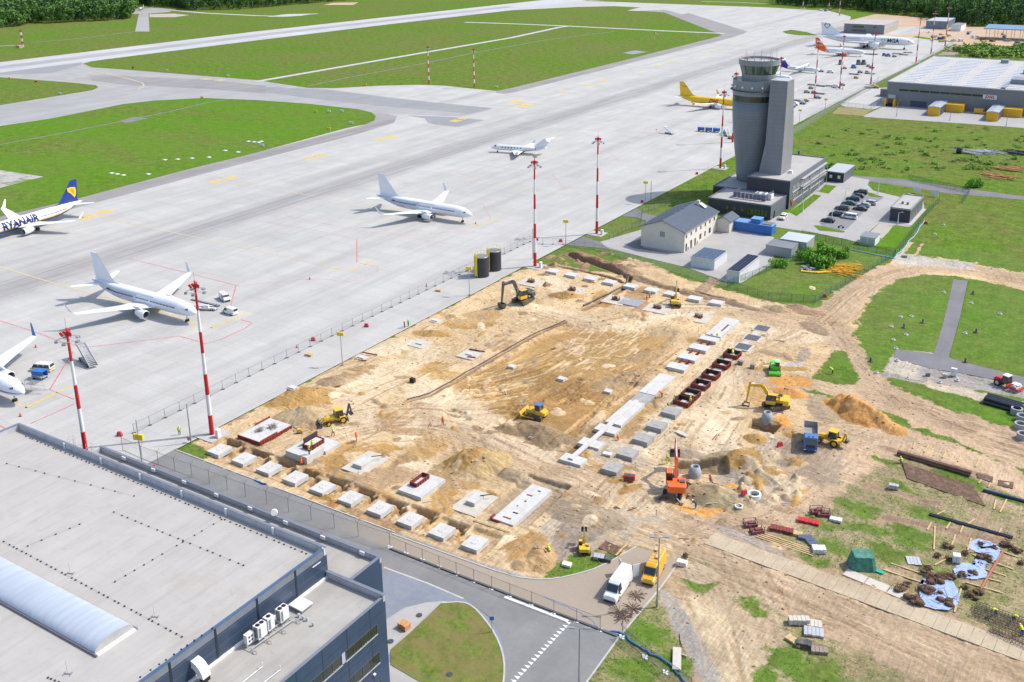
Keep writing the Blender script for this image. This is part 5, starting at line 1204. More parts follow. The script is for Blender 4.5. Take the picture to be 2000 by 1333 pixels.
for i in range(6):
 x_=-106.0+i*1.15;mb=MB();mb.bb(*R2(x_,x_+.7,305.93,305.99,1.0,3.1));mb.build('window',MATS['olive_window'],t)
for y0_,y1_,z0_,z1_ in((325,343,5.2,7.4),(326,343,2.2,4.2),(345,361,5.2,7.4),(345,361,2.0,4.2)):
 mb=MB();mb.bb(*R2(-97.49,-97.44,y0_,y1_,z0_,z1_));w=mb.build('window',W_DARK,t);f=MB();yy=y0_
 while yy<y1_:f.bb(*R2(-97.46,-97.36,yy,yy+.25,z0_,z1_));yy+=1.5
 f.bb(*R2(-97.46,-97.34,y0_,y1_,z0_-.15,z0_));f.build('frame',WHT,w)
mb=MB()
for z in(4.6,5.5,8.2):mb.bb(*R2(-97.2,-96.2,333,362,z,z+.12))
for yy in(333,342,352,362):mb.bb(*R2(-96.35,-96.2,yy-.08,yy+.08,0,8.3))
mb.build('sunshade_frame',LGREY,t)
mb=MB();mb.bb(*R2(-98.28,-98.2,309,310.2,0,2.4));mb.build('door',P_DARK,t)
mb=MB();mb.bb(*R2(-97.48,-97.38,323.3,324.6,1.6,3.0));mb.build('window',MATS['olive_window'],t)
mb=MB();mb.tube((-97.45-ox,325.2-oy,1.6),(-97.2-ox,325.2-oy,1.6),.9,.9,16);mb.build('red_sign',mat('sign_red',(.55,.03,.04),.5,0,.05,1),t)
# roof plant screen
t=thing('roof_plant_screen','slatted grey screen enclosing white cooling units on the low annex roof','plant screen',(-107.5,313,4.66))
mb=MB()
for i in range(8):mb.bb(-5.4+i*1.36,-4.16+i*1.36,-2.4,-2.3,.2,2.1)
for i in range(5):mb.bb(-5.5,-5.4,-2.2+i*1.3,-1.05+i*1.3,.2,2.1);mb.bb(5.45,5.55,-2.2+i*1.7,-.65+i*1.7,.2,2.1)
mb.build('slat',mat('screen_blue_grey',(.12,.13,.18),.5,.2,.15,1),t)
mb=MB()
for x in(-5.4,-1.8,1.8,5.4):mb.tube((x,-2.2,0),(x,-2.2,2.2),.05,.05,5)
mb.build('post',MGREY,t)
for i in range(3):
 tt=thing('cooling_unit',('white cooling unit at the left inside the roof screen','white cooling unit in the middle inside the roof screen','white cooling unit at the right inside the roof screen')[i],'cooling unit',(-105.6+i*2.0,314.5,4.66),0,'cooling units behind the roof screen')
 mb=MB();mb.bb(-.8,.8,-1.3,1.3,.2,1.9);mb.build('casing',WHT,tt);mb=MB()
 for yy in(-.6,.6):mb.tube((0,yy,1.9),(0,yy,2.0),.5,.5,14)
 mb.build('fan',MGREY,tt)
p=g(1560,303,9.5);mb=MB();mb.tube((0,0,0),(0,0,1.6),.35,.35,10);one('roof_drum',mb,mat('blue_drum',(.02,.06,.3),.5,0,0),'blue drum on the far edge of the annex roof','drum',None,(p[0],p[1],9.46))
p=g(1544,338,9.5);mb=MB();mb.bb(-.7,.7,-.6,.6,0,.9);one('roof_ventilator',mb,WHT,'small white ventilator on the annex roof beside the lift shaft','roof vent',None,(p[0],p[1],9.46))
# simple boxes with character
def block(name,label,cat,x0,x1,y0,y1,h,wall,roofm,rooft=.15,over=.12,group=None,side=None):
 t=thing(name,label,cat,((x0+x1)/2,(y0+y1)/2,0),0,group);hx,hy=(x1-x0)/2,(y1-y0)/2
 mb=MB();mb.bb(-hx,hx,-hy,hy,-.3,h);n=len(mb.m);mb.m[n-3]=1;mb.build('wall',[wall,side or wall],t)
 mb=MB();mb.bb(-hx-over,hx+over,-hy-over,hy+over,h,h+rooft);mb.build('roof',roofm,t);return t,hx,hy
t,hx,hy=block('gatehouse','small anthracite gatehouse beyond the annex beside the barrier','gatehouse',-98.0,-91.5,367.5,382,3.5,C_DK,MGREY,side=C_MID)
for x in(-1.5,1.5):mb=MB();mb.bb(x-.5,x+.5,-hy-.05,-hy+.01,1.4,2.6);mb.build('window',WHT,t)
mb=MB();mb.bb(-hx-.1,hx+.1,-hy-.1,hy+.1,3.65,3.9);mb.build('fascia',LGREY,t)
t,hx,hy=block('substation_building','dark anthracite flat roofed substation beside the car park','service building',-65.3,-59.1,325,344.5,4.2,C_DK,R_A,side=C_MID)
mb=MB();mb.bb(-hx-.1,hx+.1,-hy-.1,-hy+.15,4.35,4.65);mb.bb(-hx-.1,-hx+.15,-hy+.16,hy,4.35,4.65);mb.bb(hx-.15,hx+.1,-hy+.16,hy,4.35,4.65);mb.bb(-hx+.16,hx-.16,hy-.2,hy,4.35,4.65);mb.build('parapet',mat('sub_parapet',(.20,.21,.24),.5,.1,.1,1),t)
for y in(-4,0,5):mb=MB();mb.bb(hx+.005,hx+.05,y-.7,y+.7,0,2.3);mb.build('door',MGREY,t)
for x,y in((-.8,-3),(.8,-3.2)):mb=MB();mb.bb(x-.35,x+.35,y-.3,y+.3,4.35,5.2);mb.build('roof_vent',MGREY,t)
mb=MB();mb.bb(-hx-1.2,hx+1.2,-hy-2.2,hy+.8,-.1,.08);mb.build('apron_slab',CONCR,t)
t,hx,hy=block('transformer_kiosk','small white kiosk with grey roof at the car park corner','kiosk',-67.0,-62.6,294.8,300.5,2.4,WHT,MGREY)
mb=MB();mb.bb(-hx+.2,-.1,-hy-.04,-hy,.2,2.1);mb.bb(.1,hx-.2,-hy-.04,-hy,.2,2.1);mb.build('door',LGREY,t)
G_COR=panel_mat('corrugated_grey',(.33,.34,.35),.06,hs=None,vs=.8,line=.75)
t,hx,hy=block('storage_shed','grey corrugated shed with dark mono pitch roof in the yard','shed',-88.0,-80.4,271.5,278.2,2.7,G_COR,MGREY)
t,hx,hy=block('storage_shed','grey corrugated shed with pale metal roof behind the dark roofed shed','shed',-86.0,-78.2,278.4,286.3,3.1,G_COR,mat('pale_metal_roof',(.50,.54,.60),.4,.2,.05,.5))
# solar containers
PVM=bpy.data.materials.new('solar_cells');PVM.use_nodes=True;k=NT(PVM);k.b.inputs['Roughness'].default_value=.15;k.b.inputs['Specular IOR Level'].default_value=.7
tc=k.n('ShaderNodeTexCoord');br=k.n('ShaderNodeTexBrick',offset=0.0);br.inputs['Scale'].default_value=1;br.inputs['Brick Width'].default_value=1.0;br.inputs['Row Height'].default_value=.8;br.inputs['Mortar Size'].default_value=.05
br.inputs['Color1'].default_value=(.012,.02,.05,1);br.inputs['Color2'].default_value=(.016,.026,.065,1);br.inputs['Mortar'].default_value=(.10,.12,.16,1);k.l(tc.outputs['Object'],br.inputs['Vector']);k.l(br.outputs['Color'],k.b.inputs['Base Color'])
C_WPAN=panel_mat('white_panel_wall',(.62,.63,.64),.04,vs=1.0,line=.82)
for lb,x0,x1,y0,y1,nx_,ny_ in(('white cabin container with solar panels nearest the beige house',-102.3,-95.3,250.3,259.8,4,4),('white cabin container with two rows of solar panels by the yard fence',-89.4,-85.8,244.2,260.0,2,8)):
 t,hx,hy=block('cabin_container',lb,'cabin container',x0,x1,y0,y1,2.8,C_WPAN,LGREY,group='cabin containers carrying solar panels')
 for i in range(nx_):
  for j in range(ny_):
   w=(2*hx-.3)/nx_;l=(2*hy-.4)/ny_
   mb=MB();mb.bb(-w/2+.04,w/2-.04,-l/2+.04,l/2-.04,0,.05);s_=mb.build('solar_panel',PVM,t);s_.location=(-hx+.15+w*(i+.5),-hy+.2+l*(j+.5),3.08)
 mb=MB();mb.bb(-hx+.1,hx-.1,-hy+.1,hy-.1,2.96,3.06);mb.build('panel_frame',LGREY,t)
mb=MB();mb.bb(-.4,.4,-.15,.15,0,.6);mb.tube((0,-.15,.3),(0,-.18,.3),.24,.24,12)
one('air_conditioner',mb,WHT,'white air conditioner on the end wall of the square solar container','air conditioner',None,(-98.2,250.1,1.3))
# blue generator containers
BLU=mat('blue_container_paint',(.02,.13,.42),.45,0,.12,.8,dirt=((.10,.2,.4),.3));BLUL=mat('pale_blue_roof',(.14,.30,.55),.5,0,.1,.6)
t,hx,hy=block('container_unit','long bright blue generator container with raised plant box','container',-104.5,-92.4,289.8,293.9,2.9,BLU,BLUL)
mb=MB();mb.bb(-.9,2.1,-1.6,1.6,3.06,4.4);mb.build('raised_box',BLU,t);mb=MB();mb.bb(-1.0,2.2,-1.7,1.7,4.4,4.5);mb.build('box_roof',BLUL,t)
mb=MB();mb.bb(2.6,5.6,-1.5,1.5,3.06,3.35);mb.build('roof_grille',MGREY,t)
# beige house
M_REND=mat('cream_render',(.62,.58,.50),.85,0,.06,.8,dirt=((.52,.49,.43),.3));M_SLATE=panel_mat('slate_blue_roof',(.085,.105,.14),.06,vs=None,hs=None,rough=.45)
def roofpanel(x0,x1,y0,y1,z0,zr_,name,parent):
 mb=MB();xm=(x0+x1)/2
 mb.loft([[(x0-.5,y,z0-.25),(xm,y,zr_),(x1+.5,y,z0-.25),(x1+.5,y,z0-.4),(xm,y,zr_-.18),(x0-.5,y,z0-.4)]for y in(y0-.4,y1+.4)],False,True)
 n_=int((y1-y0)/.9)
 for i in range(n_):yy=y0+i*(y1-y0)/n_;mb.bar((x0-.48,yy,z0-.23),(xm,yy,zr_+.02),.05,.05);mb.bar((x1+.48,yy,z0-.23),(xm,yy,zr_+.02),.05,.05)
 return mb.build(name,M_SLATE,parent)
x0,x1,y0,y1=-122.6,-108.9,260.5,286.5
t=thing('house','two storey cream house with slate blue gabled roof beside the construction site','house',((x0+x1)/2,(y0+y1)/2,0));hx,hy=(x1-x0)/2,(y1-y0)/2
mb=MB();mb.prism([(-hx,0),(hx,0),(hx,6.3),(0,8.7),(-hx,6.3)],-hy,hy,axis='y');mb.build('wall',M_REND,t)
rf=roofpanel(-hx,hx,-hy,hy,6.45,8.95,'roof',t)
mb=MB();mb.bb(1.2,2.0,hy-3.5,hy-2.7,7.6,9.9);mb.build('chimney',M_REND,rf)
for q in(0,1):mb=MB();mb.box((3.0+q*0,hy-2.4+q*1.0-.6,8.35),(2.2,.8,.12),rot=Matrix.Rotation(.55,3,'Y'));mb.build('solar_collector',WHT,rf)
for i in range(3):mb=MB();mb.bb(-.2,.2,-5+i*3.4,-4.6+i*3.4,8.9,9.25);mb.build('roof_vent',MGREY,rf)
def win_x(y,z,w,h,xf,parent,m=W_DARK):
 f=MB();f.bb(xf+.005,xf+.05,y-w/2-.07,y+w/2+.07,z-.07,z+h+.07);wd=f.build('window',FR_AL if m is W_DARK else WHT,parent);p=MB();p.bb(xf+.05,xf+.065,y-w/2,y+w/2,z,z+h);p.build('pane',m,wd)
for i in range(7):win_x(-hy+1.8+i*3.6,4.1,.75,.95,hx,t)
for y,z,w,h in((-hy+2.0,.1,1.0,2.2),(-hy+5.6,.1,1.2,2.3),(-hy+8.6,.1,.9,2.1),(-hy+12.6,1.0,1.3,1.5),(-hy+16.2,1.0,.8,1.4),(-hy+20,1.0,1.3,1.5)):win_x(y,z,w,h,hx,t)
for y in(-hy+3.8,-hy+10.5):mb=MB();mb.bb(hx+.02,hx+.32,y-.4,y+.4,.4,1.1);mb.build('wall_unit',WHT,t)
f=MB();f.bb(-.75,.75,-hy-.05,-hy-.005,3.9,5.4);w=f.build('window',FR_AL,t);p=MB();p.bb(-.65,-.05,-hy-.07,-hy-.05,4.0,5.3);p.bb(.05,.65,-hy-.07,-hy-.05,4.0,5.3);p.build('pane',mat('pale_pane',(.3,.33,.36),.2,0,.1,1),w)
mb=MB();mb.tube((hx+.1,-hy+.1,0),(hx+.1,-hy+.1,6.2),.07,.07,6);mb.tube((hx+.1,hy-.1,0),(hx+.1,hy-.1,6.2),.07,.07,6);mb.bar((hx+.55,-hy-.3,6.2),(hx+.55,hy+.3,6.2),.14,.12);mb.build('gutter',MGREY,t)
t=thing('house_annex','low cream annex with small slate roof behind the long house','annex',(-106.9,287.6+.5,0))
mb=MB();mb.prism([(-1.95,0),(2.2,0),(2.2,3.7),(0,4.9),(-1.95,3.7)],-2.0,5.0,axis='y');mb.build('wall',M_REND,t);roofpanel(-1.9,2.2,-2.0,5.0,3.9,5.1,'roof',t)
# logistics hall
C_HALL=panel_mat('grey_hall_cladding',(.195,.20,.215),.05,vs=6.0,line=.8,rough=.5);HX0,HX1,HY0,HY1,HH=-118.4,-38.0,549,673,12.0
t=thing('logistics_hall','wide grey logistics hall with rows of long rooflights and a red lettered sign','warehouse',((HX0+HX1)/2,HY0,0));cx_=(HX0+HX1)/2;hw2=(HX1-HX0)/2
R_H=roof_mat('hall_roof',(.40,.39,.375),(.45,.44,.42),seam=3.0)
mb=MB();mb.bb(-hw2,hw2,0,HY1-HY0,0,HH);mb.build('wall',C_HALL,t)
mb=MB();mb.bb(-hw2+.4,hw2-.4,.4,HY1-HY0-.4,HH,HH+.08);rf=mb.build('roof',R_H,t)
mb=MB();mb.bb(-hw2-.05,hw2+.05,-.06,.38,HH-.05,HH+.45);mb.bb(-hw2-.05,-hw2+.38,.385,HY1-HY0,HH-.05,HH+.45);mb.bb(-hw2+.385,hw2+.05,HY1-HY0-.38,HY1-HY0,HH-.05,HH+.45);mb.build('parapet',LGREY,t)
for r_i,(xa,xb)in enumerate(((-113.5,-105.5),(-101,-87.5),(-82,-71),(-66,-55))):
 for i in range(17):
  y=555+i*6.6-HY0
  if y>118:break
  mb=MB();mb.prism([(y,HH+.08),(y+1.3,HH+.08),(y+1.1,HH+.38),(y+.2,HH+.38)],xa-cx_,xb-cx_,axis='x');mb.build('rooflight',mat('rooflight_white',(.70,.71,.74),.3,0,.04,1),rf)
mb=MB();mb.bb(-92.5-cx_,-92.2-cx_,2,100,HH+.09,HH+.2);mb.build('roof_seam',LGREY,rf)
for i,(x0,x1,y0,y1,h)in enumerate(((-62,-50,570,584,2.6),(-61,-50,612,620,2.4),(-78,-74,655,660,2.2),(-64,-62,552,568,.7))):
 mb=MB();mb.bb(x0-cx_,x1-cx_,y0-HY0,y1-HY0,HH+.4,HH+.1+h);mb.build('roof_plant',mat('roof_plant_grey',(.20,.22,.26),.5,.2,.2,.6),rf)
for i in range(8):
 x_=-112.2+i*5.1-cx_;mb=MB();mb.bb(x_,x_+4.7,-.12,-.061,7.9,8.8);mb.build('window',W_DARK,t)
sg=MB();sg.bb(-71.4-cx_,-65.0-cx_,-.30,-.08,6.9,9.1);sgn=sg.build('sign',WHT,t)
text_mesh('DHL',2.0,P_REDA,'sign_lettering',sgn,Matrix.Translation((-68.2-cx_,-.32,8.0))@Matrix.Rotation(PI/2,4,'X'),.01,bold=.05,shear=.35,spacing=1.25)
for x,n_ in((-106,8),(-58,4)):
 mb=MB();mb.bb(x-cx_,x-cx_+n_,-.12,-.07,.2,3.2);mb.build('dock_door',MATS['dark_blue_grey'],t)
YEL=mat('delivery_yellow',(.78,.42,.015),.45,0,.05,1)
for i,(x0,x1,y0,y1,lb)in enumerate(((-93.0,-87.4,527,549-.1,'long dock canopy with grey roof and yellow end wall, left of the two'),(-65.9,-60.6,526,549-.1,'long dock canopy with grey roof and yellow end wall, right of the two'))):
 t=thing('dock_canopy',lb,'dock canopy',((x0+x1)/2,y0,0),0,'dock canopies');w=(x1-x0)/2;l=y1-y0
 mb=MB();mb.bb(-w,w,0,.4,0,4.3);mb.build('end_wall',YEL,t);mb=MB();mb.bb(-w,-w+.2,.41,l,0,4.3);mb.bb(w-.2,w,.41,l,0,4.3);mb.split('side_wall',MATS['dark_blue_grey'],t)
 mb=MB();mb.prism([(-w-.2,4.3),(w+.2,4.3),(w+.2,4.5),(0,4.9),(-w-.2,4.5)],-.2,l,axis='y');mb.build('roof',mat('canopy_roof',(.42,.45,.50),.4,.2,.05,.5),t)
 mb=MB();mb.bb(w+.02,w+8.5,l-7,l-.3,0,4.0);mb.build('yellow_bay',YEL,t)
t=thing('dock_shelter','yellow framed loading shelter at the hall corner','dock shelter',(-115.5,546.5,0))
mb=MB();mb.bb(-2.6,-1.8,-2.4,2.4,0,3.6);mb.bb(1.8,2.6,-2.4,2.4,0,3.6);mb.split('side',YEL,t);mb=MB();mb.bb(-1.79,1.79,-2.2,2.3,0,.9);mb.build('ramp',P_DARK,t)
mb=MB();mb.bb(-1.9,1.9,2.0,2.35,3.6,5.6);mb.build('frame',LGREY,t)
# left side technical row of the hall
t,hx,hy=block('pump_house','low grey brown service block at the far left of the hall','service building',-127.5,-119.0,575,583,4.0,mat('brown_grey_wall',(.24,.21,.19),.8,0,.2,.3),MGREY)
for i in range(12):
 y=590+i*7;c=thing('parked_car',['silver car parked at the hall flank nearest the service block','white car parked by the hall flank'][i%2]if 0 else 'small parked car in the long row beside the far hall flank','car',(-123.5,y,0),random.uniform(-.1,.1),'cars beside the far hall flank')
 mb=MB();rr_=[(-2.1,.35),(-2.1,.9),(-1.3,1.0),(-.7,1.45),(.8,1.45),(1.5,.95),(2.1,.85),(2.1,.35)];mb.prism(rr_,-.85,.85,axis='y');mb.build('body',[WHT,MGREY,LGREY,MATS['dark_blue_grey']][i%4],c)
 mb=MB()
 for a_ in(-1.3,1.3):
  for b_ in(-.8,.8):mb.tube((a_,b_-.1,.32),(a_,b_+.1,.32),.32,.32,8)
 mb.split('wheel',P_BLACK,c)
 # far hangar and sheds
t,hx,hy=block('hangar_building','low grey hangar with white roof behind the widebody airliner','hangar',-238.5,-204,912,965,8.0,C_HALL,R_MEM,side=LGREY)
for x0_,x1_,z in((-10,0,5),(-10,2,1.8),(8,10,5)):mb=MB();mb.bb(x0_,x1_,-hy-.1,-hy-.01,z,z+1.6);mb.build('window',W_DARK,t)
for i in range(10):mb=MB();mb.bb(hx+.01,hx+.1,-hy+3+i*5,-hy+6.5+i*5,.5,5);mb.build('bay_door',mat('sand_door',(.42,.36,.28),.7,0,.1,.5),t)
p=g(1828,57);t,hx,hy=block('storage_building','small dark grey storage building at the forest edge','storage building',p[0]-9,p[0]+9,p[1],p[1]+40,7,MATS['roof_plant_grey'],LGREY)
p=g(1862,61);t,hx,hy=block('site_office','white site office block beside the forest edge storage building','site office',p[0]-2,p[0]+6,p[1],p[1]+26,5,WHT,MGREY)
p=g(1975,78);t=thing('open_canopy','long blue grey open canopy on thin posts at the far right','canopy',(p[0],p[1],0))
mb=MB();mb.box((0,6,9.3),(42,26,.6),rot=Matrix.Rotation(.05,3,'X'));mb.build('roof',mat('blue_grey_sheet',(.13,.22,.33),.5,.1,.1,.1),t)
mb=MB()
for i in range(7):
 for yy in(-4,16):mb.tube((-19+i*6.4,yy,0),(-19+i*6.4,yy,9.2),.22,.22,6)
mb.build('post',WHT,t)
mb=MB();mb.box((0,0,0),(26,8,3));
# construction clutter in the far sand
for i in range(26):
 a=random.uniform(1800,1990);b=random.uniform(64,86);p=g(a,b)
 mb=MB();w=random.uniform(1.5,5);mb.box((0,0,.9),(w,random.uniform(1.5,3),random.uniform(1,2.4)),rz=random.uniform(0,3),top=.85);mb.box((w*.4,1,.4),(w*.6,1.2,.8),rz=1)
 one('material_stack',mb,[WHT,LGREY,MGREY,BRUST,MATS['dark_blue_grey'],WOOD][i%6],'stack of building material lying on the far cleared sand','material stack','stacks on the far cleared sand',(p[0],p[1],0))
 # vehicles and machines (local +x is forward)
V_GL=glassy('vehicle_glass',(.02,.026,.03),.1);V_HL=mat('headlight_glass',(.55,.56,.58),.15,0,0);V_TL=mat('tail_light',(.35,.01,.01),.3,0,0);V_PL=mat('black_plastic',(.03,.03,.033),.6,0,.1,2)
MY=mat('machine_yellow',(.70,.43,.02),.45,0,.12,2,dirt=((.42,.32,.2),.35));MO=mat('machine_orange',(.72,.12,.015),.45,0,.1,2,dirt=((.4,.25,.15),.25));MG=mat('machine_green',(.10,.55,.03),.45,0,.1,2);MR=mat('machine_red',(.55,.03,.02),.4,0,.1,2)
MDK=mat('machine_dark_grey',(.05,.055,.065),.5,0,.2,2,dirt=((.3,.24,.16),.35));MTR=mat('dusty_track_steel',(.10,.088,.075),.8,.2,.3,3,dirt=((.34,.27,.18),.5));MBLU=mat('truck_blue',(.07,.16,.36),.4,0,.1,1)
def wheels(t,pts,r,w,rim=None):
 for x,y in pts:
  mb=MB();mb.tube((x,y-w/2,r),(x,y+w/2,r),r,r,18);wh=mb.build('wheel',P_BLACK,t)
  mb=MB();s=1 if y>0 else-1;mb.tube((x,y+s*(w/2-.01),r),(x,y+s*(w/2+.02),r),r*.58,r*.5,14);mb.build('rim',rim or LGREY,wh)
def hull(prof,half,r=.1,inset=.16,n_in=True):
 """car-like body: side profile (x,z) lofted across with rounded shoulders and tumblehome above a belt"""
 zmax=max(z for _,z in prof);rings=[]
 for f,k in((-1,.0),(-.94,.55),(-.86,.9),(0,1),(.86,.9),(.94,.55),(1,0)):
  pass
 ys=(-1,-.93,-.8,.8,.93,1)
 for u in ys:
  a=abs(u);rings.append([(x*(1-.012*(a>.9)-.03*(a>.97)),u*half*(1-inset*max(0,(z-.95)/(zmax-.95+1e-6))*(z>.95)),z-(.05 if a>.9 else 0)*(z>.6)-(.06 if a>.97 else 0)*(z>.5))for x,z in prof])
 return rings
def car(label,loc,rz,paint,group=None,kind='hatch',cat='car'):
 t=thing('parked_car' if cat=='car' else cat.replace(' ','_'),label,cat,loc,rz,group)
 if kind=='hatch':L,hw,pr,roof=4.3,.88,[(-2.1,.28),(-2.15,.75),(-2.05,.98),(-1.6,1.42),(-.3,1.5),(.35,1.42),(1.1,.98),(1.85,.86),(2.12,.66),(2.12,.28)],(-1.55,.3,1.4)
 elif kind=='sedan':L,hw,pr=4.7,.9,[(-2.35,.28),(-2.36,.85),(-1.8,.98),(-1.1,1.4),(.1,1.43),(.5,1.36),(1.2,.95),(2.0,.84),(2.32,.64),(2.32,.28)]
 elif kind=='suv':L,hw,pr=4.7,.93,[(-2.3,.35),(-2.33,1.0),(-2.2,1.12),(-1.95,1.66),(.3,1.7),(.65,1.6),(1.2,1.12),(2.0,1.02),(2.32,.8),(2.32,.35)]
 elif kind=='minivan':L,hw,pr=4.9,.95,[(-2.45,.32),(-2.48,1.05),(-2.3,1.88),(.9,1.9),(1.3,1.78),(1.9,1.12),(2.4,.95),(2.48,.7),(2.48,.32)]
 elif kind=='smallvan':L,hw,pr=4.4,.9,[(-2.15,.3),(-2.18,1.0),(-2.1,1.78),(.55,1.82),(.9,1.7),(1.45,1.1),(2.05,.98),(2.2,.7),(2.2,.3)]
 elif kind=='van':L,hw,pr=6.3,1.02,[(-3.2,.4),(-3.2,1.2),(-3.12,2.65),(1.3,2.7),(1.75,2.45),(2.45,1.35),(3.05,1.12),(3.18,.8),(3.18,.4)]
 mb=MB();mb.loft(hull(pr,hw),True,True);b=mb.build('body',paint,t)
 b.data.polygons.foreach_set('use_smooth',[False]*len(b.data.polygons))
 zt=max(z for _,z in pr);zb=.95 if zt<2 else 1.25
 mb=MB();fr=[p for p in pr if p[0]>0];top=max([p for p in fr if p[1]>zt-.32],key=lambda p:p[0]);bot=[p for p in fr if p[1]<top[1]][0]
 def ins(x,z):return hw*(1-.16*max(0,(z-.95)/(zt-.95)))
 dx,dz=bot[0]-top[0],bot[1]-top[1];L_=math.hypot(dx,dz);nx_,nz_=-dz/L_*.02,dx/L_*.02
 nx_,nz_=abs(nx_)+.01,abs(nz_)+.01
 A0=(top[0]+dx*.10,top[1]+dz*.10);A1=(bot[0]-dx*.10,bot[1]-dz*.10)
 mb.add([(A1[0]+nx_,-ins(*A1)*.88,A1[1]+nz_),(A1[0]+nx_,ins(*A1)*.88,A1[1]+nz_),(A0[0]+nx_,ins(*A0)*.86,A0[1]+nz_),(A0[0]+nx_,-ins(*A0)*.86,A0[1]+nz_)],[(0,1,2,3)])
 mb.build('windscreen',V_GL,t)
 xr=pr[0][0]
 if kind in('van','smallvan'):spans=[(top[0]-.75,top[0]+.25)]
 elif kind=='minivan':spans=[(top[0]-.9,top[0]+.3),(top[0]-2.1,top[0]-1.05),(xr+.25,top[0]-2.25)]
 else:spans=[(top[0]-.85,top[0]+.25),(xr+.75,top[0]-.95)]
 mb=MB()
 for s in(-1,1):
  for xa,xb in spans:
   z0=zb+.06;z1=zt-.16
   mb.add([(xa-.05,s*(ins(xa,z0)+.012),z0),(xb+.25,s*(ins(xb,z0)+.012),z0),(xb-.12,s*(ins(xb,z1)*.985+.012),z1),(xa+.08,s*(ins(xa,z1)*.985+.012),z1)],[(0,1,2,3)])
 mb.split('side_window',V_GL,t)
 rr=[p for p in pr if p[0]<0]
 if kind!='van':
  p1=max([p for p in rr if p[1]>zt-.35],key=lambda p:-p[0]);p0=min([p for p in rr if p[1]>.9 and p[1]<p1[1]]or[(p1[0]-.1,1)],key=lambda p:-p[1])
  mb=MB();a=(p1[0]*.92+p0[0]*.08,p1[1]*.9+p0[1]*.1);c_=(p1[0]*.1+p0[0]*.9,p1[1]*.15+p0[1]*.85)
  mb.add([(c_[0]-.03,-hw*.74,c_[1]+.02),(c_[0]-.03,hw*.74,c_[1]+.02),(a[0]-.03,hw*.70,a[1]+.02),(a[0]-.03,-hw*.70,a[1]+.02)],[(3,2,1,0)]);mb.build('rear_window',V_GL,t)
 for s in(-1,1):
  mb=MB();mb.box((pr[-2][0]-.03,s*hw*.76,.68 if zt<2 else .95),(.12,.32,.16));mb.build('headlight',V_HL,t)
  mb=MB();mb.box((xr+.0,s*hw*.84,.85),(.08,.18,.2 if zt<2 else .5));mb.build('tail_light',V_TL,t)
  mb=MB();mb.box((top[0]+.25,s*(hw+.1),zb+.08),(.12,.2,.16));mb.build('mirror',V_PL,t)
 mb=MB();mb.box((pr[-1][0]-.02,0,.42),(.1,hw*1.7,.26));mb.build('bumper',V_PL,t)
 wb=L*.30;rw=.33 if zt<2 else .36
 wheels(t,[(x,s*(hw-.10))for x in(-wb,wb*1.02)for s in(-1,1)],rw,.22)
 return t
CARP={n:mat('paint_'+n,c,.28,0,.04,1,spec=.7)for n,c in dict(black=(.012,.013,.016),darkblue=(.015,.025,.06),green=(.01,.07,.06),graphite=(.06,.065,.075),silver=(.42,.43,.45),white=(.72,.73,.74),yellow=(.72,.38,.01)).items()}
def head(px,py,px2,py2):
 a=g(px,py);b=g(px2,py2);return math.atan2(b[1]-a[1],b[0]-a[0])
 # car park: rows face along x
for px,py,paint,kd,lb in((1617,434,'black','hatch','small black car at the near end of the left parking row'),(1634,422,'black','suv','black car beside the white van in the car park'),(1645,410,'graphite','suv','dark grey car between the black car and the green car'),(1658,400,'green','sedan','dark green car in the left parking row'),(1666,392,'darkblue','suv','dark blue estate car just beyond the green car'),(1675,386,'black','hatch','black hatchback tucked behind the estate cars'),(1681,379,'black','suv','black car at the far end of the left parking row'),(1680,411,'black','sedan','black saloon in the right row beside the white van'),(1687,404,'silver','hatch','silver hatchback between the black saloon and silver estate'),(1698,400,'silver','suv','silver estate car at the right of the parking rows')):
 car(lb,g(px,py),math.pi+random.uniform(-.04,.04),CARP[paint],'cars in the tower car park',kd)
car('white panel van parked in the near right bay of the car park',g(1659,427),math.pi,CARP['white'],None,'minivan','van')
t=car('white and yellow pickup car with roof light bar by the annex corner',g(1529,428),head(1537,420,1520,436),CARP['white'],None,'suv','pickup');mb=MB();mb.box((1.75,0,.98),(1.1,1.5,.06));mb.box((0,0,1.75),(.3,1.2,.12));mb.build('yellow_bonnet',CARP['yellow'],t)
t=thing('motorcycle','small dark motorcycle standing beside the parking bays','motorcycle',g(1642,446),.1)
mb=MB();mb.tube((-.6,-.06,.32),(-.6,.06,.32),.32,.32,14);mb.tube((.7,-.06,.32),(.7,.06,.32),.32,.32,14);mb.split('wheel',P_BLACK,t);mb=MB();mb.bar((-.6,0,.5),(.3,0,.85),.22,.28);mb.bar((.3,0,.85),(.7,0,.35),.1,.1);mb.bar((.2,-.35,1.05),(.2,.35,1.05),.05,.05);mb.build('frame',MDK,t)
# apron vans
c=car('white service van with side windows parked right of the upper mast head',g(439,586),head(428,574,452,594),CARP['white'],'white service vans on the apron','smallvan','van')
c=car('white round tailed service van parked nearest the yellow stop line',g(450,613),head(462,617,440,610),CARP['white'],'white service vans on the apron','smallvan','van')
t=car('white and yellow airport minibus with rotating roof lamp',g(84,724),head(106,722,62,716)+.1,CARP['white'],None,'minivan','minibus');mb=MB();mb.bb(-2.4,2.3,-.985,-.955,.55,.85);mb.bb(-2.4,2.3,.955,.985,.55,.85);mb.bb(-2.53,-2.49,-.8,.8,.6,.95);mb.build('yellow_band',CARP['yellow'],t);mb=MB();mb.tube((.4,0,1.9),(.4,0,2.1),.12,.1,8);mb.build('roof_lamp',MY,t)
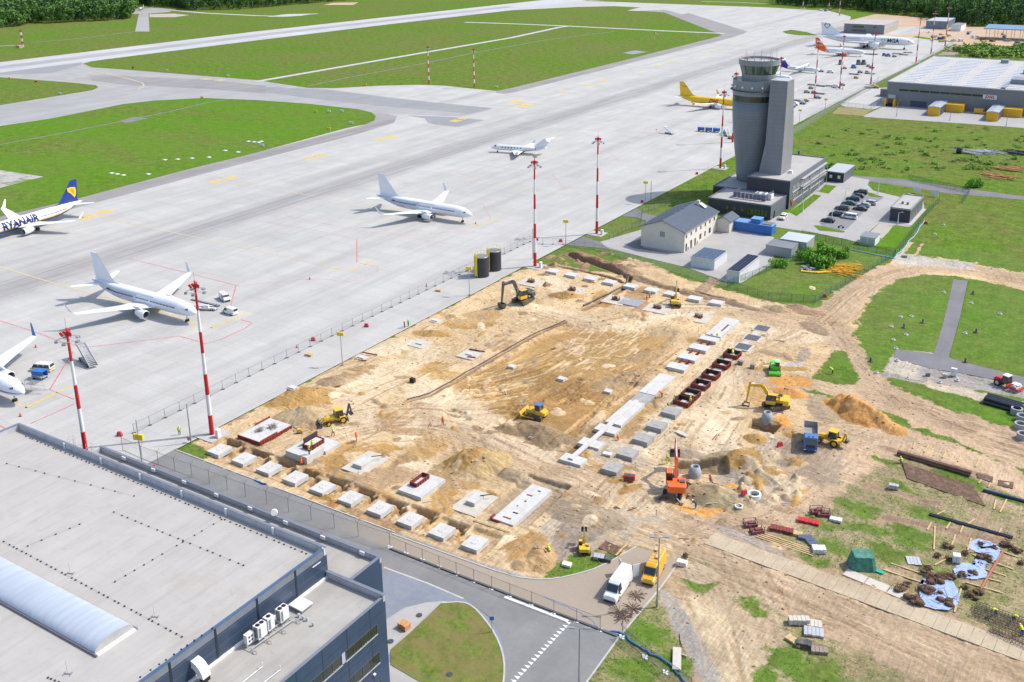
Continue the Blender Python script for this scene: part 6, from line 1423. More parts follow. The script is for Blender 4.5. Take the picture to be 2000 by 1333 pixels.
# big vans at the gate
t=car('long white high roof van with its rear doors open by the gate',g(1207,1155),head(1238,1110,1195,1172),CARP['white'],None,'van','van')
for s in(-1,1):mb=MB();mb.box((-3.35-.38,s*(1.0+.28),1.55),(.95,.07,2.1),rz=-s*.75);mb.build('rear_door',CARP['white'],t)
mb=MB();mb.bb(-3.22,-3.205,-.9,.9,.6,2.5);mb.build('load_opening',P_DARK,t)
t=car('yellow high roof van with ladder rack and dark windscreen by the gate',g(1277,1122),head(1292,1095,1265,1145),CARP['yellow'],None,'van','van')
mb=MB()
for y in(-.6,.6):mb.bar((-2.9,y,2.8),(1.0,y,2.8),.05,.05)
for i in range(6):mb.bar((-2.8+i*.72,-.75,2.76),(-2.8+i*.72,.75,2.76),.05,.04)
mb.build('roof_rack',LGREY,t);mb=MB();mb.box((-1.2,.3,2.9),(2.4,.5,.12));mb.box((-2.2,-.4,2.88),(1,.5,.2));mb.build('roof_load',WOOD,t)
# delivery vans by the hall
for px,py,lb in((1866,214,'yellow delivery van backed to the left dock canopy'),(1915,223,'yellow delivery van alone in the yard between the canopies')):car(lb,g(px,py),.0,CARP['yellow'],'yellow delivery vans','van','delivery van')
# diggers
def track(t,x0,x1,y,w,h,name='track'):
 r=h/2;n=8;P_=[(x1-r+r*math.cos(-PI/2+PI*i/n),r+r*math.sin(-PI/2+PI*i/n))for i in range(n+1)]+[(x0+r+r*math.cos(PI/2+PI*i/n),r+r*math.sin(PI/2+PI*i/n))for i in range(n+1)]
 mb=MB();mb.prism(P_,y-w/2,y+w/2,axis='y')
 for i in range(int((x1-x0)/.35)):mb.bb(x0+.25+i*.35,x0+.33+i*.35,y-w/2-.02,y+w/2+.02,h-.01,h+.04)
 tr=mb.build(name,MTR,t);mb=MB();s=1 if y>0 else-1
 for i in range(4):cx_=x0+r+(x1-x0-2*r)*i/3;mb.tube((cx_,y+s*w/2,r),(cx_,y+s*(w/2+.04),r),r*.62,r*.6,12)
 mb.build('roller',MDK,tr);return tr
def bucket(t,p,s=1.0,ang=0,m=None):
 mb=MB();pr=[(0,.45),(.55,.30),(.75,-.1),(.55,-.5),(.1,-.62),(-.25,-.45),(-.2,-.4),(.1,-.52),(.48,-.42),(.63,-.08),(.48,.2),(0,.33)]
 c,q=math.cos(ang),math.sin(ang);P_=[(p[0]+s*(x*c-z*q),p[2]+s*(x*q+z*c))for x,z in pr]
 mb.prism(P_,p[1]-.6*s,p[1]+.6*s,axis='y');
 side=[(0,.4),(.5,.25),(.7,-.1),(.5,-.45),(.1,-.57),(-.22,-.42)];P2=[(p[0]+s*(x*c-z*q),p[2]+s*(x*q+z*c))for x,z in side]
 mb.prism(P2,p[1]-.63*s,p[1]-.601*s,axis='y');mb.prism(P2,p[1]+.601*s,p[1]+.63*s,axis='y');return mb.build('bucket',m or MDK,t)
def excavator(label,loc,rz,swing,paint,boom,s=1.0,hood=None,blade=False,cab_c=None,wheeled=False,track_m=None):
 """boom: (elbow x,z), (stick end x,z) relative to the boom foot; rz is the heading of the boom, swing that of the tracks"""
 t=thing('excavator',label,'excavator',loc,rz)
 und=bpy.data.objects.new('undercarriage',None);
 mb=MB();mb.box((0,0,.75),(2.0,1.2,.5),rz=swing);mb.tube((0,0,.9),(0,0,1.2),.75,.75,16);u=mb.build('undercarriage',MDK,t)
 if not wheeled:
  for y in(-1.15,1.15):tr=track(u,-1.95,1.95,y,.6,.9);
  for k_ in kids(u):k_.rotation_euler=(0,0,swing)
 else:
  wheels(u,[(x,y)for x in(-1.5,1.5)for y in(-1.05,1.05)],.52,.42,MTR)
  for k_ in kids(u):k_.rotation_euler=(0,0,swing)
  for sx in(-1,1):
   mb=MB()
   for y in(-1,1):mb.bar((sx*2.1,y*.3,.9),(sx*2.6,y*1.5,.1),.2,.25);mb.box((sx*2.65,y*1.6,.05),(.6,.5,.1))
   o_=mb.build('stabiliser',MDK,u);o_.rotation_euler=(0,0,swing)
 hd=hood or paint
 mb=MB();mb.loft([[(x,y*w,z)for y,z in((-1,1.2),(1,1.2),(1,2.0),(.9,2.12),(-.9,2.12),(-1,2.0))]for x,w in((-2.2,1.05),(-2.05,1.28),(-1.2,1.33),(-1.15,1.33))],False,True);mb.build('counterweight',hd,t)
 mb=MB();mb.bb(-1.14,.5,-1.3,-.35,1.2,2.05);mb.bb(-1.14,1.5,-.34,.5,1.2,1.75);mb.bb(-1.14,-.6,-.34,1.3,1.76,2.1);mb.build('engine_housing',paint,t)
 mb=MB();mb.bb(-1.0,-.3,-1.1,-.5,2.06,2.25);mb.tube((-.8,-.2,2.1),(-.8,-.2,2.55),.07,.07,8);mb.build('exhaust',MDK,t)
 cc=cab_c or paint
 mb=MB();mb.loft([[(.1,.52,1.2),(1.65,.52,1.2),(1.65,1.38,1.2),(.1,1.38,1.2)],[(.0,.52,1.85),(1.75,.52,1.85),(1.75,1.38,1.85),(.0,1.38,1.85)]],False,True);mb.bb(.02,1.4,.55,1.35,2.87,2.95);cb=mb.build('cab',cc,t)
 mb=MB();mb.loft([[(.03,.55,1.85),(1.72,.55,1.85),(1.72,1.35,1.85),(.03,1.35,1.85)],[(.05,.58,2.86),(1.38,.58,2.86),(1.38,1.32,2.86),(.05,1.32,2.86)]],False,False);mb.build('cab_glass',V_GL,cb)
 mb=MB()
 for x0,x1,y in((.03,.05,.54),(1.73,1.4,.54),(.03,.05,1.37),(1.73,1.4,1.37),(.9,.85,1.37)):mb.bar((x0,y,1.85),(x1,y,2.9),.09,.09)
 mb.split('cab_pillar',MDK,cb)
 f=(.9,0,1.6);e=(f[0]+boom[0][0],0,f[2]+boom[0][1]);k_=(f[0]+boom[1][0],0,f[2]+boom[1][1]);b=(f[0]+boom[2][0],0,f[2]+boom[2][1])
 mb=MB();mb.bar(f,e,.42,.45,w1=.46,h1=.62);mb.bar(e,k_,.44,.60,w1=.34,h1=.36);bo=mb.build('boom',paint if not hood else hood,t)
 mb=MB();ex=(k_[0]+(k_[0]-b[0])*.18,0,k_[2]+(k_[2]-b[2])*.18);mb.bar(ex,b,.36,.46,w1=.26,h1=.28);st=mb.build('stick',paint if not hood else hood,t)
 mb=MB()
 for y in(-.32,.32):mb.tube((1.4,y,1.4),((f[0]+e[0])/2,y,(f[2]+e[2])/2+.1),.09,.07,8)
 mb.tube((e[0],0,e[2]+.45),(ex[0],0,ex[2]+.1),.09,.06,8);mb.build('hydraulic_cylinder',LGREY,bo)
 bucket(t,(b[0],0,b[2]-.3),1.15,-1.2)
 if s!=1:t.scale=(s,s,s)
 return t
def gl(px,py,dz=0):
 p=gp(px,py);return(p[0],p[1],p[2]+dz)
excavator('dark grey and yellow tracked excavator with long dark boom near the black tanks',gl(1022,590),head(1040,588,985,600)+.15,.25,MDK,((1.5,3.2),(4.0,3.1),(4.4,-.4)),1.3,hood=MDK,cab_c=MY)
excavator('small yellow tracked excavator with raised boom beside the far footings',gl(1319,597),head(1318,600,1325,562),.2,MY,((1.2,2.6),(2.6,4.6),(4.6,1.8)),.85)
excavator('yellow and black tracked excavator digging beside the concrete well',gl(1515,797),head(1530,795,1487,788)+.1,.7,MY,((1.5,2.3),(3.7,2.2),(4.1,-1.2)),1.15)
excavator('orange wheeled excavator with its outriggers down beside the deep pit',gl(1320,962),head(1322,960,1324,900)+.05,-.35,MO,((1.4,2.2),(4.2,3.6),(6.0,1.2)),1.22,wheeled=True)
excavator('small yellow mini excavator with raised arm on the grass by the gate',gl(1141,1078),head(1141,1078,1140,1040),.1,MY,((.6,2.2),(1.2,4.1),(2.4,3.2)),.62)
# backhoe loaders
def backhoe(label,loc,rz,fold=1.0):
 t=thing('backhoe_loader',label,'backhoe loader',loc,rz)
 mb=MB();mb.loft([[(x,y*w,z)for y,z in((-1,.8),(1,.8),(1,zt-.1),(.8,zt),(-.8,zt),(-1,zt-.1))]for x,w,zt in((-.2,.48,1.75),(1.5,.45,1.65),(2.1,.42,1.45),(2.2,.4,1.4))],False,True);mb.bb(-2.0,.0,-.6,.6,.75,1.2);mb.build('body',MY,t)
 mb=MB()
 for s in(-1,1):mb.prism([(-2.05,.9),(-1.9,1.5),(-.7,1.5),(-.45,.9)],s*1.05-.22,s*1.05+.22,axis='y')
 mb.split('mudguard',MY,t)
 mb=MB();mb.loft([[(-1.5,-.72,1.45),(.1,-.72,1.45),(.1,.72,1.45),(-1.5,.72,1.45)],[(-1.35,-.68,2.7),(-.1,-.68,2.7),(-.1,.68,2.7),(-1.35,.68,2.7)]],False,True);cb=mb.build('cab',V_GL,t)
 mb=MB();mb.bb(-1.5,.1,-.8,.8,2.7,2.86);mb.build('cab_roof',MY,cb);mb=MB()
 for x0,x1 in((-1.52,-1.36),(.12,-.08),(-.7,-.7)):
  for s in(-1,1):mb.bar((x0,s*.74,1.4),(x1,s*.7,2.7),.09,.09)
 mb.split('cab_pillar',MDK,cb)
 wheels(t,[(-1.25,-1.05),(-1.25,1.05)],.75,.45,MY);wheels(t,[(1.55,-.95),(1.55,.95)],.5,.35,MY)
 mb=MB()
 for s in(-1,1):mb.bar((.2,s*.62,1.5),(2.4,s*.62,1.15),.14,.2);mb.bar((2.4,s*.62,1.15),(3.1,s*.62,.5),.14,.2)
 mb.build('loader_arm',MY,t)
 mb=MB();pr=[(2.9,.95),(3.2,.95),(3.05,.35),(4.0,.12),(4.0,.05),(2.85,.1)];mb.prism(pr,-1.15,1.15,axis='y');mb.prism([(2.9,.95),(3.9,.2),(4.0,.05),(2.85,.1)],-1.2,-1.151,axis='y');mb.prism([(2.9,.95),(3.9,.2),(4.0,.05),(2.85,.1)],1.151,1.2,axis='y');mb.build('loader_bucket',MDK,t)
 mb=MB();mb.bb(-2.3,-2.01,-1.1,1.1,.55,1.1);mb.bar((-2.35,0,1.0),(-2.95,0,3.4*fold),.3,.34);mb.build('rear_boom',MY if fold<1 else MDK,t);mb=MB();mb.bar((-2.95,0,3.4*fold),(-3.35,0,1.3),.24,.26);mb.build('rear_stick',MY if fold<1 else MDK,t);bucket(t,(-3.3,0,1.2),.75,1.4)
 for s in(-1,1):mb=MB();mb.bar((-2.2,s*1.1,1.0),(-2.3,s*1.2,.25),.12,.16);mb.build('stabiliser',MDK,t)
 return t
backhoe('yellow backhoe loader with grey front bucket beside the sand heap',gl(655,826),head(680,815,640,824))
backhoe('yellow backhoe loader standing tight beside the blue tipper truck',gl(1619,866),head(1618,850,1600,842)+.3,.85)
# bulldozer
p=gl(1047,817);t=thing('bulldozer','yellow tracked bulldozer pushing damp sand in the middle of the site','bulldozer',p,head(1060,818,1035,812))
for y in(-1.05,1.05):track(t,-1.9,1.9,y,.6,1.0)
mb=MB();mb.bb(-.2,1.9,-.65,.65,.8,1.75);mb.bb(-1.9,-.2,-.9,.9,.9,1.9);mb.bb(-2.3,-1.9,-.8,.8,1.0,1.7);mb.build('body',MY,t);mb=MB();mb.loft([[(-1.3,-.75,1.9),(.0,-.75,1.9),(.0,.75,1.9),(-1.3,.75,1.9)],[(-1.2,-.65,2.95),(-.15,-.65,2.95),(-.15,.65,2.95),(-1.2,.65,2.95)]],False,True);cb=mb.build('cab',V_GL,t)
mb=MB();mb.bb(-1.35,.0,-.75,.75,2.95,3.1);mb.build('cab_roof',MBLU,cb);mb=MB()
for s in(-1,1):mb.bar((-1.3,s*.76,1.9),(-1.2,s*.68,3),.1,.1);mb.bar((0,s*.76,1.9),(-.12,s*.68,3),.1,.1)
mb.split('cab_pillar',MY,cb)
mb=MB();mb.prism([(2.6,.1),(2.75,.1),(2.6,.7),(2.85,1.3),(2.7,1.3),(2.45,.7)],-1.75,1.75,axis='y');mb.build('blade',MY,t);mb=MB()
for s in(-1,1):mb.bar((-.2,s*1.45,.5),(2.6,s*1.45,.45),.15,.2)
mb.split('push_arm',MY,t);mb=MB();mb.tube((1.2,.3,1.75),(1.2,.3,2.5),.07,.07,8);mb.build('exhaust',MDK,t)
p=gl(1966,757);t=thing('soil_roller','red and white soil roller parked at the right edge of the grass','road roller',p,head(1955,744,1995,760))
mb=MB();mb.loft([[(x,y*w,z)for y,z in((-1,.8),(1,.8),(1,zt-.15),(.8,zt),(-.8,zt),(-1,zt-.15))]for x,w,zt in((-2.6,.75,1.5),(-2.2,.8,1.8),(-.9,.8,1.85),(-.85,.8,1.85))],False,True);mb.build('engine_hood',MR,t);wheels(t,[(-1.6,-.85),(-1.6,.85)],.75,.5,LGREY)
mb=MB();mb.loft([[(-.8,-.7,.9),(.5,-.7,.9),(.5,.7,.9),(-.8,.7,.9)],[(-.7,-.65,2.6),(.35,-.65,2.6),(.35,.65,2.6),(-.7,.65,2.6)]],False,True);cb=mb.build('cab',V_GL,t);mb=MB();mb.bb(-.85,.5,-.75,.75,2.6,2.75);mb.build('cab_roof',WHT,cb)
mb=MB()
for x0,x1 in((-.83,-.73),(.53,.38)):
 for s in(-1,1):mb.bar((x0,s*.72,.9),(x1,s*.67,2.6),.1,.1)
mb.split('cab_pillar',MDK,cb)
mb=MB();mb.tube((2.0,-1.05,.75),(2.0,1.05,.75),.75,.75,26);mb.build('drum',LGREY,t);mb=MB()
for s in(-1,1):mb.bb(.5,3.0,s*1.2-.08,s*1.2+.08,.55,.95)
mb.bb(.45,.75,-1.1,1.1,.5,1.0);mb.bb(2.85,3.1,-1.1,1.1,.5,.9);mb.build('drum_frame',MR,t);mb=MB();mb.bb(1.3,2.7,-.7,.7,1.52,1.62);mb.build('white_cover',WHT,t)
# blue tipper
p=gl(1582,866);t=thing('tipper_truck','blue cab tipper truck with empty grey body facing the camera','tipper truck',p,head(1581,840,1581,880))
mb=MB();mb.loft([[(1.7,y*1.2,z)for y,z in((-1,.8),(1,.8),(1,2.8),(.9,2.95),(-.9,2.95),(-1,2.8))],[(3.35,y*1.22,z)for y,z in((-1,.6),(1,.6),(1,2.7),(.9,2.85),(-.9,2.85),(-1,2.7))],[(3.65,y*1.2,z)for y,z in((-1,.6),(1,.6),(1,1.75),(.9,1.8),(-.9,1.8),(-1,1.75))]],False,True);cb=mb.build('cab',MBLU,t)
mb=MB();mb.add([(3.69,-1.05,1.78),(3.69,1.05,1.78),(3.42,1.0,2.62),(3.42,-1.0,2.62)],[(0,1,2,3)]);mb.build('windscreen',V_GL,cb);mb=MB();mb.bb(3.66,3.70,-.8,.8,1.0,1.55);mb.build('grille',V_PL,cb);mb=MB();mb.bb(3.66,3.8,-1.2,1.2,.45,.85);mb.build('bumper',mat('bumper_blue',(.03,.08,.28),.5,0,.1,1),cb)
for s in(-1,1):
 mb=MB();mb.bb(3.81,3.83,s*.95-.18,s*.95+.18,.55,.75);mb.build('headlight',V_HL,cb);mb=MB();mb.box((3.3,s*1.45,2.0),(.15,.22,.6));mb.build('mirror',V_PL,cb);mb=MB();mb.bb(2.0,3.0,s*1.235-.01,s*1.235+.01,1.8,2.5);mb.build('side_window',V_GL,cb)
mb=MB();mb.box((3.0,.35,2.98),(.25,.25,.1));mb.box((3.0,-.35,2.98),(.25,.25,.1));mb.build('roof_light',MDK,cb)
mb=MB();mb.bb(-4.0,1.6,-1.1,1.1,.8,1.1);mb.build('chassis',MDK,t)
mb=MB();mb.bb(-4.1,1.5,-1.2,1.2,1.15,1.27);mb.bb(-4.1,1.5,-1.27,-1.201,1.15,2.5);mb.bb(-4.1,1.5,1.201,1.27,1.15,2.5);mb.bb(1.501,1.58,-1.27,1.27,1.15,2.8);mb.bb(-4.18,-4.101,-1.27,1.27,1.15,2.4);mb.bb(-4.2,1.6,-1.33,-1.271,2.3,2.5);mb.bb(-4.2,1.6,1.271,1.33,2.3,2.5);mb.build('tipper_body',mat('worn_steel',(.36,.35,.34),.5,.3,.2,1,dirt=((.3,.22,.14),.5)),t)
wheels(t,[(x,s*1.0)for x in(2.7,.9,-2.0,-3.3)for s in(-1,1)],.52,.36,MTR)
# green compact machine
p=gl(1513,727);t=thing('compact_loader','bright green compact machine standing in the pale sand','compact machine',p,head(1513,725,1510,740)+.1)
mb=MB();mb.bb(-1.8,.6,-.95,.95,.6,1.5);mb.bb(-1.9,-.9,-1.0,1.0,1.5,1.9);mb.build('body',MG,t);mb=MB();mb.bb(-.6,.6,.1,.9,1.5,2.5);cb=mb.build('cab',V_GL,t);mb=MB();mb.bb(-.7,.7,.0,1.0,2.5,2.62);mb.build('cab_roof',mat('pale_green',(.35,.75,.3),.5,0,.1,1),cb);wheels(t,[(-1.1,-1.0),(-1.1,1.0),(.9,-1.0),(.9,1.0)],.5,.35,MDK)
mb=MB();mb.prism([(1.5,.15),(2.2,.1),(2.3,.6),(1.9,1.0),(1.5,.8)],-1.25,1.25,axis='y');mb.build('front_bucket',MG,t);mb=MB()
for s in(-.9,.9):mb.bar((-.9,s,1.7),(1.7,s,.6),.14,.2)
mb.build('loader_arm',MDK,t)
mb=MB();mb.bb(-1.5,0,-.8,-.1,1.5,1.75);mb.build('engine_cover',MATS['pale_green'],t)
# small compactor and red generator
p=gl(585,846);t=thing('plate_compactor','small yellow plate compactor standing before the sand heap','plate compactor',p,.8);mb=MB();mb.bb(-.5,.5,-.4,.4,0,.25);mb.build('base_plate',MDK,t);mb=MB();mb.bb(-.35,.35,-.3,.3,.25,.85);mb.build('engine',MY,t);mb=MB();mb.bar((-.3,-.2,.7),(-1.0,-.2,1.3),.06,.06);mb.bar((-.3,.2,.7),(-1.0,.2,1.3),.06,.06);mb.bar((-1.0,-.25,1.3),(-1.0,.25,1.3),.06,.06);mb.build('handle',MDK,t)
p=gl(1229,939);t=thing('generator_trailer','small red machine with yellow part beside the nearest dark concrete block','generator',p,.3);mb=MB();mb.bb(-1,1,-.5,.5,.3,1.1);mb.build('housing',MR,t);mb=MB();mb.bb(-1.3,-.9,-.7,.2,0,.7);mb.build('yellow_box',MY,t);mb=MB();mb.bb(-.8,.8,-.51,-.5,.5,.9);mb.bb(-.9,.9,-.4,.4,1.1,1.15);mb.build('louvre',MDK,t)
# apron equipment
def stairs_truck(label,px,py,px2,py2,col,s=1.0,z=0):
 p=g(px,py);t=thing('passenger_stairs',label,'aircraft steps',p,head(px,py,px2,py2));mb=MB()
 for y in(-.75,.75):mb.bar((-3.2,y,.5),(2.4,y,3.3),.1,.35);mb.bar((-3.2,y,1.5),(2.4,y,4.3),.05,.05);mb.bar((2.4,y,4.3),(4.0,y,4.3),.05,.05)
 for i in range(15):mb.bb(-3.2+i*.4,-2.85+i*.4,-.7,.7,.45+i*.2,.5+i*.2)
 mb.bb(2.4,4.0,-.8,.8,3.2,3.35);mb.build('stairway',col,t);mb=MB();mb.bar((3.4,-.7,3.2),(-1.5,-.7,.6),.1,.1);mb.bar((3.4,.7,3.2),(-1.5,.7,.6),.1,.1);mb.bb(-2.5,2.6,-.8,.8,.45,.6);mb.build('chassis',MGREY,t);wheels(t,[(-1.8,-.8),(-1.8,.8),(2.0,-.8),(2.0,.8)],.35,.2);t.scale=(s,s,s);return t
stairs_truck('grey aircraft steps parked beside the tall red and white mast',172,710,148,690,LGREY,1.15)
stairs_truck('white aircraft steps standing alone beside the small cone',1307,262,1290,258,WHT,.9);stairs_truck('white aircraft steps behind the row of blue carts',1420,266,1408,258,WHT,.9)
p=g(68,765);t=thing('step_frame','light grey aluminium step frame at the nose of the blue striped airliner','step frame',p,.3);mb=MB()
for x in(-1.8,1.8):
 for y in(-1,1):mb.tube((x,y,0),(x*.6,y,3.0),.04,.04,5)
for y in(-1,1):
 for z in(1,2,3):mb.tube((-1.8+.24*z,y,z),(1.8-.24*z,y,z),.035,.035,5)
mb.bar((-1.8,-1,.2),(2.6,-1,.2),.06,.06);mb.bar((-1.8,1,.2),(2.6,1,.2),.06,.06);mb.build('frame',LGREY,t);mb=MB();mb.bb(-1.0,1.0,-1,1,2.0,2.06);mb.build('platform',MGREY,t)
def cart(label,px,py,rz,group='blue baggage carts',col=None):
 t=thing('baggage_cart',label,'baggage cart',g(px,py),rz,group);mb=MB();mb.bb(-1.4,1.4,-.8,.8,.55,.65);mb.build('bed',LGREY,t);mb=MB();mb.bb(-1.4,-1.32,-.8,.8,.66,1.9);mb.bb(-1.31,1.4,.72,.8,.66,1.9);mb.bb(-1.31,1.4,-.8,-.72,1.0,1.9);mb.bb(-1.45,1.45,-.85,.85,1.9,2.0);mb.build('cover',col or MATS['blue_container_paint'],t)
 mb=MB()
 for x in(-.95,.95):
  for y in(-.7,.7):mb.tube((x,y-.08,.28),(x,y+.08,.28),.28,.28,10)
 mb.split('wheel',P_BLACK,t);mb=MB();mb.bar((1.4,0,.5),(2.2,0,.35),.07,.07);mb.build('tow_bar',MGREY,t);return t
cart('blue baggage cart behind the white and yellow minibus',79,740,.3)
for i,(x,lb)in enumerate(((1369,'blue baggage cart farthest left of the three in line'),(1384,'blue baggage cart in the middle of the three in line'),(1399,'blue baggage cart nearest the mast in the line of three'))):cart(lb,x,257+i*1,0)
p=g(402,605);t=thing('belt_loader','white belt loader standing at the nose of the parked airliner','belt loader',p,head(380,602,420,604));mb=MB();mb.bb(-3,3,-.9,.9,.4,.8);mb.bb(-.2,1.2,-.9,-.2,.8,1.5);mb.build('chassis',WHT,t);mb=MB();mb.bar((3.6,.3,1.0),(-3.8,.3,2.4),.8,.2);mb.build('belt',V_PL,t);mb=MB()
for y in(-.15,.75):mb.bar((3.6,y,1.3),(-3.8,y,2.8),.06,.06)
mb.split('handrail',WHT,t);wheels(t,[(-2,-.8),(-2,.8),(2,-.8),(2,.8)],.38,.25)
gse=[(1727,110,1),(1735,111,1),(1747,112,2),(1752,106,3),(1765,108,3),(1773,104,3),(1668,134,1),(1677,127,4),(1687,127,4),(1667,133,1),(1697,131,2),(1703,134,2),(1642,127,4),(1650,135,5),(1622,143,6),(1604,141,2),(1668,146,3),(1680,143,2),(1694,143,5),(1699,145,3),(1633,172,6),(1645,168,2),(1618,169,3),(1602,169,3),(1588,167,3),(1576,182,2),(1584,174,5),(1590,183,2),(1598,193,2),(1560,198,3),(1552,206,6),(1568,204,2),(1575,199,5),(1600,184,3),(1672,154,5),(1548,210,2),(1416,262,2),(1428,272,5),(1622,20,2),(1604,22,6),(1612,23,1),(1697,107,3),(1706,107,3),(1700,172,3),(1712,173,5)]
G6={1:(MATS['blue_container_paint'],(3,1.6,1.9),'blue covered trolley'),2:(LGREY,(3.2,1.7,1.4),'grey ground power unit'),3:(MGREY,(6.5,2.2,.5),'low dark flat trolley'),4:(MATS['dark_blue_grey'],(3,2.2,3.0),'tall dark blue transport box'),5:(MATS['delivery_yellow'],(2.6,1.5,1.3),'yellow tow tractor'),6:(WHT,(4.3,1.8,1.7),'white airfield car')}
for i,(a,b,k_)in enumerate(gse):
 m_,(l,w,h),nm=G6[k_];p=g(a,b);t=thing(nm.replace(' ','_'),nm+' among the service equipment on the far apron','ground equipment',p,random.uniform(-.15,.15),nm+'s on the far apron')
 mb=MB();mb.bb(-l/2,l/2,-w/2,w/2,.35,.35+h*.5);mb.build('chassis',MGREY if k_!=6 else m_,t);mb=MB()
 if k_==3:mb.bb(-l/2+.2,l/2-.2,-w/2-.05,w/2+.05,.35+h*.5,.35+h*.5+.12);mb.bar((l/2,0,.5),(l/2+1.2,0,.3),.1,.1)
 else:mb.box((-.1*l,0,.35+h*.75),(l*.72,w*.92,h*.5),top=.88)
 mb.build('upper_body',m_,t);mb=MB()
 for x in(-l*.33,l*.33):mb.tube((x,-w/2-.02,.35),(x,w/2+.02,.35),.35,.35,10)
 mb.split('wheel',P_BLACK,t)
 # masts, poles, tanks
MRED=mat('mast_red',(.50,.015,.02),.4,0,.06,1);MWH=mat('mast_white',(.70,.70,.71),.4,0,.05,1);GALV=mat('galvanised',(.33,.35,.38),.4,.5,.1,2);SIGY=mat('sign_yellow',(.75,.55,.02),.5,0,.08,2)
def mast(label,loc,h=31.0,bands=7,group='red and white light masts',s=1.0,base=True):
 t=thing('light_mast',label,'light mast',loc,0,group);hp=h-1.6*s
 for i in range(bands):
  z0,z1=hp*i/bands,hp*(i+1)/bands;r0=(.46-.26*i/bands)*s;r1=(.46-.26*(i+1)/bands)*s
  mb=MB();mb.tube((0,0,z0),(0,0,z1),r0,r1,12,cap=False);mb.build('mast_section',MRED if i%2==0 else MWH,t)
 mb=MB()
 for a in range(3):
  c,q=math.cos(a*2.1),math.sin(a*2.1)
  for b in(.35,.85):mb.box((c*b*s,q*b*s,hp+.7*s-.2*b),(.42*s,.1*s,.8*s),rot=Matrix.Rotation(a*2.1,3,'Z')@Matrix.Rotation(.5,3,'Y'))
 mb.tube((0,0,hp),(0,0,hp+1.5*s),.3*s,.1*s,8);mb.tube((0,0,hp+1.5*s),(0,0,hp+3.2*s),.03,.02,5);hd=mb.build('mast_head',MRED,t)
 mb=MB();n=10
 for i in range(n):
  a=2*PI*i/n;b=2*PI*(i+1)/n;r=1.6*s;mb.bar((r*math.cos(a),r*math.sin(a),hp-.4*s),(r*math.cos(b),r*math.sin(b),hp-.4*s),.09*s,.09*s)
  if i%2==0:mb.bar((0,0,hp-.2*s),(r*math.cos(a),r*math.sin(a),hp-.4*s),.08*s,.08*s)
 mb.build('lamp_ring',LGREY,hd)
 for i in range(0,n,2):
  a=2*PI*i/n+.3;r=1.75*s;mb=MB();mb.box((r*math.cos(a),r*math.sin(a),hp-.65*s),(.5*s,.6*s,.35*s),rz=a);mb.build('floodlight',GALV,hd)
 if base:mb=MB();mb.bb(-2.6,2.6,-2.4,2.4,-.3,.16);mb.build('base_slab',CONCR,t);mb=MB();mb.bb(1.6,2.3,-.6,.2,.16,1.75);mb.build('switch_cabinet',WHT,t)
 return t
mast('tallest looking red and white light mast, its concrete base by the construction site corner',(-141.0,113.0));mast('red and white light mast whose foot is hidden by the terminal parapet',(-140.7,87.2));mast('red and white light mast at the far corner of the construction site',g(1045,521));mast('red and white light mast on the grass left of the cream house',g(1165.5,457.5));mast('red and white light mast close to the left side of the control tower',g(1406.7,329.5))
for(px,py),lb in(((1590.5,192.5),'red and white light mast by the yellow tractors right of the tower'),((1640,174),'red and white light mast next right of the tower beside the apron fence'),((1700.5,165),'red and white light mast behind the low service block'),((1789,123),'red and white light mast near the corner of the logistics hall roof'),((1818,106),'red and white light mast beyond the hall roof corner'),((1845.7,90),'red and white light mast at the end of the apron fence')):mast(lb,g(px,py))
for x,y,lb in((-153.4,478,'red and white light mast rising beside the purple tailed turboprop'),(-153.3,417,'red light mast head showing left of the tower cab')):mast(lb,(x,y),base=False)
for(px,py),lb in(((1568,17),'small distant light mast leftmost before the forest'),((1619,19),'small distant light mast in the middle before the forest'),((1639,31),'small distant light mast on the far apron corner')):mast(lb,g(px,py),27,7,'distant masts before the forest')
mast('slim red and white mast on the grass island, left of two',g(838,164),23,9,'slim masts on the grass island',.9,False);mast('slim red and white mast on the grass island, right of two',g(926.5,171),23,9,'slim masts on the grass island',.9,False)
p=g(45,93);t=thing('radio_mast','red and white lattice mast alone in the far left meadow','lattice mast',p);
for i in range(6):
 mb=MB();z0,z1=i*2.4,i*2.4+2.4
 for a,b in((-.5,-.5),(.5,-.5),(.5,.5),(-.5,.5)):mb.tube((a,b,z0),(a,b,z1),.16,.16,4);mb.bar((a,b,z0),(-b,a,z1),.1,.1)
 mb.build('mast_section',MRED if i%2 else MWH,t)
p=g(38,94);mb=MB();mb.bb(-2,2,-1.2,1.2,0,2.0);mb.bb(-2.1,-1,-1.3,1.3,.3,2.1);one('equipment_hut',mb,mat('pink_white_checks',(.5,.25,.28),.5,0,.3,.5),'pink and white equipment hut beside the lattice mast','hut',None,p)
def signpole(label,px,py,h=7.4,z=0):
 t=thing('sign_pole',label,'sign pole',gl(px,py),.3,'poles with yellow lamp boxes');mb=MB();mb.tube((0,0,0),(0,0,h),.10,.07,8);mb.tube((0,0,0),(0,0,.3),.3,.3,10);mb.build('pole',GALV,t)
 for s in(-.42,.42):mb=MB();mb.box((s,0,h),(.72,.3,.85));mb.build('lamp_box',SIGY,t)
for px,py,lb in((669,714,'yellow boxed pole standing at the edge of the sand field'),(917,578,'yellow boxed pole left of the black excavator'),(1105,479,'yellow boxed pole near the house yard fence'),(1260,398,'yellow boxed pole on the grass strip left of the tower'),(1560.5,246,'yellow boxed pole just right of the tower shaft'),(1611,223,'yellow boxed pole at the apron fence corner')):signpole(lb,px,py)
t=thing('sign_pole','yellow boxed pole behind the lower roof parapet','sign pole',(-143.6,99.2),.3,'poles with yellow lamp boxes');mb=MB();mb.tube((0,0,0),(0,0,8.6),.12,.07,8);mb.build('pole',GALV,t)
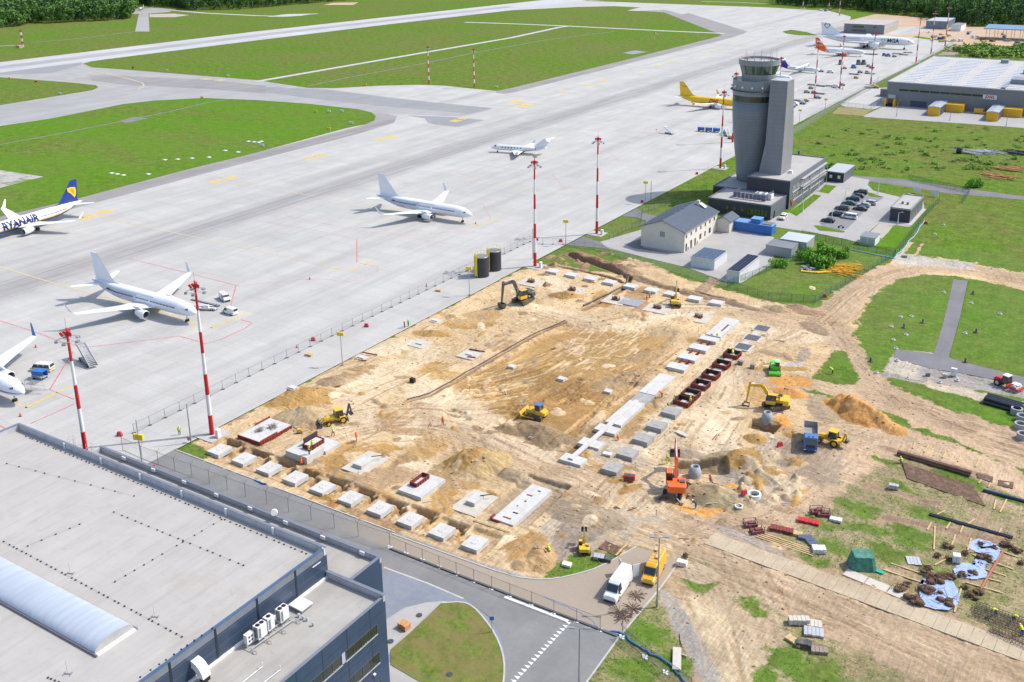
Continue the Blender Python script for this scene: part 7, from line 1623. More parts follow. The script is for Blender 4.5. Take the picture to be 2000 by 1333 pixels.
for s in(-.5,.5):mb=MB();mb.box((s,0,5.2),(.9,.4,1.1));mb.build('lamp_box',SIGY,t)
for px,py,h,lb in((373.5,866,8.0,'plain grey pole by the site corner with a red white disc'),(1271,392,7,'plain thin grey pole beside the yellow boxed pole left of the tower'),(1041,506,9,'thin grey pole behind the far corner mast')):
 t=thing('steel_pole',lb,'pole',gl(px,py));mb=MB();mb.tube((0,0,0),(0,0,h),.13,.09,8);mb.build('pole',GALV,t)
 if px<400:mb=MB();mb.tube((-.5,-.1,.9),(-.5,-.16,.9),.45,.45,14);mb.build('disc_sign',mat('red_white_disc',(.6,.2,.2),.5,0,.5,3),t)
def lamp(label,loc,h=10.9,n=2,az=0,col=None):
 t=thing('street_lamp',label,'street lamp',loc,az,'street lamps');mb=MB();mb.tube((0,0,0),(0,0,h),.13,.07,8);mb.tube((0,0,0),(0,0,1.2),.18,.16,8);mb.build('pole',col or GALV,t)
 for s in((-1,1)if n==2 else(1,)):
  mb=MB();mb.bar((0,0,h),(s*.7,0,h+.12),.07,.07);mb.box((s*.95,0,h+.16),(.75,.32,.12));mb.build('lamp_head',GALV,t)
lamp('tall street lamp beside the yellow van at the gate',g(1283,1186),11.2,2,.5);x_,y_=g(1132,1229,10.9);lamp('tall street lamp rising from the bottom edge beside the yield line',(x_,y_),10.9,2,.5)
for px,py,lb in((1503+6,0,''),)[:0]:pass
for px,py,h,lb in((1598,375,4.2,'short lamp post on the planting bed by the annex'),(1568,415,4.2,'short lamp post on the long planting bed'),(1650,392,4.2,'short lamp post among the parked cars'),(1753,440,4.2,'short lamp post before the dark substation'),(1624,436,4.2,'short lamp post beside the small black car'),(1715,378,4.2,'short lamp post at the far side of the car park'),(1751,228,8,'lamp post leftmost in the delivery yard'),(1855,236,8,'lamp post in the middle of the delivery yard'),(1965,247,8,'lamp post rightmost in the delivery yard')):lamp(lb,g(px,py),h,1,0,WHT if py>300 else GALV)
for px,py,lb in((941,539,'black storage tank with yellow ladder, nearer of the pair'),(965,527,'black storage tank with yellow ladder, farther of the pair')):
 t=thing('storage_tank',lb,'storage tank',g(px,py),0,'black storage tanks');mb=MB();mb.tube((0,0,0),(0,0,5.6),2.05,2.05,28);mb.build('shell',mat('tank_black',(.03,.035,.045),.45,0,.2,1),t)
 mb=MB();mb.tube((0,0,5.6),(0,0,5.75),1.95,1.8,28);mb.build('lid',MGREY,t);mb=MB()
 for a in(-.35,.35):mb.tube((a-.3,-2.2,0),(a-.3,-2.2,6.8),.06,.06,5)
 for i in range(16):mb.bar((-.65,-2.2,.3+i*.4),(.05,-2.2,.3+i*.4),.05,.05)
 mb.bb(-.72,.12,-2.35,-2.28,.5,6.2);mb.build('ladder',SIGY,t);mb=MB()
 for i in range(14):
  a,b=2*PI*i/14,2*PI*(i+1)/14;mb.tube((1.95*math.cos(a),1.95*math.sin(a),5.6),(1.95*math.cos(a),1.95*math.sin(a),6.7),.04,.04,4);mb.bar((1.95*math.cos(a),1.95*math.sin(a),6.7),(1.95*math.cos(b),1.95*math.sin(b),6.7),.05,.05)
 mb.build('guard_rail',SIGY,t)
 # fences
def mesh_mat(name,col,alpha):
 m=bpy.data.materials.new(name);m.use_nodes=True;k=NT(m);k.b.inputs['Base Color'].default_value=(*col,1);k.b.inputs['Roughness'].default_value=.6;k.b.inputs['Alpha'].default_value=alpha;return m
F_GREY=mesh_mat('wire_mesh_grey',(.25,.26,.28),.11);F_GREEN=mesh_mat('wire_mesh_green',(.035,.14,.09),.30);F_LT=mesh_mat('wire_mesh_light',(.40,.42,.43),.22)
def fence(label,pts,h=2.0,step=3.4,m=F_GREY,pm=None,feet=None,curl=False,rail=True,px=True,cat='fence'):
 P_=[gl(*q)if px else(q[0],q[1],0)for q in pts];o=P_[0];t=thing('wire_fence',label,cat,o);pm=pm or GALV
 pan=MB();ra=MB();posts=[]
 for a,b in zip(P_[:-1],P_[1:]):
  L=math.hypot(b[0]-a[0],b[1]-a[1]);n=max(1,round(L/step))
  for i in range(n):
   u,v=i/n,(i+1)/n;p0=[a[j]+(b[j]-a[j])*u-o[j]for j in range(3)];p1=[a[j]+(b[j]-a[j])*v-o[j]for j in range(3)]
   pan.add([(p0[0],p0[1],p0[2]+.08),(p1[0],p1[1],p1[2]+.08),(p1[0],p1[1],p1[2]+h),(p0[0],p0[1],p0[2]+h)],[(0,1,2,3)]);posts.append(p0)
   if rail:
    for z in(.1,h):ra.bar((p0[0],p0[1],p0[2]+z),(p1[0],p1[1],p1[2]+z),.045,.045)
 posts.append([P_[-1][j]-o[j]for j in range(3)]);pan.build('mesh_panel',m,t)
 if rail:ra.build('rail',pm,t)
 pmb=MB();pmb.tube((0,0,-.1),(0,0,h+.08),.045,.045,6)
 if curl:pmb.bar((0,0,h),(.35,.3,h+.75),.05,.05);pmb.bar((0,0,h),(-.3,-.25,h+.6),.05,.05)
 p0=None
 for q in posts[:99]:
  if p0 is None:p0=pmb.build('post',pm,t);p0.location=q
  else:c=p0.copy();COL.objects.link(c);c.parent=t;c.location=q
 if feet:
  f0=None
  for q in posts[:99]:
   if f0 is None:
    fm=MB();fm.box((0,0,.1),(.75,.28,.2),rz=.9)
    if feet is WHT:fm.box((.3,-.3,.12),(.3,.3,.24),rz=.2);fm.box((-.3,.1,.12),(.3,.3,.24),rz=.5)
    f0=fm.build('concrete_foot',feet,t);f0.location=q
   else:c=f0.copy();COL.objects.link(c);c.parent=t;c.location=q
 return t
fence('temporary wire fence on feet running along the apron beside the sand field',[(262,847),(380,789),(487,736),(606,678),(746,610),(866,552),(912,530),(985,497),(1035,473)],2.0,3.5,F_GREY,MGREY,MATS['mid_grey_metal']if 0 else mat('dark_foot',(.10,.10,.10),.8,0,.2,2))
fence('temporary wire fence end section crossing towards the yard gate',[(1035,473),(1060,478),(1100,478)],2.0,3.5,F_GREY,MGREY,MATS['dark_foot'])
fence('wire fence with forked post tops behind the terminal parapet',[(240,880),(278,897),(480,972),(700,1050),(762,1071)],2.6,4.6,F_GREY,MGREY,None,True,True)
fence('temporary fence on pale block feet crossing the dusty road',[(762,1071),(996,1165),(1172,1232)],2.1,3.3,F_GREY,MGREY,mat('pale_foot',(.5,.5,.48),.8,0,.15,2)if 0 else WHT)
mb=MB();A=np.array(g(762,1073));B=np.array(g(1205,1244));d=(B-A);rr_=MB();rr_.bar((0,0,.12),(d[0],d[1],.12),.32,.20);one('fence_beam',rr_,MATS['dark_foot'],'long dark beam lying at the foot of the road fence','beam',None,(A[0],A[1],0))
fence('wire fence going down right from the road gate, carrying a blue hose',[(1215,1246),(1260,1285),(1300,1315),(1350,1350)],2.0,3.2,F_GREEN,MGREY,WHT)
GR_P=mat('green_post',(.05,.12,.09),.5,.1,.1,2)
fence('grey mesh fence between the house yard and the sand field',[(1104,481),(1160,487),(1220,505),(1300,527),(1360,545),(1420,562)],1.9,3.0,F_LT,GALV)
fence('green mesh fence around the storage meadow below the sheds',[(1420,562),(1500,586),(1592,592),(1660,553),(1745,502)],2.0,3.0,F_GREEN,GR_P)
fence('green mesh fence from the yard sheds towards the storage meadow',[(1420,562),(1455,548),(1510,526),(1560,506)],1.9,3.0,F_GREEN,GR_P)
fence('green mesh fence between the car park and the storage meadow',[(1565,462),(1612,472),(1660,483),(1712,494),(1748,498)],2.0,3.0,F_GREEN,GR_P)
fence('tall green mesh fence along the track beside the car park',[(1748,503),(1790,447),(1810,420),(1834,396)],2.2,3.0,F_GREEN,GR_P)
fence('thin fence along the grass edge of the apron left of the tower',[(1250,440),(1255,418),(1300,402),(1380,372)],2.0,3.2,F_GREY,GR_P)
fence('short fence by the meadow beside the cream house',[(1190,470),(1222,452),(1258,440)],1.8,3,F_GREY,GR_P)
fence('long apron boundary fence between the tower and the logistics hall',[(1541,268),(1580,246),(1622,218),(1680,186),(1740,155),(1800,122),(1864,85)],3.0,5,F_LT,GALV)
fence('inner apron fence beside the light masts right of the tower',[(1572,240),(1630,208),(1700,170),(1716,158)],2.6,5,F_GREY,GALV)
fence('mesh fence round the small side apron of the hall',[(1641,207),(1702,214),(1722,200)],2.2,4,F_LT,GALV)
fence('green fence with gate frames behind the substation',[(1775,352),(1880,375),(1893,378),(1880,398)],2.0,3.0,F_GREEN,GR_P)
for px,py,lb in((1790,378,'white portal gate panel left of two behind the substation'),(1825,385,'white portal gate panel right of two behind the substation')):
 mb=MB();mb.bb(-1.2,1.2,-.05,.05,.5,2.6);mb.tube((-1.2,0,0),(-1.2,0,2.8),.06,.06,6);mb.tube((1.2,0,0),(1.2,0,2.8),.06,.06,6);one('gate_panel',mb,WHT,lb,'gate panel',None,g(px,py))
def hose(label,pts,r,m,cat='hose',name='hose',wob=.25,zz=0):
 P_=[gl(*q)for q in pts];Q=[]
 for a,b in zip(P_[:-1],P_[1:]):
  for i in range(4):u=i/4;Q.append(tuple(a[j]+(b[j]-a[j])*u+(random.uniform(-wob,wob)if j<2 else 0)for j in range(3)))
 Q.append(P_[-1]);o=Q[0];Q=[(q[0]-o[0],q[1]-o[1],q[2]-o[2]+r+.05+zz)for q in Q];mb=MB();mb.path(Q,r,6);return one(name,mb,m,label,cat,None,o)
HB=mat('blue_hose',(.04,.17,.42),.5,0,.1,2)
hose('thick blue hose looping along the fence in the lower grass',[(1190,1234),(1218,1240),(1240,1262),(1262,1275),(1290,1290),(1320,1310),(1338,1335)],.13,HB);hose('second blue hose beside the looping one in the lower grass',[(1060,1168),(1120,1195),(1160,1214),(1170,1232),(1212,1243)],.07,HB)
hose('pale blue hose along the foot of the tall green fence',[(1656,487),(1700,497),(1745,506),(1760,492),(1790,455),(1805,432)],.14,mat('pale_blue_hose',(.20,.42,.60),.5,0,.1,2));hose('blue pipe lying on the kerb of the asphalt road',[(496,941),(520,948)],.14,HB,'pipe','pipe')
hose('long dark grey drain pipe laid through the open sand',[(796,784),(840,770),(930,719),(1040,657),(1105,627)],.11,MDK,'drain pipe','drain_pipe',.12,.1);hose('dark grey drain pipe curving past the excavators',[(1140,604),(1190,579),(1222,560),(1228,545)],.22,MDK,'drain pipe','drain_pipe',.12,.1)
hose('black hose arching over the grass beside the trestle',[(1328,1242),(1328,1280),(1316,1290),(1300,1299)],.05,P_BLACK)
# concrete works (all aligned with the site grid)
def cblock(label,x,y,sx,sy,h,m,top=None,group=None,z=None,name='concrete_footing',cat='concrete footing',loc_z=0):
 z=tz(x,y)-.15 if z is None else z;t=thing(name,label,cat,(x,y,z),0,group);mb=MB();mb.bb(-sx/2,sx/2,-sy/2,sy/2,0,h);mb.build('block',m,t)
 if top:mb=MB();mb.bb(-top[0]/2,top[0]/2,-top[1]/2,top[1]/2,h,h+top[2]);mb.build('upper_step',m,t)
 return t
ORD=['first','second','third','fourth','fifth','sixth','seventh','eighth','ninth','tenth']
for i in range(10):
 x=-134.6+i*6.28;t=cblock('pale square footing, %s of the row of ten counted from the red and white mast'%ORD[i],x,109.1,3.0,3.3,.85,CONCN,(1.0,1.0,.03),'pale footings along the kerb',-.2)
 mb=MB()
 for a,b in((-.35,-.35),(.35,-.35),(.35,.35),(-.35,.35)):mb.tube((a,b,.85),(a,b,1.05),.02,.02,5)
 mb.build('anchor_bolts',BRUST,t)
for i,y in enumerate((139.9,145.9,152.3,158.3,164.9)):cblock('dark grey block, %s of five in the row ending at the red formwork'%ORD[i],-70.1,y,3.1,3.0,1.0,CONCD,(1.2,1.2,.04),'dark blocks in the right row',-.1)
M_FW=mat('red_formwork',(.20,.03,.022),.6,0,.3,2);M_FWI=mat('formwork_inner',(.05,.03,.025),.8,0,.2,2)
def formwork(label,x,y,sx,sy,h,z=-.05,group=None,open_=()):
 t=thing('formwork',label,'formwork',(x,y,z),0,group)
 for nm_,(a0,a1,b0,b1)in(('n',(-sx/2,sx/2,sy/2-.08,sy/2)),('s',(-sx/2,sx/2,-sy/2,-sy/2+.08)),('w',(-sx/2,-sx/2+.08,-sy/2+.09,sy/2-.09)),('e',(sx/2-.08,sx/2,-sy/2+.09,sy/2-.09))):
  if nm_ in open_:continue
  mb=MB();mb.bb(a0,a1,b0,b1,0,h);out=1 if nm_ in 'ne' else-1
  for i in range(5):
   f=(i+.5)/5
   if nm_ in 'ns':xx=a0+(a1-a0)*f;yy=b1 if nm_=='n' else b0;mb.bb(xx-.05,xx+.05,min(yy,yy+out*.1)-.001,max(yy,yy+out*.1),.05,h-.02)
   else:yy=b0+(b1-b0)*f;xx=a1 if nm_=='e' else a0;mb.bb(min(xx,xx+out*.1)-.001,max(xx,xx+out*.1),yy-.05,yy+.05,.05,h-.02)
  mb.build('form_panel',M_FW,t)
 return t
for i,y in enumerate((170.7,174.3,179.6,185.2,191.3,197.6)):
 t=formwork('red formwork box, %s of six counted from the dark blocks'%ORD[i],-70.0,y,3.3,3.0,1.0,-.05,'red formwork boxes in the right row')
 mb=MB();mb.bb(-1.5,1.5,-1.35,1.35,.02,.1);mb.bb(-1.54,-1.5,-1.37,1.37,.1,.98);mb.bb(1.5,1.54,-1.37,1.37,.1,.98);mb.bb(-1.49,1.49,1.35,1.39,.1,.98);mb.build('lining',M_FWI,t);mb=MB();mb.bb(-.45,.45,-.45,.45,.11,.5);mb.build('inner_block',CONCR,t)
for i,y in enumerate((203.6,209.6,216.3)):
 t=thing('rebar_mat','bluish grey reinforcement bed, %s of three beyond the formwork boxes'%ORD[i],'reinforcement bed',(-69.6,y,.05),0,'reinforcement beds at the end of the right row');mb=MB();mb.bb(-2.0,2.0,-2.0,2.0,-.1,.05);mb.build('blinding_slab',BLIND,t)
 mb=MB();s=1.5
 for k_ in range(11):q=-s+k_*2*s/10;mb.bb(-s,s,q-.035,q+.035,.1,.16);mb.bb(q-.035,q+.035,-s,s,.165,.22)
 mb.build('reinforcement',mat('steel_blue_bars',(.10,.12,.19),.5,.3,.2,2),t)
t=thing('blinding_strip','narrow pale concrete strip running under the right row of blocks','concrete strip',(-70,178,0));mb=MB();mb.bb(-.8,.8,-36,40,-.05,.05);mb.build('slab',BLIND,t)
for i,y in enumerate((139.2,146.0,152.4)):
 cblock('pale footing, %s of three joined by a long concrete beam'%ORD[i],-77.6,y,4.4,2.6,.7,CONCN,None,'pale footings under the beam',-.1)
mb=MB();mb.bb(-.45,.45,0,27,0,.32);one('ground_beam',mb,CONCN,'long pale ground beam crossing the three joined footings','concrete beam',None,(-77.8,138.6,.601))
t=cblock('long pale strip foundation nearer the camera, with a raised rib',-77.6,160.0,3.4,10.6,.75,CONCN,None,'long strip foundations',-.1);mb=MB();mb.bb(-.25,.1,-4.5,4.9,.752,.83);mb.build('rib',CONCN,t)
cblock('dark fresh concrete section between the two long strips',-77.6,167.5,3.5,4.3,.65,CONCD,None,None,-.1);t=cblock('long pale strip foundation farther from the camera',-77.7,174.9,3.4,10.3,.75,CONCN,None,'long strip foundations',-.1);mb=MB();mb.bb(-.25,.1,-4.5,4.3,.752,.83);mb.build('rib',CONCN,t)
for i,y in enumerate((185.2,191.0,197.2,203.2)):
 cblock('pale footing, %s of four linked by red formwork beyond the long strips'%ORD[i],-77.6,y,4.2,3.0,.8,CONCN,None,'pale footings linked by red formwork',-.1)
 if i<3:formwork('small red formwork channel between pale footings, %s of three'%ORD[i],-77.6,y+3.05 if i else y-2.9+5.9,1.7,2.6,.75,-.02,'red formwork channels',('n','s'))
t=cblock('long white foundation slab with red panel beneath the worker in yellow',-77.2,210.4,3.6,12.2,1.1,CONCN,None,None,-.1);mb=MB();mb.bb(.5,.9,-2.6,1.8,1.11,1.18);mb.build('red_panel',M_FW,t);mb=MB();mb.bb(-.6,-.2,-5.8,5.8,1.1,1.35);mb.build('rib',CONCN,t)
for i,x in enumerate((-132.7,-126.8,-120.9,-115.2,-108.9,-102.9,-97.3,-90.8,-84.9)):cblock('flat white footing, %s of nine in the far row counted from the far mast'%ORD[i],x,226.0,3.4,2.7,.8,CONCN,None,'white footings in the far row',-.1)
for i,(px,py)in enumerate(((1037,553),(1117,568),(1203,587),(1284,603),(1364,622))):
 x,y=g(px,py);t=thing('starter_bar_pad',('pale pad with dark starter bars nearest the dark excavator','pale pad with rusty starter bars beside the small sand cone','pale pad with starter bars at the drain pipe','pale pad with starter bars left of the small yellow excavator','pale pad with starter bars before the white slab')[i],'foundation pad',(x,y,tz(x,y)+.05),0,'pads with starter bars');mb=MB();mb.bb(-3.0,3.0,-2.9,2.9,-.3,.06);mb.build('slab',BLIND,t)
 mb=MB()
 for k_ in range(46):a,b=random.uniform(-1.0,1.0),random.uniform(-.5,.5);mb.tube((a,b,.06),(a+random.uniform(-.1,.1),b+random.uniform(-.1,.1),random.uniform(.8,1.3)),.035,.035,4)
 mb.bb(-1.05,1.05,-.55,.55,.3,.36);mb.build('starter_bars',BRUST,t)
x,y=g(1233,592);cblock('smooth blue grey concrete square beside the orange suited worker',x,y,5.6,4.4,.22,mat('wet_grey_concrete',(.27,.28,.30),.6,0,.08,1),None,None,tz(x,y))
t=cblock('large pale slab in red formwork with two heaps of steel on top',-132.8,118.6,5.6,8.0,.85,CONCN,None,None,-.15)
mb=MB();mb.bb(-2.95,2.95,-4.15,-4.02,-.02,.95,0);mb.bb(2.82,2.95,-4.0,.3,-.02,1.15);mb.bb(2.82,2.95,.32,4.1,-.02,.8);mb.bb(-2.95,-2.82,.2,4.1,-.02,1.2)
for i in range(14):mb.bb(2.951,3.03,-3.9+i*.58,-3.8+i*.58,0,.8)
for i in range(10):mb.bb(-2.8+i*.6,-2.7+i*.6,-4.23,-4.151,0,.9)
mb.split('formwork_side',M_FW,t);mb=MB()
for a,b in((-.6,-.8),(.5,1.4)):
 for k_ in range(40):mb.tube((a+random.gauss(0,.45),b+random.gauss(0,.5),.85),(a+random.gauss(0,.5),b+random.gauss(0,.6),random.uniform(1.1,1.7)),.04,.04,4)
mb.build('starter_bars',mat('grey_bars',(.30,.28,.27),.7,.1,.2,2),t)
t=cblock('big grey plinth carrying red formwork and two workers',-120.4,116.3,5.2,4.4,1.5,CONCN,None,None,-.2);mb=MB();mb.bb(-1.6,3.0,2.201,6.2,0,.75);mb.build('rear_slab',CONCN,t)
formwork('red formwork box standing on the big grey plinth',-119.9,118.1,2.0,3.6,.9,1.3,None,('w',));mb=MB();mb.bb(-.85,.85,-1.6,1.6,0,.75);one('concrete_upstand',mb,CONCN,'grey concrete upstand inside the red formwork on the plinth','concrete upstand',None,(-119.9,118.1,1.301))
mb=MB();mb.bb(-.1,.1,-1.6,1.9,0,1.5);one('form_sheet',mb,M_FWI,'dark upright formwork sheet behind the red box','formwork sheet',None,(-121.2,118.6,1.301))
t=cblock('wide pale slab carrying a low red formwork channel',-95.4,118.3,4.9,6.8,.75,CONCN,None,None,-.05);formwork('low red formwork channel on the wide pale slab',-96.2,118.8,1.5,3.6,.75,.70,None,())
for(x,y,sx,sy),(bx,by,bsx,bsy),lb in(((-109.0,119.7,5.0,7.4),(-109.1,119.0,2.0,3.0),'flat pale blinding bed with a small block and a dark plank'),((-84.9,118.9,5.0,6.9),(-85.0,119.2,1.7,2.8),'flat pale blinding bed with a small block beside the long slab')):
 t=cblock(lb,x,y,sx,sy,.18,BLIND,None,'blinding beds',tz(x,y)-.02);mb=MB();mb.bb(bx-x-bsx/2,bx-x+bsx/2,by-y-bsy/2,by-y+bsy/2,.181,.85);mb.build('block',CONCN,t);mb=MB();mb.bar((.3,1.2,.95),(1.8,2.6,.95),.18,.08);mb.build('plank',P_BLACK,t)
t=cblock('long pale slab with red formwork corner in its own pit',-77.7,122.5,3.9,12.2,.9,CONCN,None,None,-.55);mb=MB();mb.bb(-2.3,-1.96,-6.3,-5.2,0,1.2);mb.bb(-1.95,-.6,-6.35,-6.12,0,.9);mb.build('formwork_corner',M_FW,t)
for i in range(6):mb=MB();mb.bb(-.6+random.uniform(-.8,1.2),.1+random.uniform(-.8,1.2),-5+i*1.9,-4.9+i*1.9+.2,.901,.95);mb.build('recess',P_DARK if i%2 else M_FW,t)
for i,(px,py,lb)in enumerate(((1000,714,'small white block alone in the dug area, leftmost of three'),(1097,738,'small white block alone in the middle of the dug area'),(1188,762,'small white block at the right of the dug area'))):x,y=g(px,py);cblock(lb,x,y,1.6,1.4,.6,CONCN,None,'small white blocks in the dug area',tz(x,y)-.1)
for px,py,sx,sy,lb in((707,700,2.4,2.0,'small flat pad by the kerb with rusty frame, farther one'),(573,770,2.4,1.8,'small flat pad by the kerb near the grey sand heap'),(851,627,2.6,2.2,'small flat pad at the apron edge beyond the ochre mound'),(821,672,4.4,4.2,'flat pale square with a small slab near the site edge'),(918,694,4.4,4.6,'flat pale square with red formwork pieces beside the drain')):
 x,y=g(px,py);t=cblock(lb,x,y,sx,sy,.16,BLIND,None,'flat pads',tz(x,y)-.03);mb=MB();mb.bb(-.9,.9,-.6,.6,.161,.4);mb.build('slab',CONCN,t)
 if px in(918,707):mb=MB();mb.bar((-1.6,2.0,.35),(2.3,2.5,.35),.2,.25);mb.bar((.4,-1.6,.3),(2.2,-1.0,.3),.2,.2);mb.split('form_strip',M_FW,t)
 # concrete wells and rings
def well(label,px,py,r,h,z,m=None,name='concrete_well',cat='concrete well',group=None,cone=False):
 p=gp(px,py);t=thing(name,label,cat,(p[0],p[1],z if z is not None else p[2]),0,group);n=24;mb=MB();C_=lambda rr,zz:[(rr*math.cos(2*PI*i/n),rr*math.sin(2*PI*i/n),zz)for i in range(n)]
 if cone:mb.loft([C_(r,0),C_(r,h*.65),C_(r*.68,h),C_(r*.5,h),C_(r*.5,h*.6)],True,False)
 else:mb.loft([C_(r,0),C_(r,h),C_(r*.72,h),C_(r*.72,h*.1)],False,False)
 mb.build('ring',m or mat('pipe_concrete',(.31,.32,.33),.85,0,.1,2),t);mb=MB();mb.tube((0,0,h*.1),(0,0,h*.13),r*.7,r*.7,16);mb.build('inside',P_DARK,t);return t
well('tall grey concrete well standing in the pit beside the orange excavator',1357,928,1.15,3.6,-1.7,cone=True);well('grey concrete well standing in the small pit by the digging excavator',1497,836,1.1,2.9,-1.4,cone=True);well('white concrete ring by the orange sand patch',1473,972,1.15,.8,None,WHT);well('small white round lid near the white ring',1443,991,.7,.3,None,WHT)
for px,py,lb in((1985,808,'concrete ring topmost in the stack at the right edge'),(1992,838,'large concrete ring in the middle of the stack at the right edge'),(1997,858,'concrete ring lowest in the stack at the right edge'),(2003,800,'concrete ring cut by the right frame edge'),(1996,822,'concrete ring half hidden behind the large one')):well(lb,px,py,1.1,1.2,None,None,'concrete_ring','concrete ring','concrete rings at the right edge')
# yard clutter
PBLK=mat('black_plastic_pipe',(.02,.025,.04),.4,0,.15,1,spec=.6);TARP=mat('blue_tarpaulin',(.26,.35,.54),.6,0,.3,2.4,dirt=((.38,.44,.62),.75));PVCR=mat('orange_brown_pipe',(.35,.12,.07),.5,0,.1,1)
def bars(label,cat,name,pts,r,m,n=1,gap=.3,group=None,layers=1,box=None,zz=0):
 a,b=gl(*pts[0]),gl(*pts[1]);t=thing(name,label,cat,a,0,group);d=Vector(b)-Vector(a);nn=Vector((-d.y,d.x,0)).normalized();piece=name.split('_')[0]+'_length' if n>1 else 'length'
 for L in range(layers):
  for i in range(n-L):
   o=nn*((i+L*.5-(n-1)/2)*gap)+Vector((0,0,r+.02+zz+L*gap*.86));mb=MB()
   if box:mb.bar(o,d+o,box[0],box[1])
   else:mb.tube(o,d+o,r,r,8)
   mb.build(piece,m,t)
 return t
bars('long stack of black pipes strapped together at the right edge','pipe stack','pipe_stack',((1925,783),(1995,803)),.36,PBLK,5,.74,None,2)
bars('long black pipe laid on timbers in the middle of the yard grass','pipe','black_pipe',((1815,1006),(1978,1052)),.15,PBLK,2,.36);bars('dark blue pipe on the grass reaching the right frame edge','pipe','blue_pipe',((1920,960),(2060,998)),.26,mat('navy_pipe',(.03,.05,.12),.4,0,.1,1),1)
bars('long rusty brown steel bundle beside the dark sieved soil','steel bundle','steel_bundle',((1753,888),(1896,929)),.22,mat('brown_steel',(.16,.085,.055),.7,.1,.25,1),3,.4,None,2);bars('orange brown pipe leaning in the sand by the sand cone','pipe','brown_pipe',((1387,928),(1392,945)),.13,PVCR);bars('upright orange brown pipe beside the white ring','pipe','brown_pipe',((1415,985),(1417,999)),.12,PVCR)
M_DSOIL=mat('dark_sieved_bars',(.105,.055,.032),.9,0,.35,3,dirt=((.22,.16,.11),.5))
for P_,lb in((((1762,905),(1900,950),(1925,990),(1910,985),(1772,936)),'broad dark brown field of rusty mesh mats lying on the grass'),(((1907,926),(1940,932),(1938,944),(1909,934)),'small dark mat on timbers beside the brown field'),(((1950,938),(1980,944),(1978,956),(1948,948)),'small mossy mat farthest right of the brown field'),(((1183,1057),(1222,1072),(1205,1089),(1169,1072)),'dark brown soil mat with planks near the gate')):
 W_=[gl(*q)for q in P_];o=W_[0];mb=MB();mb.prism([(q[0]-o[0],q[1]-o[1])for q in W_],0,.14);one('reinforcement_mat',mb,M_DSOIL,lb,'reinforcement mat',None,(o[0],o[1],min(q[2]for q in W_)+.06))
pl=[((1874,866),(1868,876)),((1892,871),(1886,883)),((1925,0),(0,0))]
PL=[((1787,866),(1783,877)),((1815,871),(1805,884)),((1848,883),(1841,895)),((1877,890),(1871,903)),((1913,898),(1905,913)),((1918,939),(1911,945)),((1935,944),(1930,953)),((1945,978),(1941,996)),((1966,977),(1953,1002)),((1846,999),(1830,1006)),((1904,1015),(1890,1026)),((1956,1034),(1948,1046)),((1819,1022),(1811,1036)),((1856,1022),(1848,1034)),((1881,1029),(1875,1042)),((1826,1030),(1824,1075)),((1866,1046),(1858,1068)),((1897,1053),(1890,1076)),((1847,1094),(1825,1105)),((1879,1145),(1864,1197)),((1725,1114),(1802,1140)),((1740,1102),(1810,1125)),((1886,1139),(1958,1160)),((1905,1060),(1990,1090)),((1900,1085),(1980,1114)),((1885,1100),(1965,1127)),((1880,1120),(1955,1138)),((1400+130,0),(0,0))]
PL=[q for q in PL if q[1][0]]
for i,(a,b)in enumerate(PL):bars('bare timber batten lying on the grass of the storage yard','timber batten','timber_batten',(a,b),.06,WOOD,1,.3,'timber battens scattered over the storage yard',1,(.22,.12),.03)
bars('bundle of long planks and bars beside the temporary road','plank bundle','plank_bundle',((1480,1045),(1590,1082)),.05,WOOD,4,.5,None,1,(.22,.1),.05);bars('rusty orange steel beam lying across the tarpaulins','steel beam','steel_beam',((1910,1163),(1960,1078)),.12,PVCR,1,.3,None,1,(.3,.25),.1);bars('long thin timber lying at the front row of footings','timber','timber_beam',((925,1017),(996,1041)),.05,WOOD,2,.25,None,1,(.15,.12));bars('pair of yellow planks beside the dark soil mat','plank','planks',((1228,1066),(1206,1088)),.05,WOOD,2,.6,None,1,(.25,.1),.1)
for P_,lb in((((1898,1052),(1957,1068),(1950,1092),(1935,1102),(1930,1085),(1890,1075)),'blue tarpaulin farthest up the slope with bars on it'),(((1880,1097),(1928,1115),(1922,1133),(1880,1132),(1861,1122)),'blue tarpaulin in the middle with rusty rolls'),(((1812,1122),(1835,1130),(1876,1145),(1866,1197),(1830,1193),(1798,1180),(1790,1160)),'largest blue tarpaulin covered with rusty rebar rolls'),(((1900,1092),(1930,1100),(1925,1110),(1905,1105)),'small blue tarpaulin scrap between the two upper sheets')):
 W_=[gl(*q)for q in P_];o=W_[0];mb=MB();xs=[q[0]for q in W_];ys=[q[1]for q in W_];n_=16
 from mathutils.geometry import intersect_point_tri_2d
 mb.prism([(q[0]-o[0],q[1]-o[1])for q in[(q[0]+random.uniform(-.35,.35),q[1]+random.uniform(-.35,.35))for q in smooth_poly([(q[0],q[1])for q in W_],1)]],0,.05)
 for k_ in range(14):
  a=random.choice(W_);b=random.choice(W_)
  if a is b:continue
  u,v=random.uniform(.3,.5),random.uniform(.5,.7);A_=[a[j]+(b[j]-a[j])*u-o[j]for j in(0,1)];B_=[a[j]+(b[j]-a[j])*v-o[j]for j in(0,1)];mb.bar((A_[0],A_[1],.06),(B_[0],B_[1],.06),.35,.10)
 one('tarpaulin',mb,TARP,lb,'tarpaulin','blue tarpaulins',(o[0],o[1],max(q[2]for q in W_)+.06))
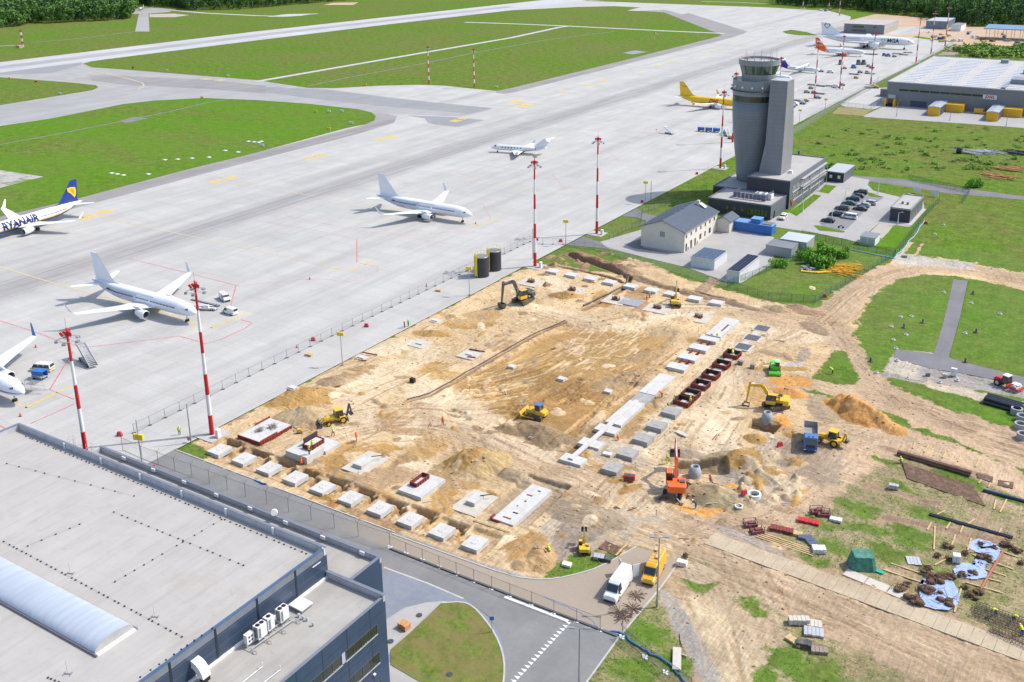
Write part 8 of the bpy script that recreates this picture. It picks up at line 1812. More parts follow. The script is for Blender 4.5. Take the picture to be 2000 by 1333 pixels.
def coil(px,py,r_in,lb,group='rusty rebar cages in the storage yard',m=None):
 r=r_in*.62;p=gl(px,py);mb=MB()
 for k_ in range(18):
  a=random.uniform(0,2*PI);c=Vector((random.gauss(0,r*.35),random.gauss(0,r*.35),random.uniform(.1,r*.8)));d=Vector((math.cos(a),math.sin(a),random.uniform(-.4,.4)))*r*random.uniform(.3,.6);mb.bar(c-d,c+d,.06,.06)
 for k_ in range(5):mb.ball((random.gauss(0,r*.4),random.gauss(0,r*.4),r*.3),r*random.uniform(.3,.5),7,5,sq=(1.3,.9,.7))
 one('rebar_cage',mb,M_DSOIL if m is None else m,lb,'rebar cage',group,(p[0],p[1],p[2]+.1))
for i,(px,py,r)in enumerate([(1757,1153,1.5),(1772,1145,1.3),(1810,1115,1.5),(1830,1088,1.1),(1848,1070,1.4),(1853,1095,.9),(1887,1083,1.0),(1925,1092,1.6),(1915,1065,.9),(1965,1066,1.6),(1985,1078,1.4),(1993,1102,.9),(1880,1125,1.2),(1902,1122,1.2),(1820,1140,2.0),(1838,1135,2.0),(1852,1130,1.6),(1805,1155,1.9),(1822,1162,1.6),(1850,1180,1.9),(1785,1175,2.0),(1892,1166,1.4),(1912,1160,1.2),(1886,1150,1.0),(1340,1088,.9),(1941,1073,1.0)]):coil(px,py,r,'rusty tangled rebar cage in the storage yard')
def crate(label,px,py,w,l,h,m,rz=0,name='crate',cat='crate',group=None,extra=None):
 p=gl(px,py);t=thing(name,label,cat,p,rz,group);mb=MB();nl=max(1,int(h/.22));npc=max(1,int(w/.5))
 for q in range(nl):
  for e in range(npc):
   x0=-w/2+w*e/npc;mb.bb(x0+.02,x0+w/npc-.02,-l/2+random.uniform(0,.12),l/2-random.uniform(0,.12),.12+h*q/nl+.01,.12+h*(q+1)/nl-random.uniform(0,.04))
 mb.build('load',m,t);mb=MB()
 for x in(-w/2+.08,0,w/2-.08):mb.bb(x-.06,x+.06,-l/2,l/2,0,.115)
 mb.split('bearer',WOOD,t);return t
SACK=mat('white_sack',(.66,.66,.66),.7,0,.08,2);GNET=mat('green_netting',(.04,.17,.13),.8,0,.4,3,dirt=((.12,.28,.2),.6))
p=gl(1683,1106);t=thing('netted_pallet_stack','tall stack wrapped in dark green netting casting a round shadow','covered stack',p,.5);mb=MB();mb.loft([[(x*(1.9-.12*k_),y*(1.6-.1*k_),k_*.55)for x,y in((-1,-.8),(-.7,-1),(.7,-1),(1,-.8),(1,.8),(.7,1),(-.7,1),(-1,.8))]for k_ in range(5)],False,True);mb.build('netting',GNET,t);mb=MB();mb.box((2.2,-1.4,.1),(1.3,.7,.2),rz=-.6);mb.build('loose_net',mat('turquoise_net',(.02,.33,.24),.7,0,.2,2),t)
for px,py,w,l,h,m_,rz,nm,ct,lb in((1579,1021,3.4,1.3,.35,MRED,.15,'formwork_bundle','formwork panels','bright red bundle of formwork panels farther up the yard'),(1526,1037,3.6,1.4,.4,M_FW,.15,'formwork_bundle','formwork panels','dark red ribbed formwork bundle in the near row'),(1599,1078,2.0,1.5,.7,SACK,.5,'sack','sack','white plastic sack at the end of the plank bundle'),(1587,1064,4.4,1.5,.25,MATS['steel_blue_bars'],-.8,'panel_stack','panel stack','blue grey panel stack lying before the white sack'),(1632,1018,1.9,1.1,.4,SACK,.1,'sack','sack','small white bag on the grass beyond the red bundle'),(1558,1046,1.3,1.2,.35,WOOD,.1,'pallet_load','pallet','wooden pallet with planks beside the dark red bundle'),(1566,1053,1.1,1.0,.4,MATS['steel_blue_bars'],.1,'box_load','box','small blue grey box beside the wooden pallet'),(1784,1097,2.0,2.2,.12,LGREY,.4,'metal_plate','metal plate','grey metal plate lying on the grass'),(1867,1098,1.1,1.1,1.2,SACK,.3,'bulk_bag','bulk bag','white bulk bag standing between the tarpaulins'),(1590,1222,2.0,1.6,.3,MATS['pale_slab'],.3,'slab_stack','slab stack','pale slab stack in the lower storage corner'),(1589,1238,2.6,1.9,.35,LGREY,.3,'block_pallet','block pallet','grey block pallet in the lower storage corner'),(1551,1255,2.4,1.2,.3,WOOD,-.3,'timber_box','timber box','open timber box lowest in the storage corner'),(1570,1262,2.0,1.3,.6,MDK,.2,'tool_box','tool box','dark box beside the open timber box'),(1600,1274,2.2,1.3,.4,mat('brown_blocks',(.26,.2,.17),.8,0,.2,3),.4,'block_pallet','block pallet','brown block pallet lowest right in the corner'),(1560,1218,2.8,1.2,.8,MATS['pale_slab'],.5,'concrete_trough','trough','beige angled concrete trough in the corner storage'),(1170,1092,1.6,1.2,.5,LGREY,.3,'generator_box','generator','left grey machine on the grass by the gate'),(1182,1095,2.0,1.2,.5,MDK,.2,'generator_box','generator','right dark machine with white frame on the grass by the gate'),(1107,1106,1.4,1.0,.4,SACK,.2,'sack','sack','white sack on the grass left of the two machines'),(790,1229,1.5,1.2,.9,mat('orange_brick',(.50,.24,.10),.8,0,.15,2),-.1,'brick_pallet','brick pallet','pallet of orange bricks beside the green lawn'),(857,569,1.6,1.2,.4,WOOD,.2,'timber_pallet','timber pallet','timber pallet on the apron strip right of the fence'),(604,695,1.7,1.2,.4,WOOD,.2,'timber_pallet','timber pallet','timber pallet on the apron strip farther left'),(1332,1105,1.5,1.0,.7,SACK,.1,'sack','sack','white sack on the rubble beside the gate road'),(1186,888,1.6,1.0,.4,SACK,.1,'sack','sack','white sheet bundle between pale footings and dark blocks'),(1332,850,2.8,1.2,.3,MATS['pale_slab'],-.3,'plank_table','plank table','flat pale plank table with green pieces in the sand'),(1862,735,1.2,.8,1.7,WHT,.1,'utility_cabinet','cabinet','white utility cabinet on the gravel standing'),(1845,738,1.0,.8,.8,LGREY,.1,'utility_cabinet','cabinet','low grey cabinet beside the white one'),(1812,735,1.0,.8,.7,MGREY,.1,'utility_cabinet','cabinet','dark grey box leftmost on the gravel standing'),(1446,712,1.2,1.0,.8,mat('brown_grey_box',(.25,.2,.18),.7,0,.2,2),.1,'site_box','box','small grey box right of the formwork row'),(1469,720,1.0,1.0,.9,MGREY,.3,'site_box','box','small dark box nearer the green machine'),(806,748,1.1,.9,1.0,P_BLACK,.1,'site_box','box','black cube standing in the sand near the drain end'),(1766,503,1.6,.8,.5,MGREY,.2,'site_box','box','dark lump on the gravel by the fence corner'),(1745,955,1.6,1.0,.7,LGREY,.2,'site_box','box','grey sack by the crouching worker on the dark field')):
 crate(lb,px,py,w,l,h,m_,rz,nm,ct)
for px,py,lb in((1595,1003,'maroon metal frame basket with wheels, upper right of three'),(1465,1028,'maroon metal frame basket, upper left of three'),(1478,1041,'maroon metal frame basket, lowest of three'),(1608,1008,'dark metal frame basket beside the upper right one')):
 t=thing('steel_basket',lb,'steel basket',gl(px,py),random.uniform(0,1),'maroon steel baskets');mb=MB()
 for x in(-1,1):
  for y in(-.6,.6):mb.tube((x,y,0),(x,y,1.1),.06,.06,5)
  mb.bar((x,-.6,1.1),(x,.6,1.1),.06,.06)
 mb.bar((-1,.6,1.1),(1,.6,1.1),.06,.06);mb.build('frame',MDK,t);mb=MB();mb.bb(-.95,.95,-.55,.55,.1,.55);mb.bb(-.3,.9,-.3,.3,.551,.8);mb.build('load',mat('maroon_load',(.20,.06,.06),.7,0,.3,3),t)
 # rebar frames with workers at the lower right
for a,b,lb in(((1905,1187),(2060,1243),'long rebar cage behind the bending workers'),((1900,1200),(2060,1262),'long rebar cage in front of the bending workers'),((1935,1234),(2060,1290),'dark steel bar bundle beside the plate road')):
 p,q=gl(*a),gl(*b);d=Vector(q)-Vector(p);L=d.length;mb=MB();n=int(L/.42)
 for y in(-.5,0,.5):
  for z in(.15,.7):mb.bar((0,y,z),(L,y,z),.06,.06)
 for i in range(n):x=i*L/n;mb.bar((x,-.5,.15),(x,-.5,.7),.05,.05);mb.bar((x,.5,.15),(x,.5,.7),.05,.05);mb.bar((x,-.5,.7),(x,.5,.7),.05,.05)
 one('rebar_cage',mb,mat('dark_rebar',(.10,.07,.06),.7,.2,.2,2),lb,'rebar cage','long rebar cages',(p[0],p[1],p[2]+.05),math.atan2(d.y,d.x))
 # yellow hose heap, rubbish, tree stumps
M_YH=mat('yellow_hose',(.72,.42,.03),.5,0,.15,2);p=gl(1650,528);t=thing('yellow_hose_heap','heap of yellow hoses piled on the meadow beside the bushes','hose heap',p)
mb=MB()
for i in range(90):
 a=random.uniform(-.5,.5);c=Vector((random.gauss(0,2.0),random.gauss(0,2.6),random.uniform(.1,.9)));d=Vector((math.cos(a),math.sin(a),random.uniform(-.12,.12)))*random.uniform(1,2.6);mb.tube(c-d,c+d,.11,.11,6)
mb.build('hoses',M_YH,t);mb=MB();mb.bar((-6,-6.5,.2),(-1,-2.5,.35),1.2,.3);mb.bar((-10,-7.5,.2),(-6,-6.5,.2),.8,.3);mb.build('hose_tail',M_YH,t)
for px,py,r,m_,lb in((1578,527,2.2,MATS['pink_white_checks']if 0 else LGREY,'heap of grey rubbish left of the bushes'),(1622,500,1.6,WOOD,'heap of pale rubbish behind the yellow hoses'),(1625,510,1.2,MATS['steel_blue_bars'],'small blue grey rubbish heap by the bushes')):
 mb=MB()
 for i in range(26):mb.box((random.gauss(0,r*.5),random.gauss(0,r*.5),random.uniform(.1,.7)),(random.uniform(.3,1),random.uniform(.2,.7),random.uniform(.1,.4)),rz=random.uniform(0,3))
 one('rubbish_heap',mb,m_,lb,'rubbish heap',None,gl(px,py))
for px,py,lb in((1953-3,300,'pile of long black pipes at the right edge of the meadow'),(1900,300,'pile of pale tubes and scrap on the far meadow'),(1930,298,'second pile of pale scrap on the far meadow'),(1970,332,'stack of orange brown beams on the far meadow'),(1945,346,'low orange stack beside the beams on the far meadow')):
 mb=MB();k2='black' in lb;o_='orange' in lb
 for i in range(22):c=Vector((random.gauss(0,2.8),random.gauss(0,1.8),random.uniform(.1,1.0)));d=Vector((random.uniform(2,4),random.uniform(-1.6,0),0));mb.bar(c-d,c+d,.35,.25)
 one('material_pile',mb,PBLK if k2 else(MATS['orange_brick']if o_ else LGREY),lb,'material pile','piles on the far meadow',gl(px if not k2 else 1990,py))
p=g(1873,300);mb=MB();mb.tube((-1,0,1.3),(1,0,1.3),1.3,1.3,16);one('cable_drum',mb,PBLK,'black cable drum at the left of the scrap on the far meadow','cable drum',None,p)
for px,py,lb in((1243,1165,'bare uprooted branch cluster nearest the white van'),(1237,1190,'bare uprooted branch cluster in the middle of the four'),(1210,1198,'bare uprooted branch cluster at the left of the four'),(1218,1208,'bare uprooted branch cluster lowest of the four')):
 mb=MB()
 for i in range(12):
  a=2*PI*i/12+random.uniform(-.2,.2);L=random.uniform(.9,1.7);q=(L*math.cos(a),L*math.sin(a),random.uniform(.1,.5));mb.bar((0,0,.15),q,.08,.08);mb.bar((q[0]*.6,q[1]*.6,.25),(q[0]*.9+random.uniform(-.4,.4),q[1]*.9+random.uniform(-.4,.4),.4),.04,.04)
 one('bare_branches',mb,mat('bark_brown',(.13,.08,.06),.9,0,.2,3),lb,'branch cluster','bare branch clusters on the road',g(px,py))
 # cones, barriers, airfield signs and covers
def cone(px,py,lb):
 t=thing('traffic_cone',lb,'traffic cone',gl(px,py),0,'traffic cones');mb=MB();mb.tube((0,0,.05),(0,0,.8),.24,.05,12);mb.build('body',mat('cone_red',(.62,.05,.02),.5,0,0),t);mb=MB();mb.bb(-.28,.28,-.28,.28,0,.05);mb.build('base',P_BLACK,t)
for px,py,lb in((605,546,'lone red cone at the red apron line'),(70,679,'lone red cone at the upper left of the grey steps'),(40,814,'lone red cone near the terminal parapet corner'),(929,438,'red cone at the nose of the farther white airliner'),(1282,255,'orange cone at the end of the dotted line'),(833,560,'red cone beside the apron fence post'),(580,680,'red and white cone at the fence')):cone(px,py,lb)
RWB=mat('red_barrier',(.55,.03,.05),.5,0,.1,2)
for px,py,rz,lb in((716,639,.2,'red plastic barrier lying on the apron strip'),(612,666,.2,'red barrier at the fence above the pallet'),(1095,473,.3,'red barrier before the yard fence'),(1048,470,.3,'red barrier behind the far corner mast'),(234,852,.3,'red barrier at the near end of the apron fence'),(1453,970,1,'red barrier beside the white ring'),(1523,872,1,'red barrier block among the pale slabs'),(1808,438,.3,'pink barrier at the tall green fence'),(1610,581,.3,'pink round sign at the green fence corner'),(1361,341,.3,'red post box at the apron grass edge'),(1254,396,.3,'small red box at the foot of the yellow boxed pole')):
 mb=MB();mb.prism([(-.6,0),(.6,0),(.5,.5),(.35,.9),(-.35,.9),(-.5,.5)],-.2,.2,axis='y');one('barrier',mb,RWB,lb,'barrier',None,gl(px,py),rz)
for px,py,rz,nm,m_,lb in((616,220,0,'sign_board',SIGY,'yellow airfield sign board left of the two white ones'),(642,220,0,'sign_board',WHT,'white airfield sign board in the middle of three'),(667,219.5,0,'sign_board',WHT,'white airfield sign board rightmost of three'),(642,254,0,'sign_board',SIGY,'yellow airfield sign board nearer the apron edge'),(686,243,0,'sign_board',WHT,'white airfield sign board at the rounded grass corner'),(512,287,0,'sign_board',WHT,'white airfield sign board with brown base near the lower grass edge'),(19,155,0,'sign_board',SIGY,'yellow airfield sign on the small left island'),(71,162,0,'sign_board',MRED,'red airfield sign on the small left island'),(260,134,0,'sign_board',MRED,'red airfield sign at the tip of the long island'),(326,139,0,'sign_board',WHT,'white airfield sign on the long island'),(445,150,0,'sign_board',WHT,'white airfield sign near the yellow hatching'),(395,193,0,'sign_board',SIGY,'yellow airfield sign at the top of the big island'),(969,172,0,'sign_board',WHT,'white airfield sign right of the slim masts'),(117,185,0,'sign_board',WHT,'white airfield sign near the island tip'),(713,168,0,'sign_board',SIGY,'small yellow marker at the island edge'),(1292,22+5,0,'sign_board',WHT,'small white sign far up the island')):
 t=thing(nm,lb,'airfield sign',(*g(px,py),.07),rz,'airfield signs');mb=MB();mb.bb(-1.2,1.2,-.12,.12,.25,1.15);mb.build('panel',m_,t);mb=MB();mb.bb(-1,-.85,-.1,.1,0,.25);mb.bb(.85,1,-.1,.1,0,.25);mb.split('leg',MGREY,t)
p=g(1278,79);t=thing('wind_sock','red and white wind sock on the long grass island','wind sock',(*p,.07));mb=MB();mb.tube((0,0,0),(0,0,6),.1,.08,6);mb.build('pole',MWH,t)
for i in range(5):mb=MB();mb.tube((i*.8,0,5.8-i*.35),(i*.8+.8,0,5.45-i*.35),.5-.07*i,.43-.07*i,10);mb.build('sock_band',MRED if i%2==0 else MWH,t)
covers=[(322,313),(347,312),(375,310),(408,308),(440,295),(465,298),(485,277),(496,278),(218,339),(229,341),(241,343),(290,341),(505,279),(510,277),(1938,0)]
for i,(px,py)in enumerate(covers[:-1]):mb=MB();mb.bb(-.9,.9,-.7,.7,0,.12);mb.bb(-.6,.6,-.5,.5,.12,.2);one('cable_pit_cover',mb,WHT,'small white cable pit cover set in the big grass island','pit cover','white pit covers in the big grass island',(*g(px,py),.07))
for i,(px,py)in enumerate([(1802,631),(1780,619),(1759,620),(1741,639),(1765,641),(1745,665),(1770,655),(1843,572),(1900,575),(1897,593),(1953,614),(1885,652),(1906,650),(1750,682),(1712,729),(1773,740),(1885,709),(1937,526),(1843,440),(1826,458),(1700,707),(1836,748),(1870,744),(1752,705)]):
 mb=MB();mb.tube((0,0,0),(0,0,.2),.55,.5,10);mb.tube((0,0,.2),(0,0,.5 if i%4 else 1.0),.2,.18,8);one('manhole_cover',mb,CONCR if i%4 else MDK,'low concrete manhole top sticking out of the right meadow' if i%4 else 'dark manhole riser standing in the right meadow','manhole','manhole tops in the right meadow' if i%4 else 'dark manhole risers in the right meadow',gl(px,py))
for px,py,lb in((819,1203,'dark round manhole lid on the grey footpath, upper of two'),(763,1254,'dark round manhole lid on the grey footpath, lower of two'),(878,1319,'dark round manhole lid in the dry lawn')):mb=MB();mb.tube((0,0,0),(0,0,.05),.42,.42,20);mb.tube((0,0,.05),(0,0,.06),.34,.34,16);one('manhole_cover',mb,MDK,lb,'manhole lid',None,(*g(px,py),.10))
x_,y_=g(961,1236);t=thing('road_sign','small blue and white road sign on the lawn edge','road sign',(x_,y_,.1),.6);mb=MB();mb.tube((0,0,0),(0,0,2.4),.04,.04,6);mb.build('pole',GALV,t);mb=MB();mb.bb(-.3,.3,-.05,-.02,1.9,2.5);mb.build('panel',HB,t)
x_,y_=g(1168,1336,4);t=thing('round_tank','round pale tank top with small ladder at the bottom edge','tank',(x_,y_-2.0,0));mb=MB();mb.tube((0,0,0),(0,0,3.0),2.4,2.4,32);mb.tube((0,0,3.0),(0,0,3.3),2.4,.6,32);mb.build('shell',mat('pale_tank',(.48,.52,.56),.4,.2,.05,1),t);mb=MB()
for a in(-.5,.5):mb.tube((a,0,3.0),(a,0,4.2),.04,.04,5);mb.tube((a,0,4.2),(a-.8,1.2,3.4),.04,.04,5)
for i in range(4):mb.tube((-.5,0,3.3+i*.25),(.5,0,3.3+i*.25),.03,.03,5)
mb.build('ladder',LGREY,t)
p=gl(1322,1290);mb=MB();mb.box((0,0,.3),(1.1,4.2,.12),rz=.4);mb.box((.4,1.2,.12),(.9,.12,.24));mb.box((-.4,-1.2,.12),(.9,.12,.24));one('wooden_board',mb,MATS['pale_slab'],'pale board lying slanted in the lower grass','board',None,p)
for q in range(70):
 a,b=random.uniform(430,1560),random.uniform(560,1060);p=gl(a,b);j,i=int((p[1]-TY0)/TS),int((p[0]-TX0)/TS)
 if not(0<=j<ny and 0<=i<nx)or BARE[j,i]<.9:continue
 mb=MB();L=random.uniform(.6,2.2);mb.bar((-L/2,0,.05),(L/2,0,.12),.16,.05);mb.bar((-L*.2,.3,.03),(L*.4,.45,.05),.12,.04);one('loose_board',mb,[WOOD,CONCR,BRUST][q%3],'small loose board lying on the sand of the construction site','board','loose boards on the sand',p,random.uniform(0,6))
for q in range(34):
 a,b=random.uniform(430,1500),random.uniform(560,1040);p=gl(a,b);j,i=int((p[1]-TY0)/TS),int((p[0]-TX0)/TS)
 if not(0<=j<ny and 0<=i<nx)or BARE[j,i]<.9:continue
 mb=MB();mb.tube((0,0,-.1),(0,0,1.1),.035,.035,5);mb.bb(-.12,.12,-.02,.02,.95,1.1);one('marker_stake',mb,[WOOD,PVCR][q%2],'thin marker stake driven into the sand','stake','marker stakes in the sand',p,q)
 # trees and shrubs
def leaf_mat(name,a,b,var=.35):
 m=bpy.data.materials.new(name);m.use_nodes=True;k=NT(m);k.b.inputs['Roughness'].default_value=.8;k.b.inputs['Specular IOR Level'].default_value=.2
 oi=k.n('ShaderNodeObjectInfo');c=k.mix(k.rng(k.noise(k.pos(),.09,4,.7),.35,.65),a,b);c=k.mix(k.math('MULTIPLY',oi.outputs['Random'],var),c,[x*1.9 for x in a])
 k.l(k.mix(1.0,c,k.mix(k.rng(k.noise(k.pos(),.9,3,.7),.3,.7),(.75,.75,.75),(1.25,1.25,1.2)),'MULTIPLY'),k.b.inputs['Base Color']);return m
L_PINE=leaf_mat('pine_foliage',(.05,.102,.042),(.08,.152,.056));L_DEC=leaf_mat('leafy_foliage',(.05,.115,.018),(.085,.17,.03));L_MIX=leaf_mat('mixed_foliage',(.072,.15,.036),(.112,.215,.05));BARK=mat('tree_bark',(.12,.085,.06),.9,0,.2,1)
def leaves(r,clumps,per,size,squash=(1,1,1)):
 """leaf-sized faces scattered through clumps; clumps: (x, y, z, radius)"""
 n=len(clumps)*per;c=np.repeat(np.array(clumps),per,0);d=r.normal(size=(n,3));d/=np.linalg.norm(d,axis=1)[:,None];rad=c[:,3]*(r.random(n)**.35)
 ctr=c[:,:3]+d*rad[:,None]*np.array(squash);u=r.normal(size=(n,3));u/=np.linalg.norm(u,axis=1)[:,None];v=np.cross(u,d+r.normal(size=(n,3))*.5);v/=np.linalg.norm(v,axis=1)[:,None]
 s=size*(.6+.8*r.random(n))[:,None];V=np.stack([ctr-u*s,ctr-v*s*.7,ctr+u*s,ctr+v*s*.7],1).reshape(-1,3)
 return V,np.arange(n*4).reshape(-1,4)
def npmesh(name,V,Fq,m):
 me=bpy.data.meshes.new(name);me.vertices.add(len(V));me.vertices.foreach_set('co',V.astype(np.float32).ravel());n=len(Fq);me.loops.add(n*4);me.loops.foreach_set('vertex_index',Fq.astype(np.int32).ravel());me.polygons.add(n);me.polygons.foreach_set('loop_start',np.arange(n,dtype=np.int32)*4);me.update(calc_edges=True);me.materials.append(m);return me
def crown_clumps(r,kind,h):
 if kind=='pine':return[(r.normal(0,.5),r.normal(0,.5),h*(.16+.8*t),(1-t)*2.7+.8)for t in np.linspace(0,1,9)]
 return[(r.normal(0,1.7),r.normal(0,1.7),h*(.14+.8*r.random()),1.5+1.9*r.random())for _ in range(11)]
def tree_proto(kind,m,seed,h=19.0,per=40,size=.85):
 r=np.random.default_rng(seed);t=thing('pine_tree' if kind=='pine' else 'leafy_tree','tree','tree',(0,0,0));mb=MB();mb.tube((0,0,-.3),(0,0,h*.45),.3,.2,7);mb.tube((0,0,h*.45),(.2,0,h*.85),.2,.05,6)
 for a in range(4):mb.tube((0,0,h*(.35+.1*a)),(2*math.cos(a*1.7),2*math.sin(a*1.7),h*(.45+.11*a)),.1,.03,5)
 mb.build('trunk',BARK,t);V,Fq=leaves(r,crown_clumps(r,kind,h),per,size);o=bpy.data.objects.new('crown',npmesh('crown',V,Fq,m));COL.objects.link(o);o.parent=t;KID.setdefault(t.name,[]).append(o);return t
FRONT={'left wood':([(-20,56),(20,54),(40,52),(62,45),(88,46),(118,46),(150,43),(185,42),(222,40),(250,38),(254,27),(262,18)],'at the edge of the left wood'),'top wood':([(268,10),(300,13),(345,15),(372,21),(410,20),(470,19),(520,15),(560,11),(610,7),(680,1),(720,-4)],'in the dark wood at the top'),'right wood':([(1515,9),(1560,12),(1598,15),(1640,17),(1690,20),(1722,26),(1760,30),(1800,32),(1840,40),(1880,46),(1902,52),(1950,53),(2010,54),(2060,57)],'in the wood behind the airliners')}
protos=[tree_proto('pine',L_PINE,1),tree_proto('pine',L_PINE,2,21),tree_proto('leaf',L_MIX,3,18),tree_proto('leaf',L_DEC,4,15),tree_proto('leaf',L_MIX,5,20)]
used=set();r_=np.random.default_rng(3);BACK=[]
def put_tree(i,x,y,s,gname,where):
 lab=('dark conifer standing ' if i<2 else('bright green leafy tree standing ' if i==3 else 'mid green leafy tree standing '))+where
 if i not in used:used.add(i);o=protos[i];o.location=(x,y,0);o['label']=lab;o.scale=(s,s,s)
 else:o=copy_tree(protos[i],(x,y,0),random.uniform(0,6),lab,scale=s)
 o['group']=['dark conifers ','dark conifers ','mid green trees ','bright leafy trees ','mid green trees '][i]+where
for nm,(line,where)in FRONT.items():
 W_=G(line);cnt={'left wood':92,'top wood':84,'right wood':116}[nm];seg=[math.hypot(b[0]-a[0],b[1]-a[1])for a,b in zip(W_[:-1],W_[1:])];tot=sum(seg);rows=2
 def at_(d):
  for(a,b),L in zip(zip(W_[:-1],W_[1:]),seg):
   if d<=L:return a[0]+(b[0]-a[0])*d/L,a[1]+(b[1]-a[1])*d/L
   d-=L
  return W_[-1]
 for q in range(cnt):
  d=tot*(q+r_.random()*.8)/cnt;x,y=at_(d);L_=math.hypot(x,y);dep=(q%3)*5+r_.uniform(0,3);x+=x/L_*dep;y+=y/L_*dep
  i=int(r_.choice(5,p=[.24,.2,.24,.1,.22]if nm!='left wood' else[.12,.08,.3,.22,.28]));put_tree(i,x,y,r_.uniform(.62,1.2)*(.62 if(q%3==0 and i==3)else 1),nm,where)
 step=7.5;K=int(tot/step)
 for row in range(3,46):
  for q in range(K):
   x,y=at_(tot*(q+r_.random())/K);L_=math.hypot(x,y);f=1+(row*8+r_.uniform(-4,4))/L_;BACK.append((x*f,y*f,r_.uniform(.7,1.3)))
base=[leaves(np.random.default_rng(50+i),crown_clumps(np.random.default_rng(60+i),['pine','leaf'][i%2],19.0)[3 if i%2==0 else 0:],7,1.15)for i in range(6)]
for mi,(m_,nm_)in enumerate(((L_PINE,'conifer'),(L_MIX,'leafy'))):
 VV=[];FF=[];off=0
 for j,(x,y,s)in enumerate(BACK):
  if(j*7+int(x*.05))%2!=mi:continue
  V,Fq=base[(j*2+mi)%6 if 0 else(2*(j%3)+mi)];a=j*1.3;R_=np.array([[math.cos(a),math.sin(a),0],[-math.sin(a),math.cos(a),0],[0,0,1]]);VV.append(V@R_*s+np.array([x,y,0]));FF.append(Fq+off);off+=len(V)
 o=bpy.data.objects.new('forest',npmesh('forest',np.concatenate(VV),np.concatenate(FF),m_));COL.objects.link(o);tag(o,'deep %s forest continuing behind the edge trees'%nm_,'forest',None,'stuff')
def shrub_mesh(seed,n,size,m,cl=7,r0=.8):
 r=np.random.default_rng(seed);V,Fq=leaves(r,[(r.normal(0,.7),r.normal(0,.7),.4+abs(r.normal(0,.45)),r0*(.5+.6*r.random()))for _ in range(cl)],n,size);V[:,2]=np.maximum(V[:,2],0);return npmesh('shrub',V,Fq,m)
L_SH=leaf_mat('shrub_foliage',(.14,.25,.04),(.19,.29,.065),.3);L_BU=leaf_mat('bush_foliage',(.10,.26,.025),(.15,.33,.04),.2)
SM=[shrub_mesh(i,26,.2,L_SH)for i in range(4)]
for q in range(125):
 px,py=r_.uniform(1560,2010),245+r_.random()**.8*88
 if py<232+(px-1620)*.06 or(px<1640 and py<255+(1640-px)*.5):continue
 if px<1625 and py>300:continue
 x,y=g(px,py);o=bpy.data.objects.new('shrub',SM[q%4]);COL.objects.link(o);s=r_.uniform(.5,1.4);o.location=(x,y,-.05);o.scale=(s*1.4,s,s*.65);o.rotation_euler=(0,0,q);tag(o,'low green shrub growing wild in the meadow behind the car park','shrub','wild shrubs in the meadow behind the car park')
for q in range(46):px,py=r_.uniform(1870,2010),r_.uniform(96,114);x,y=g(px,py);o=bpy.data.objects.new('shrub',SM[q%4]);COL.objects.link(o);s=r_.uniform(2.6,3.6);o.location=(x,y,0);o.scale=(s*1.6,s*1.3,s*.9);tag(o,'dense shrub in the thicket beyond the logistics hall roof','shrub','thicket shrubs beyond the hall')
BM=[shrub_mesh(20+i,120,.17,L_BU,11,1.0)for i in range(3)]
for px,py,s,lb in((1591,518,2.0,'large bright bush left of the yellow hose heap'),(1612,497,1.7,'tall bright bush behind the yellow hose heap'),(1575,505,1.4,'bright bush nearest the sheds'),(1642,503,1.4,'round bright bush right behind the yellow hoses'),(1605,520,1.4,'bright bush touching the yellow hose tail'),(1520,522,1.2,'small bush by the green fence near the sheds'),(1906,366,1.6,'dark small bush on the far side of the access road'),(1622,334,1.6,'bush beside the gatehouse roof')):
 t=thing('bush',lb,'bush',gl(px,py),random.uniform(0,6),'bushes');o=bpy.data.objects.new('foliage',random.choice(BM));COL.objects.link(o);o.parent=t;o.scale=(s,s,s*1.1);mb=MB()
 for a in range(5):mb.tube((0,0,0),(.8*s*math.cos(a*1.3),.8*s*math.sin(a*1.3),s*.9),.06,.03,5)
 mb.build('stems',BARK,t)
 # grass tufts thrown over the rough ground near the camera: one uncountable cover
TV=[];TF=[];off=0;cand=0
M_TUFT=leaf_mat('tuft_grass',(.12,.21,.03),(.17,.21,.06),.1)
pts_=rng.random((90000,2))*np.array([TX1-TX0,TY1-TY0-100])+np.array([TX0,TY0]);ii=((pts_[:,0]-TX0)/TS).astype(int);jj=((pts_[:,1]-TY0)/TS).astype(int);bv=BARE[jj,ii];hz_=HZ[jj,ii]
ok=(bv>.02)&(bv<.62)&(rng.random(len(bv))<.42)&(hz_>-.09);pts_=pts_[ok];hz_=hz_[ok]
V,Fq=leaves(rng,[(p[0],p[1],h+.02,.38)for p,h in zip(pts_,hz_)],5,.085,(1,1,.3));o=bpy.data.objects.new('grass',npmesh('grass',V,Fq,M_TUFT));COL.objects.link(o);tag(o,'rough grass tufts growing through the worn yard ground','grass',None,'stuff')
# clods and stones on the diggings
cl_=MB();k_n=0
for q in range(2600):
 x=random.uniform(-139,-20);y=random.uniform(107,232);j,i=int((y-TY0)/TS),int((x-TX0)/TS)
 if BARE[j,i]<.8 or HZ[j,i]<-.1:continue
 s=random.uniform(.06,.2)*(1.7 if HZ[j,i]>.5 else 1);cl_.ball((x,y,HZ[j,i]+s*.2),s,5,4,sq=(random.uniform(.8,1.5),1,.7))
tag(cl_.build('rubble',mat('clod_earth',(.32,.225,.13),.95,0,.35,.4)),'loose clods and stones scattered over the diggings','rubble',None,'stuff')
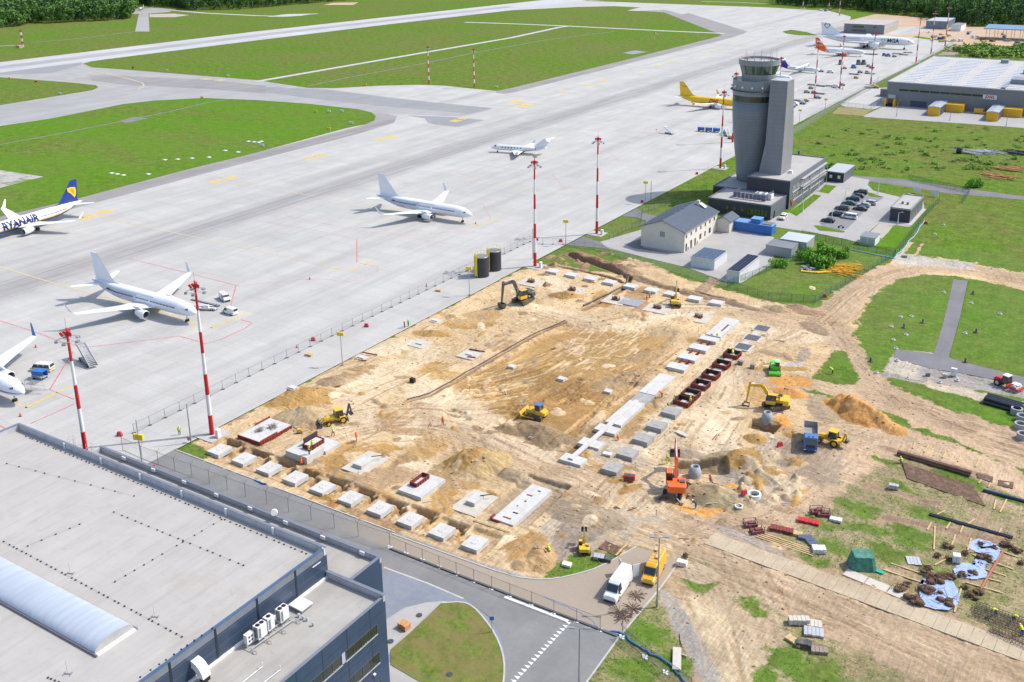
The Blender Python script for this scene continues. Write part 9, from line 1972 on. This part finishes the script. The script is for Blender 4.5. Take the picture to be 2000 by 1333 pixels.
# people
def body_mesh(pose):
 J=dict(pel=(0,0,.95),sp=(.02,0,1.2),ch=(.02,0,1.42),nk=(.03,0,1.54),hd=(.04,0,1.66),ht=(.04,0,1.74));ll={1:(.0,0),-1:(0,0)};arm={1:(.05,.0),-1:(.05,.0)}
 if pose=='walk':ll={1:(.28,-.05),-1:(-.26,-.12)};arm={1:(-.18,.05),-1:(.2,.12)}
 if pose=='bend':
  for k_,dx,z in(('sp',.14,1.13),('ch',.36,1.22),('nk',.47,1.26),('hd',.58,1.27),('ht',.66,1.29)):J[k_]=(dx,0,z)
  arm={1:(.32,.1),-1:(.36,.12)}
 if pose=='crouch':
  J={k_:(v[0]+.06,v[1],v[2]-.50)for k_,v in J.items()};J['ch']=(.2,0,.88);J['nk']=(.27,0,.98);J['hd']=(.33,0,1.08);J['ht']=(.35,0,1.16);arm={1:(.3,.15),-1:(.32,.1)}
 V,R_,E=[],[],[]
 def add(p,r,par=None):V.append(p);R_.append(r);i=len(V)-1;(E.append((par,i))if par is not None else None);return i
 a=add(J['pel'],.145);b=add(J['sp'],.13,a);c=add(J['ch'],.145,b);d=add(J['nk'],.06,c);e=add(J['hd'],.10,d);add(J['ht'],.085,e);add((J['hd'][0]+.10,0,J['hd'][2]-.01),.02,e)
 for s in(-1,1):
  fx,lf=ll[s];px_,_,pz=J['pel'];h=add((px_,s*.10,pz-.06),.10,a)
  kn=add((px_+fx*.55+.04,s*.11,pz*.5+.02),.07,h)if pose!='crouch' else add((px_+.34,s*.17,.5),.07,h)
  an=add((px_+fx,s*.11,.10),.05,kn)if pose!='crouch' else add((px_+.02,s*.14,.10),.05,kn);add((V[an][0]+.17,V[an][1],.05),.045,an)
  cx_,_,cz=J['ch'];sh=add((cx_,s*.19,cz),.065,c);ax,az=arm[s];el=add((cx_+ax*.4,s*.25,cz-.28),.045,sh);wr=add((cx_+ax+.05,s*.24,cz-.52+az),.03,el);pm=add((V[wr][0]+.03,s*.24,V[wr][2]-.08),.032,wr)
  for f in range(4):k1=add((V[pm][0]+.012*(f-1.5),s*.24+s*.016*(f-1.5),V[pm][2]-.05-.008*(f in(1,2))),.009,pm);add((V[k1][0]+.012,V[k1][1],V[k1][2]-.03),.008,k1)
  add((V[wr][0]+.055,s*.22,V[wr][2]-.07),.010,wr)
 me=bpy.data.meshes.new('sk');me.from_pydata(V,E,[]);o=bpy.data.objects.new('sk',me);COL.objects.link(o);md=o.modifiers.new('s','SKIN')
 for i,r in enumerate(R_):me.skin_vertices[0].data[i].radius=(r,r)
 me.skin_vertices[0].data[0].use_root=True;sb=o.modifiers.new('b','SUBSURF');sb.levels=sb.render_levels=1;dg=bpy.context.evaluated_depsgraph_get();out=bpy.data.meshes.new_from_object(o.evaluated_get(dg));bpy.data.objects.remove(o);zs=J['sp'][2]
 out.materials.clear();hd=Vector(J['hd'])
 for f in out.polygons:
  c_=f.center;f.use_smooth=True;hand=abs(c_.y)>.2 and c_.z<J['ch'][2]-.42 and c_.z>.3
  f.material_index=2 if((c_-hd).length<.15 or hand)else(3 if c_.z<.13 else(0 if c_.z<zs-.12 and abs(c_.y)<.2 else 1))
 return out,J
POSE={p_:body_mesh(p_)for p_ in('stand','walk','bend','crouch')}
SKIN=mat('skin',(.45,.27,.19),.6,0,0);BOOT=mat('work_boot',(.04,.03,.02),.8,0,0)
CLO=dict(y=mat('hi_vis_yellow',(.62,.78,.02),.6,0,0),o=mat('hi_vis_orange',(.85,.16,.02),.6,0,0),r=mat('red_jacket',(.6,.03,.04),.6,0,0),g=mat('green_white_jacket',(.10,.42,.12),.6,0,0),d=mat('dark_jacket',(.04,.04,.06),.7,0,0));TRO=dict(k=mat('dark_trousers',(.025,.03,.04),.8,0,0),b=mat('blue_trousers',(.03,.07,.28),.8,0,0),o=CLO['o'],y=CLO['y']);HAT=dict(w=WHT,y=mat('yellow_helmet',(.8,.6,.02),.4,0,0),o=CLO['o'])
def person(px,py,c,tr,hat,pose,rz,label,z=0):
 p=gl(px,py)if not z else(*g(px,py,z),z);me,J=POSE[pose];me=me.copy();
 for m_ in(TRO[tr],CLO[c]if c!='y' else mat('dark_sleeve',(.06,.07,.09),.8,0,0),SKIN,BOOT):me.materials.append(m_)
 o=bpy.data.objects.new('person',me);COL.objects.link(o);o.location=p;o.rotation_euler=(0,0,rz);tag(o,label,'person','workers on the construction site')
 a,b=Vector(J['pel']),Vector(J['nk']);ax=(b-a).normalized();sd_=Vector((0,1,0));fr=ax.cross(sd_);mb=MB();rings=[]
 for u,w,dp in((-.02,.19,.15),(.3,.18,.155),(.65,.22,.17),(.88,.21,.15),(1.0,.12,.09)):ctr=a+(b-a)*u+fr*0;rings.append([ctr+sd_*(w*math.cos(2*PI*i/12))+fr*(dp*math.sin(2*PI*i/12))for i in range(12)])
 mb.loft(rings,True,False);v=mb.build('safety_vest',CLO[c],o);h=Vector(J['hd'])+(Vector(J['ht'])-Vector(J['hd'])).normalized()*.05;mb=MB();mb.loft([[h+Vector((rr*math.cos(2*PI*i/12),rr*math.sin(2*PI*i/12),zz))for i in range(12)]for rr,zz in((.155,.0),(.135,.02),(.125,.08),(.08,.125),(.01,.14))],True,True);mb.build('hard_hat',HAT[hat],o);o.scale=(1.08,1.12,1.06)
for a in((351,850,'y','k','y','stand',2.5,'person in yellow vest standing alone on the apron near the tall mast'),(651,852,'y','k','w','walk',3.4,'person in yellow vest walking in front of the backhoe loader'),(865,831,'o','k','o','walk',5.5,'person in orange walking alone through the middle of the sand'),(696,862,'o','o','o','stand',1,'person all in orange in the shallow trench'),(599,903,'y','b','w','bend',3.6,'person with pale vest and blue trousers at the foot of the plinth'),(588,909,'o','o','o','crouch',2,'person in orange crouching beside the plinth'),(790,641,'r','k','w','stand',1,'person in red jacket at the apron kerb'),(798,638,'g','k','w','stand',3,'person in green and white beside the red jacket'),(1263,590,'o','o','o','stand',1,'person in orange next to the blue grey concrete square'),(1269,582,'y','k','w','stand',4,'person in yellow vest beside the orange suited worker'),(1293,776,'o','k','o','bend',4,'person in orange leaning at the long strip foundation'),(1402,664,'y','b','y','bend',2,'person in yellow at the end of the white slab'),(1431,697,'y','y','y','bend',2,'person in bright yellow bending inside the farthest formwork box'),(1348,792,'y','k','y','stand',2,'person in yellow right of the nearest formwork box'),(1304,797,'y','k','w','bend',1,'person in yellow left of the nearest formwork box'),(1319,782,'y','k','y','bend',5,'person in yellow behind the nearest formwork box'),(1302,906,'y','y','y','stand',1,'person all in yellow standing by the orange excavator'),(1626,731,'y','k','w','bend',3,'person in yellow bending on the grass triangle'),(1209,861,'o','o','y','crouch',3,'person in orange crouching near the pale footings'),(1944,1203,'y','b','y','bend',4.2,'person in yellow helmet bending over the rebar cage, left of three'),(1978,1215,'y','b','y','bend',5.5,'person in yellow bending over the rebar cage, middle of three'),(1995,1243,'y','b','y','bend',2.2,'person in yellow and blue trousers at the right frame edge'),(1074,1080,'y','k','y','crouch',3,'person in yellow crouching at the grass by the earth pit'),(1762,906,'y','k','y','crouch',3,'person in yellow crouching on the dark brown field'),(1359,994,'d','k','w','bend',3,'person in dark jacket and white helmet by the sand cone')):person(*a)
person(604,888,'y','k','y','stand',1.5,'person with dark sleeves and yellow helmet on the front edge of the plinth',1.3);person(611,878,'y','k','y','walk',2.6,'person in bright yellow beside the red formwork on the plinth',1.3)
SC.view_settings.exposure=0.66
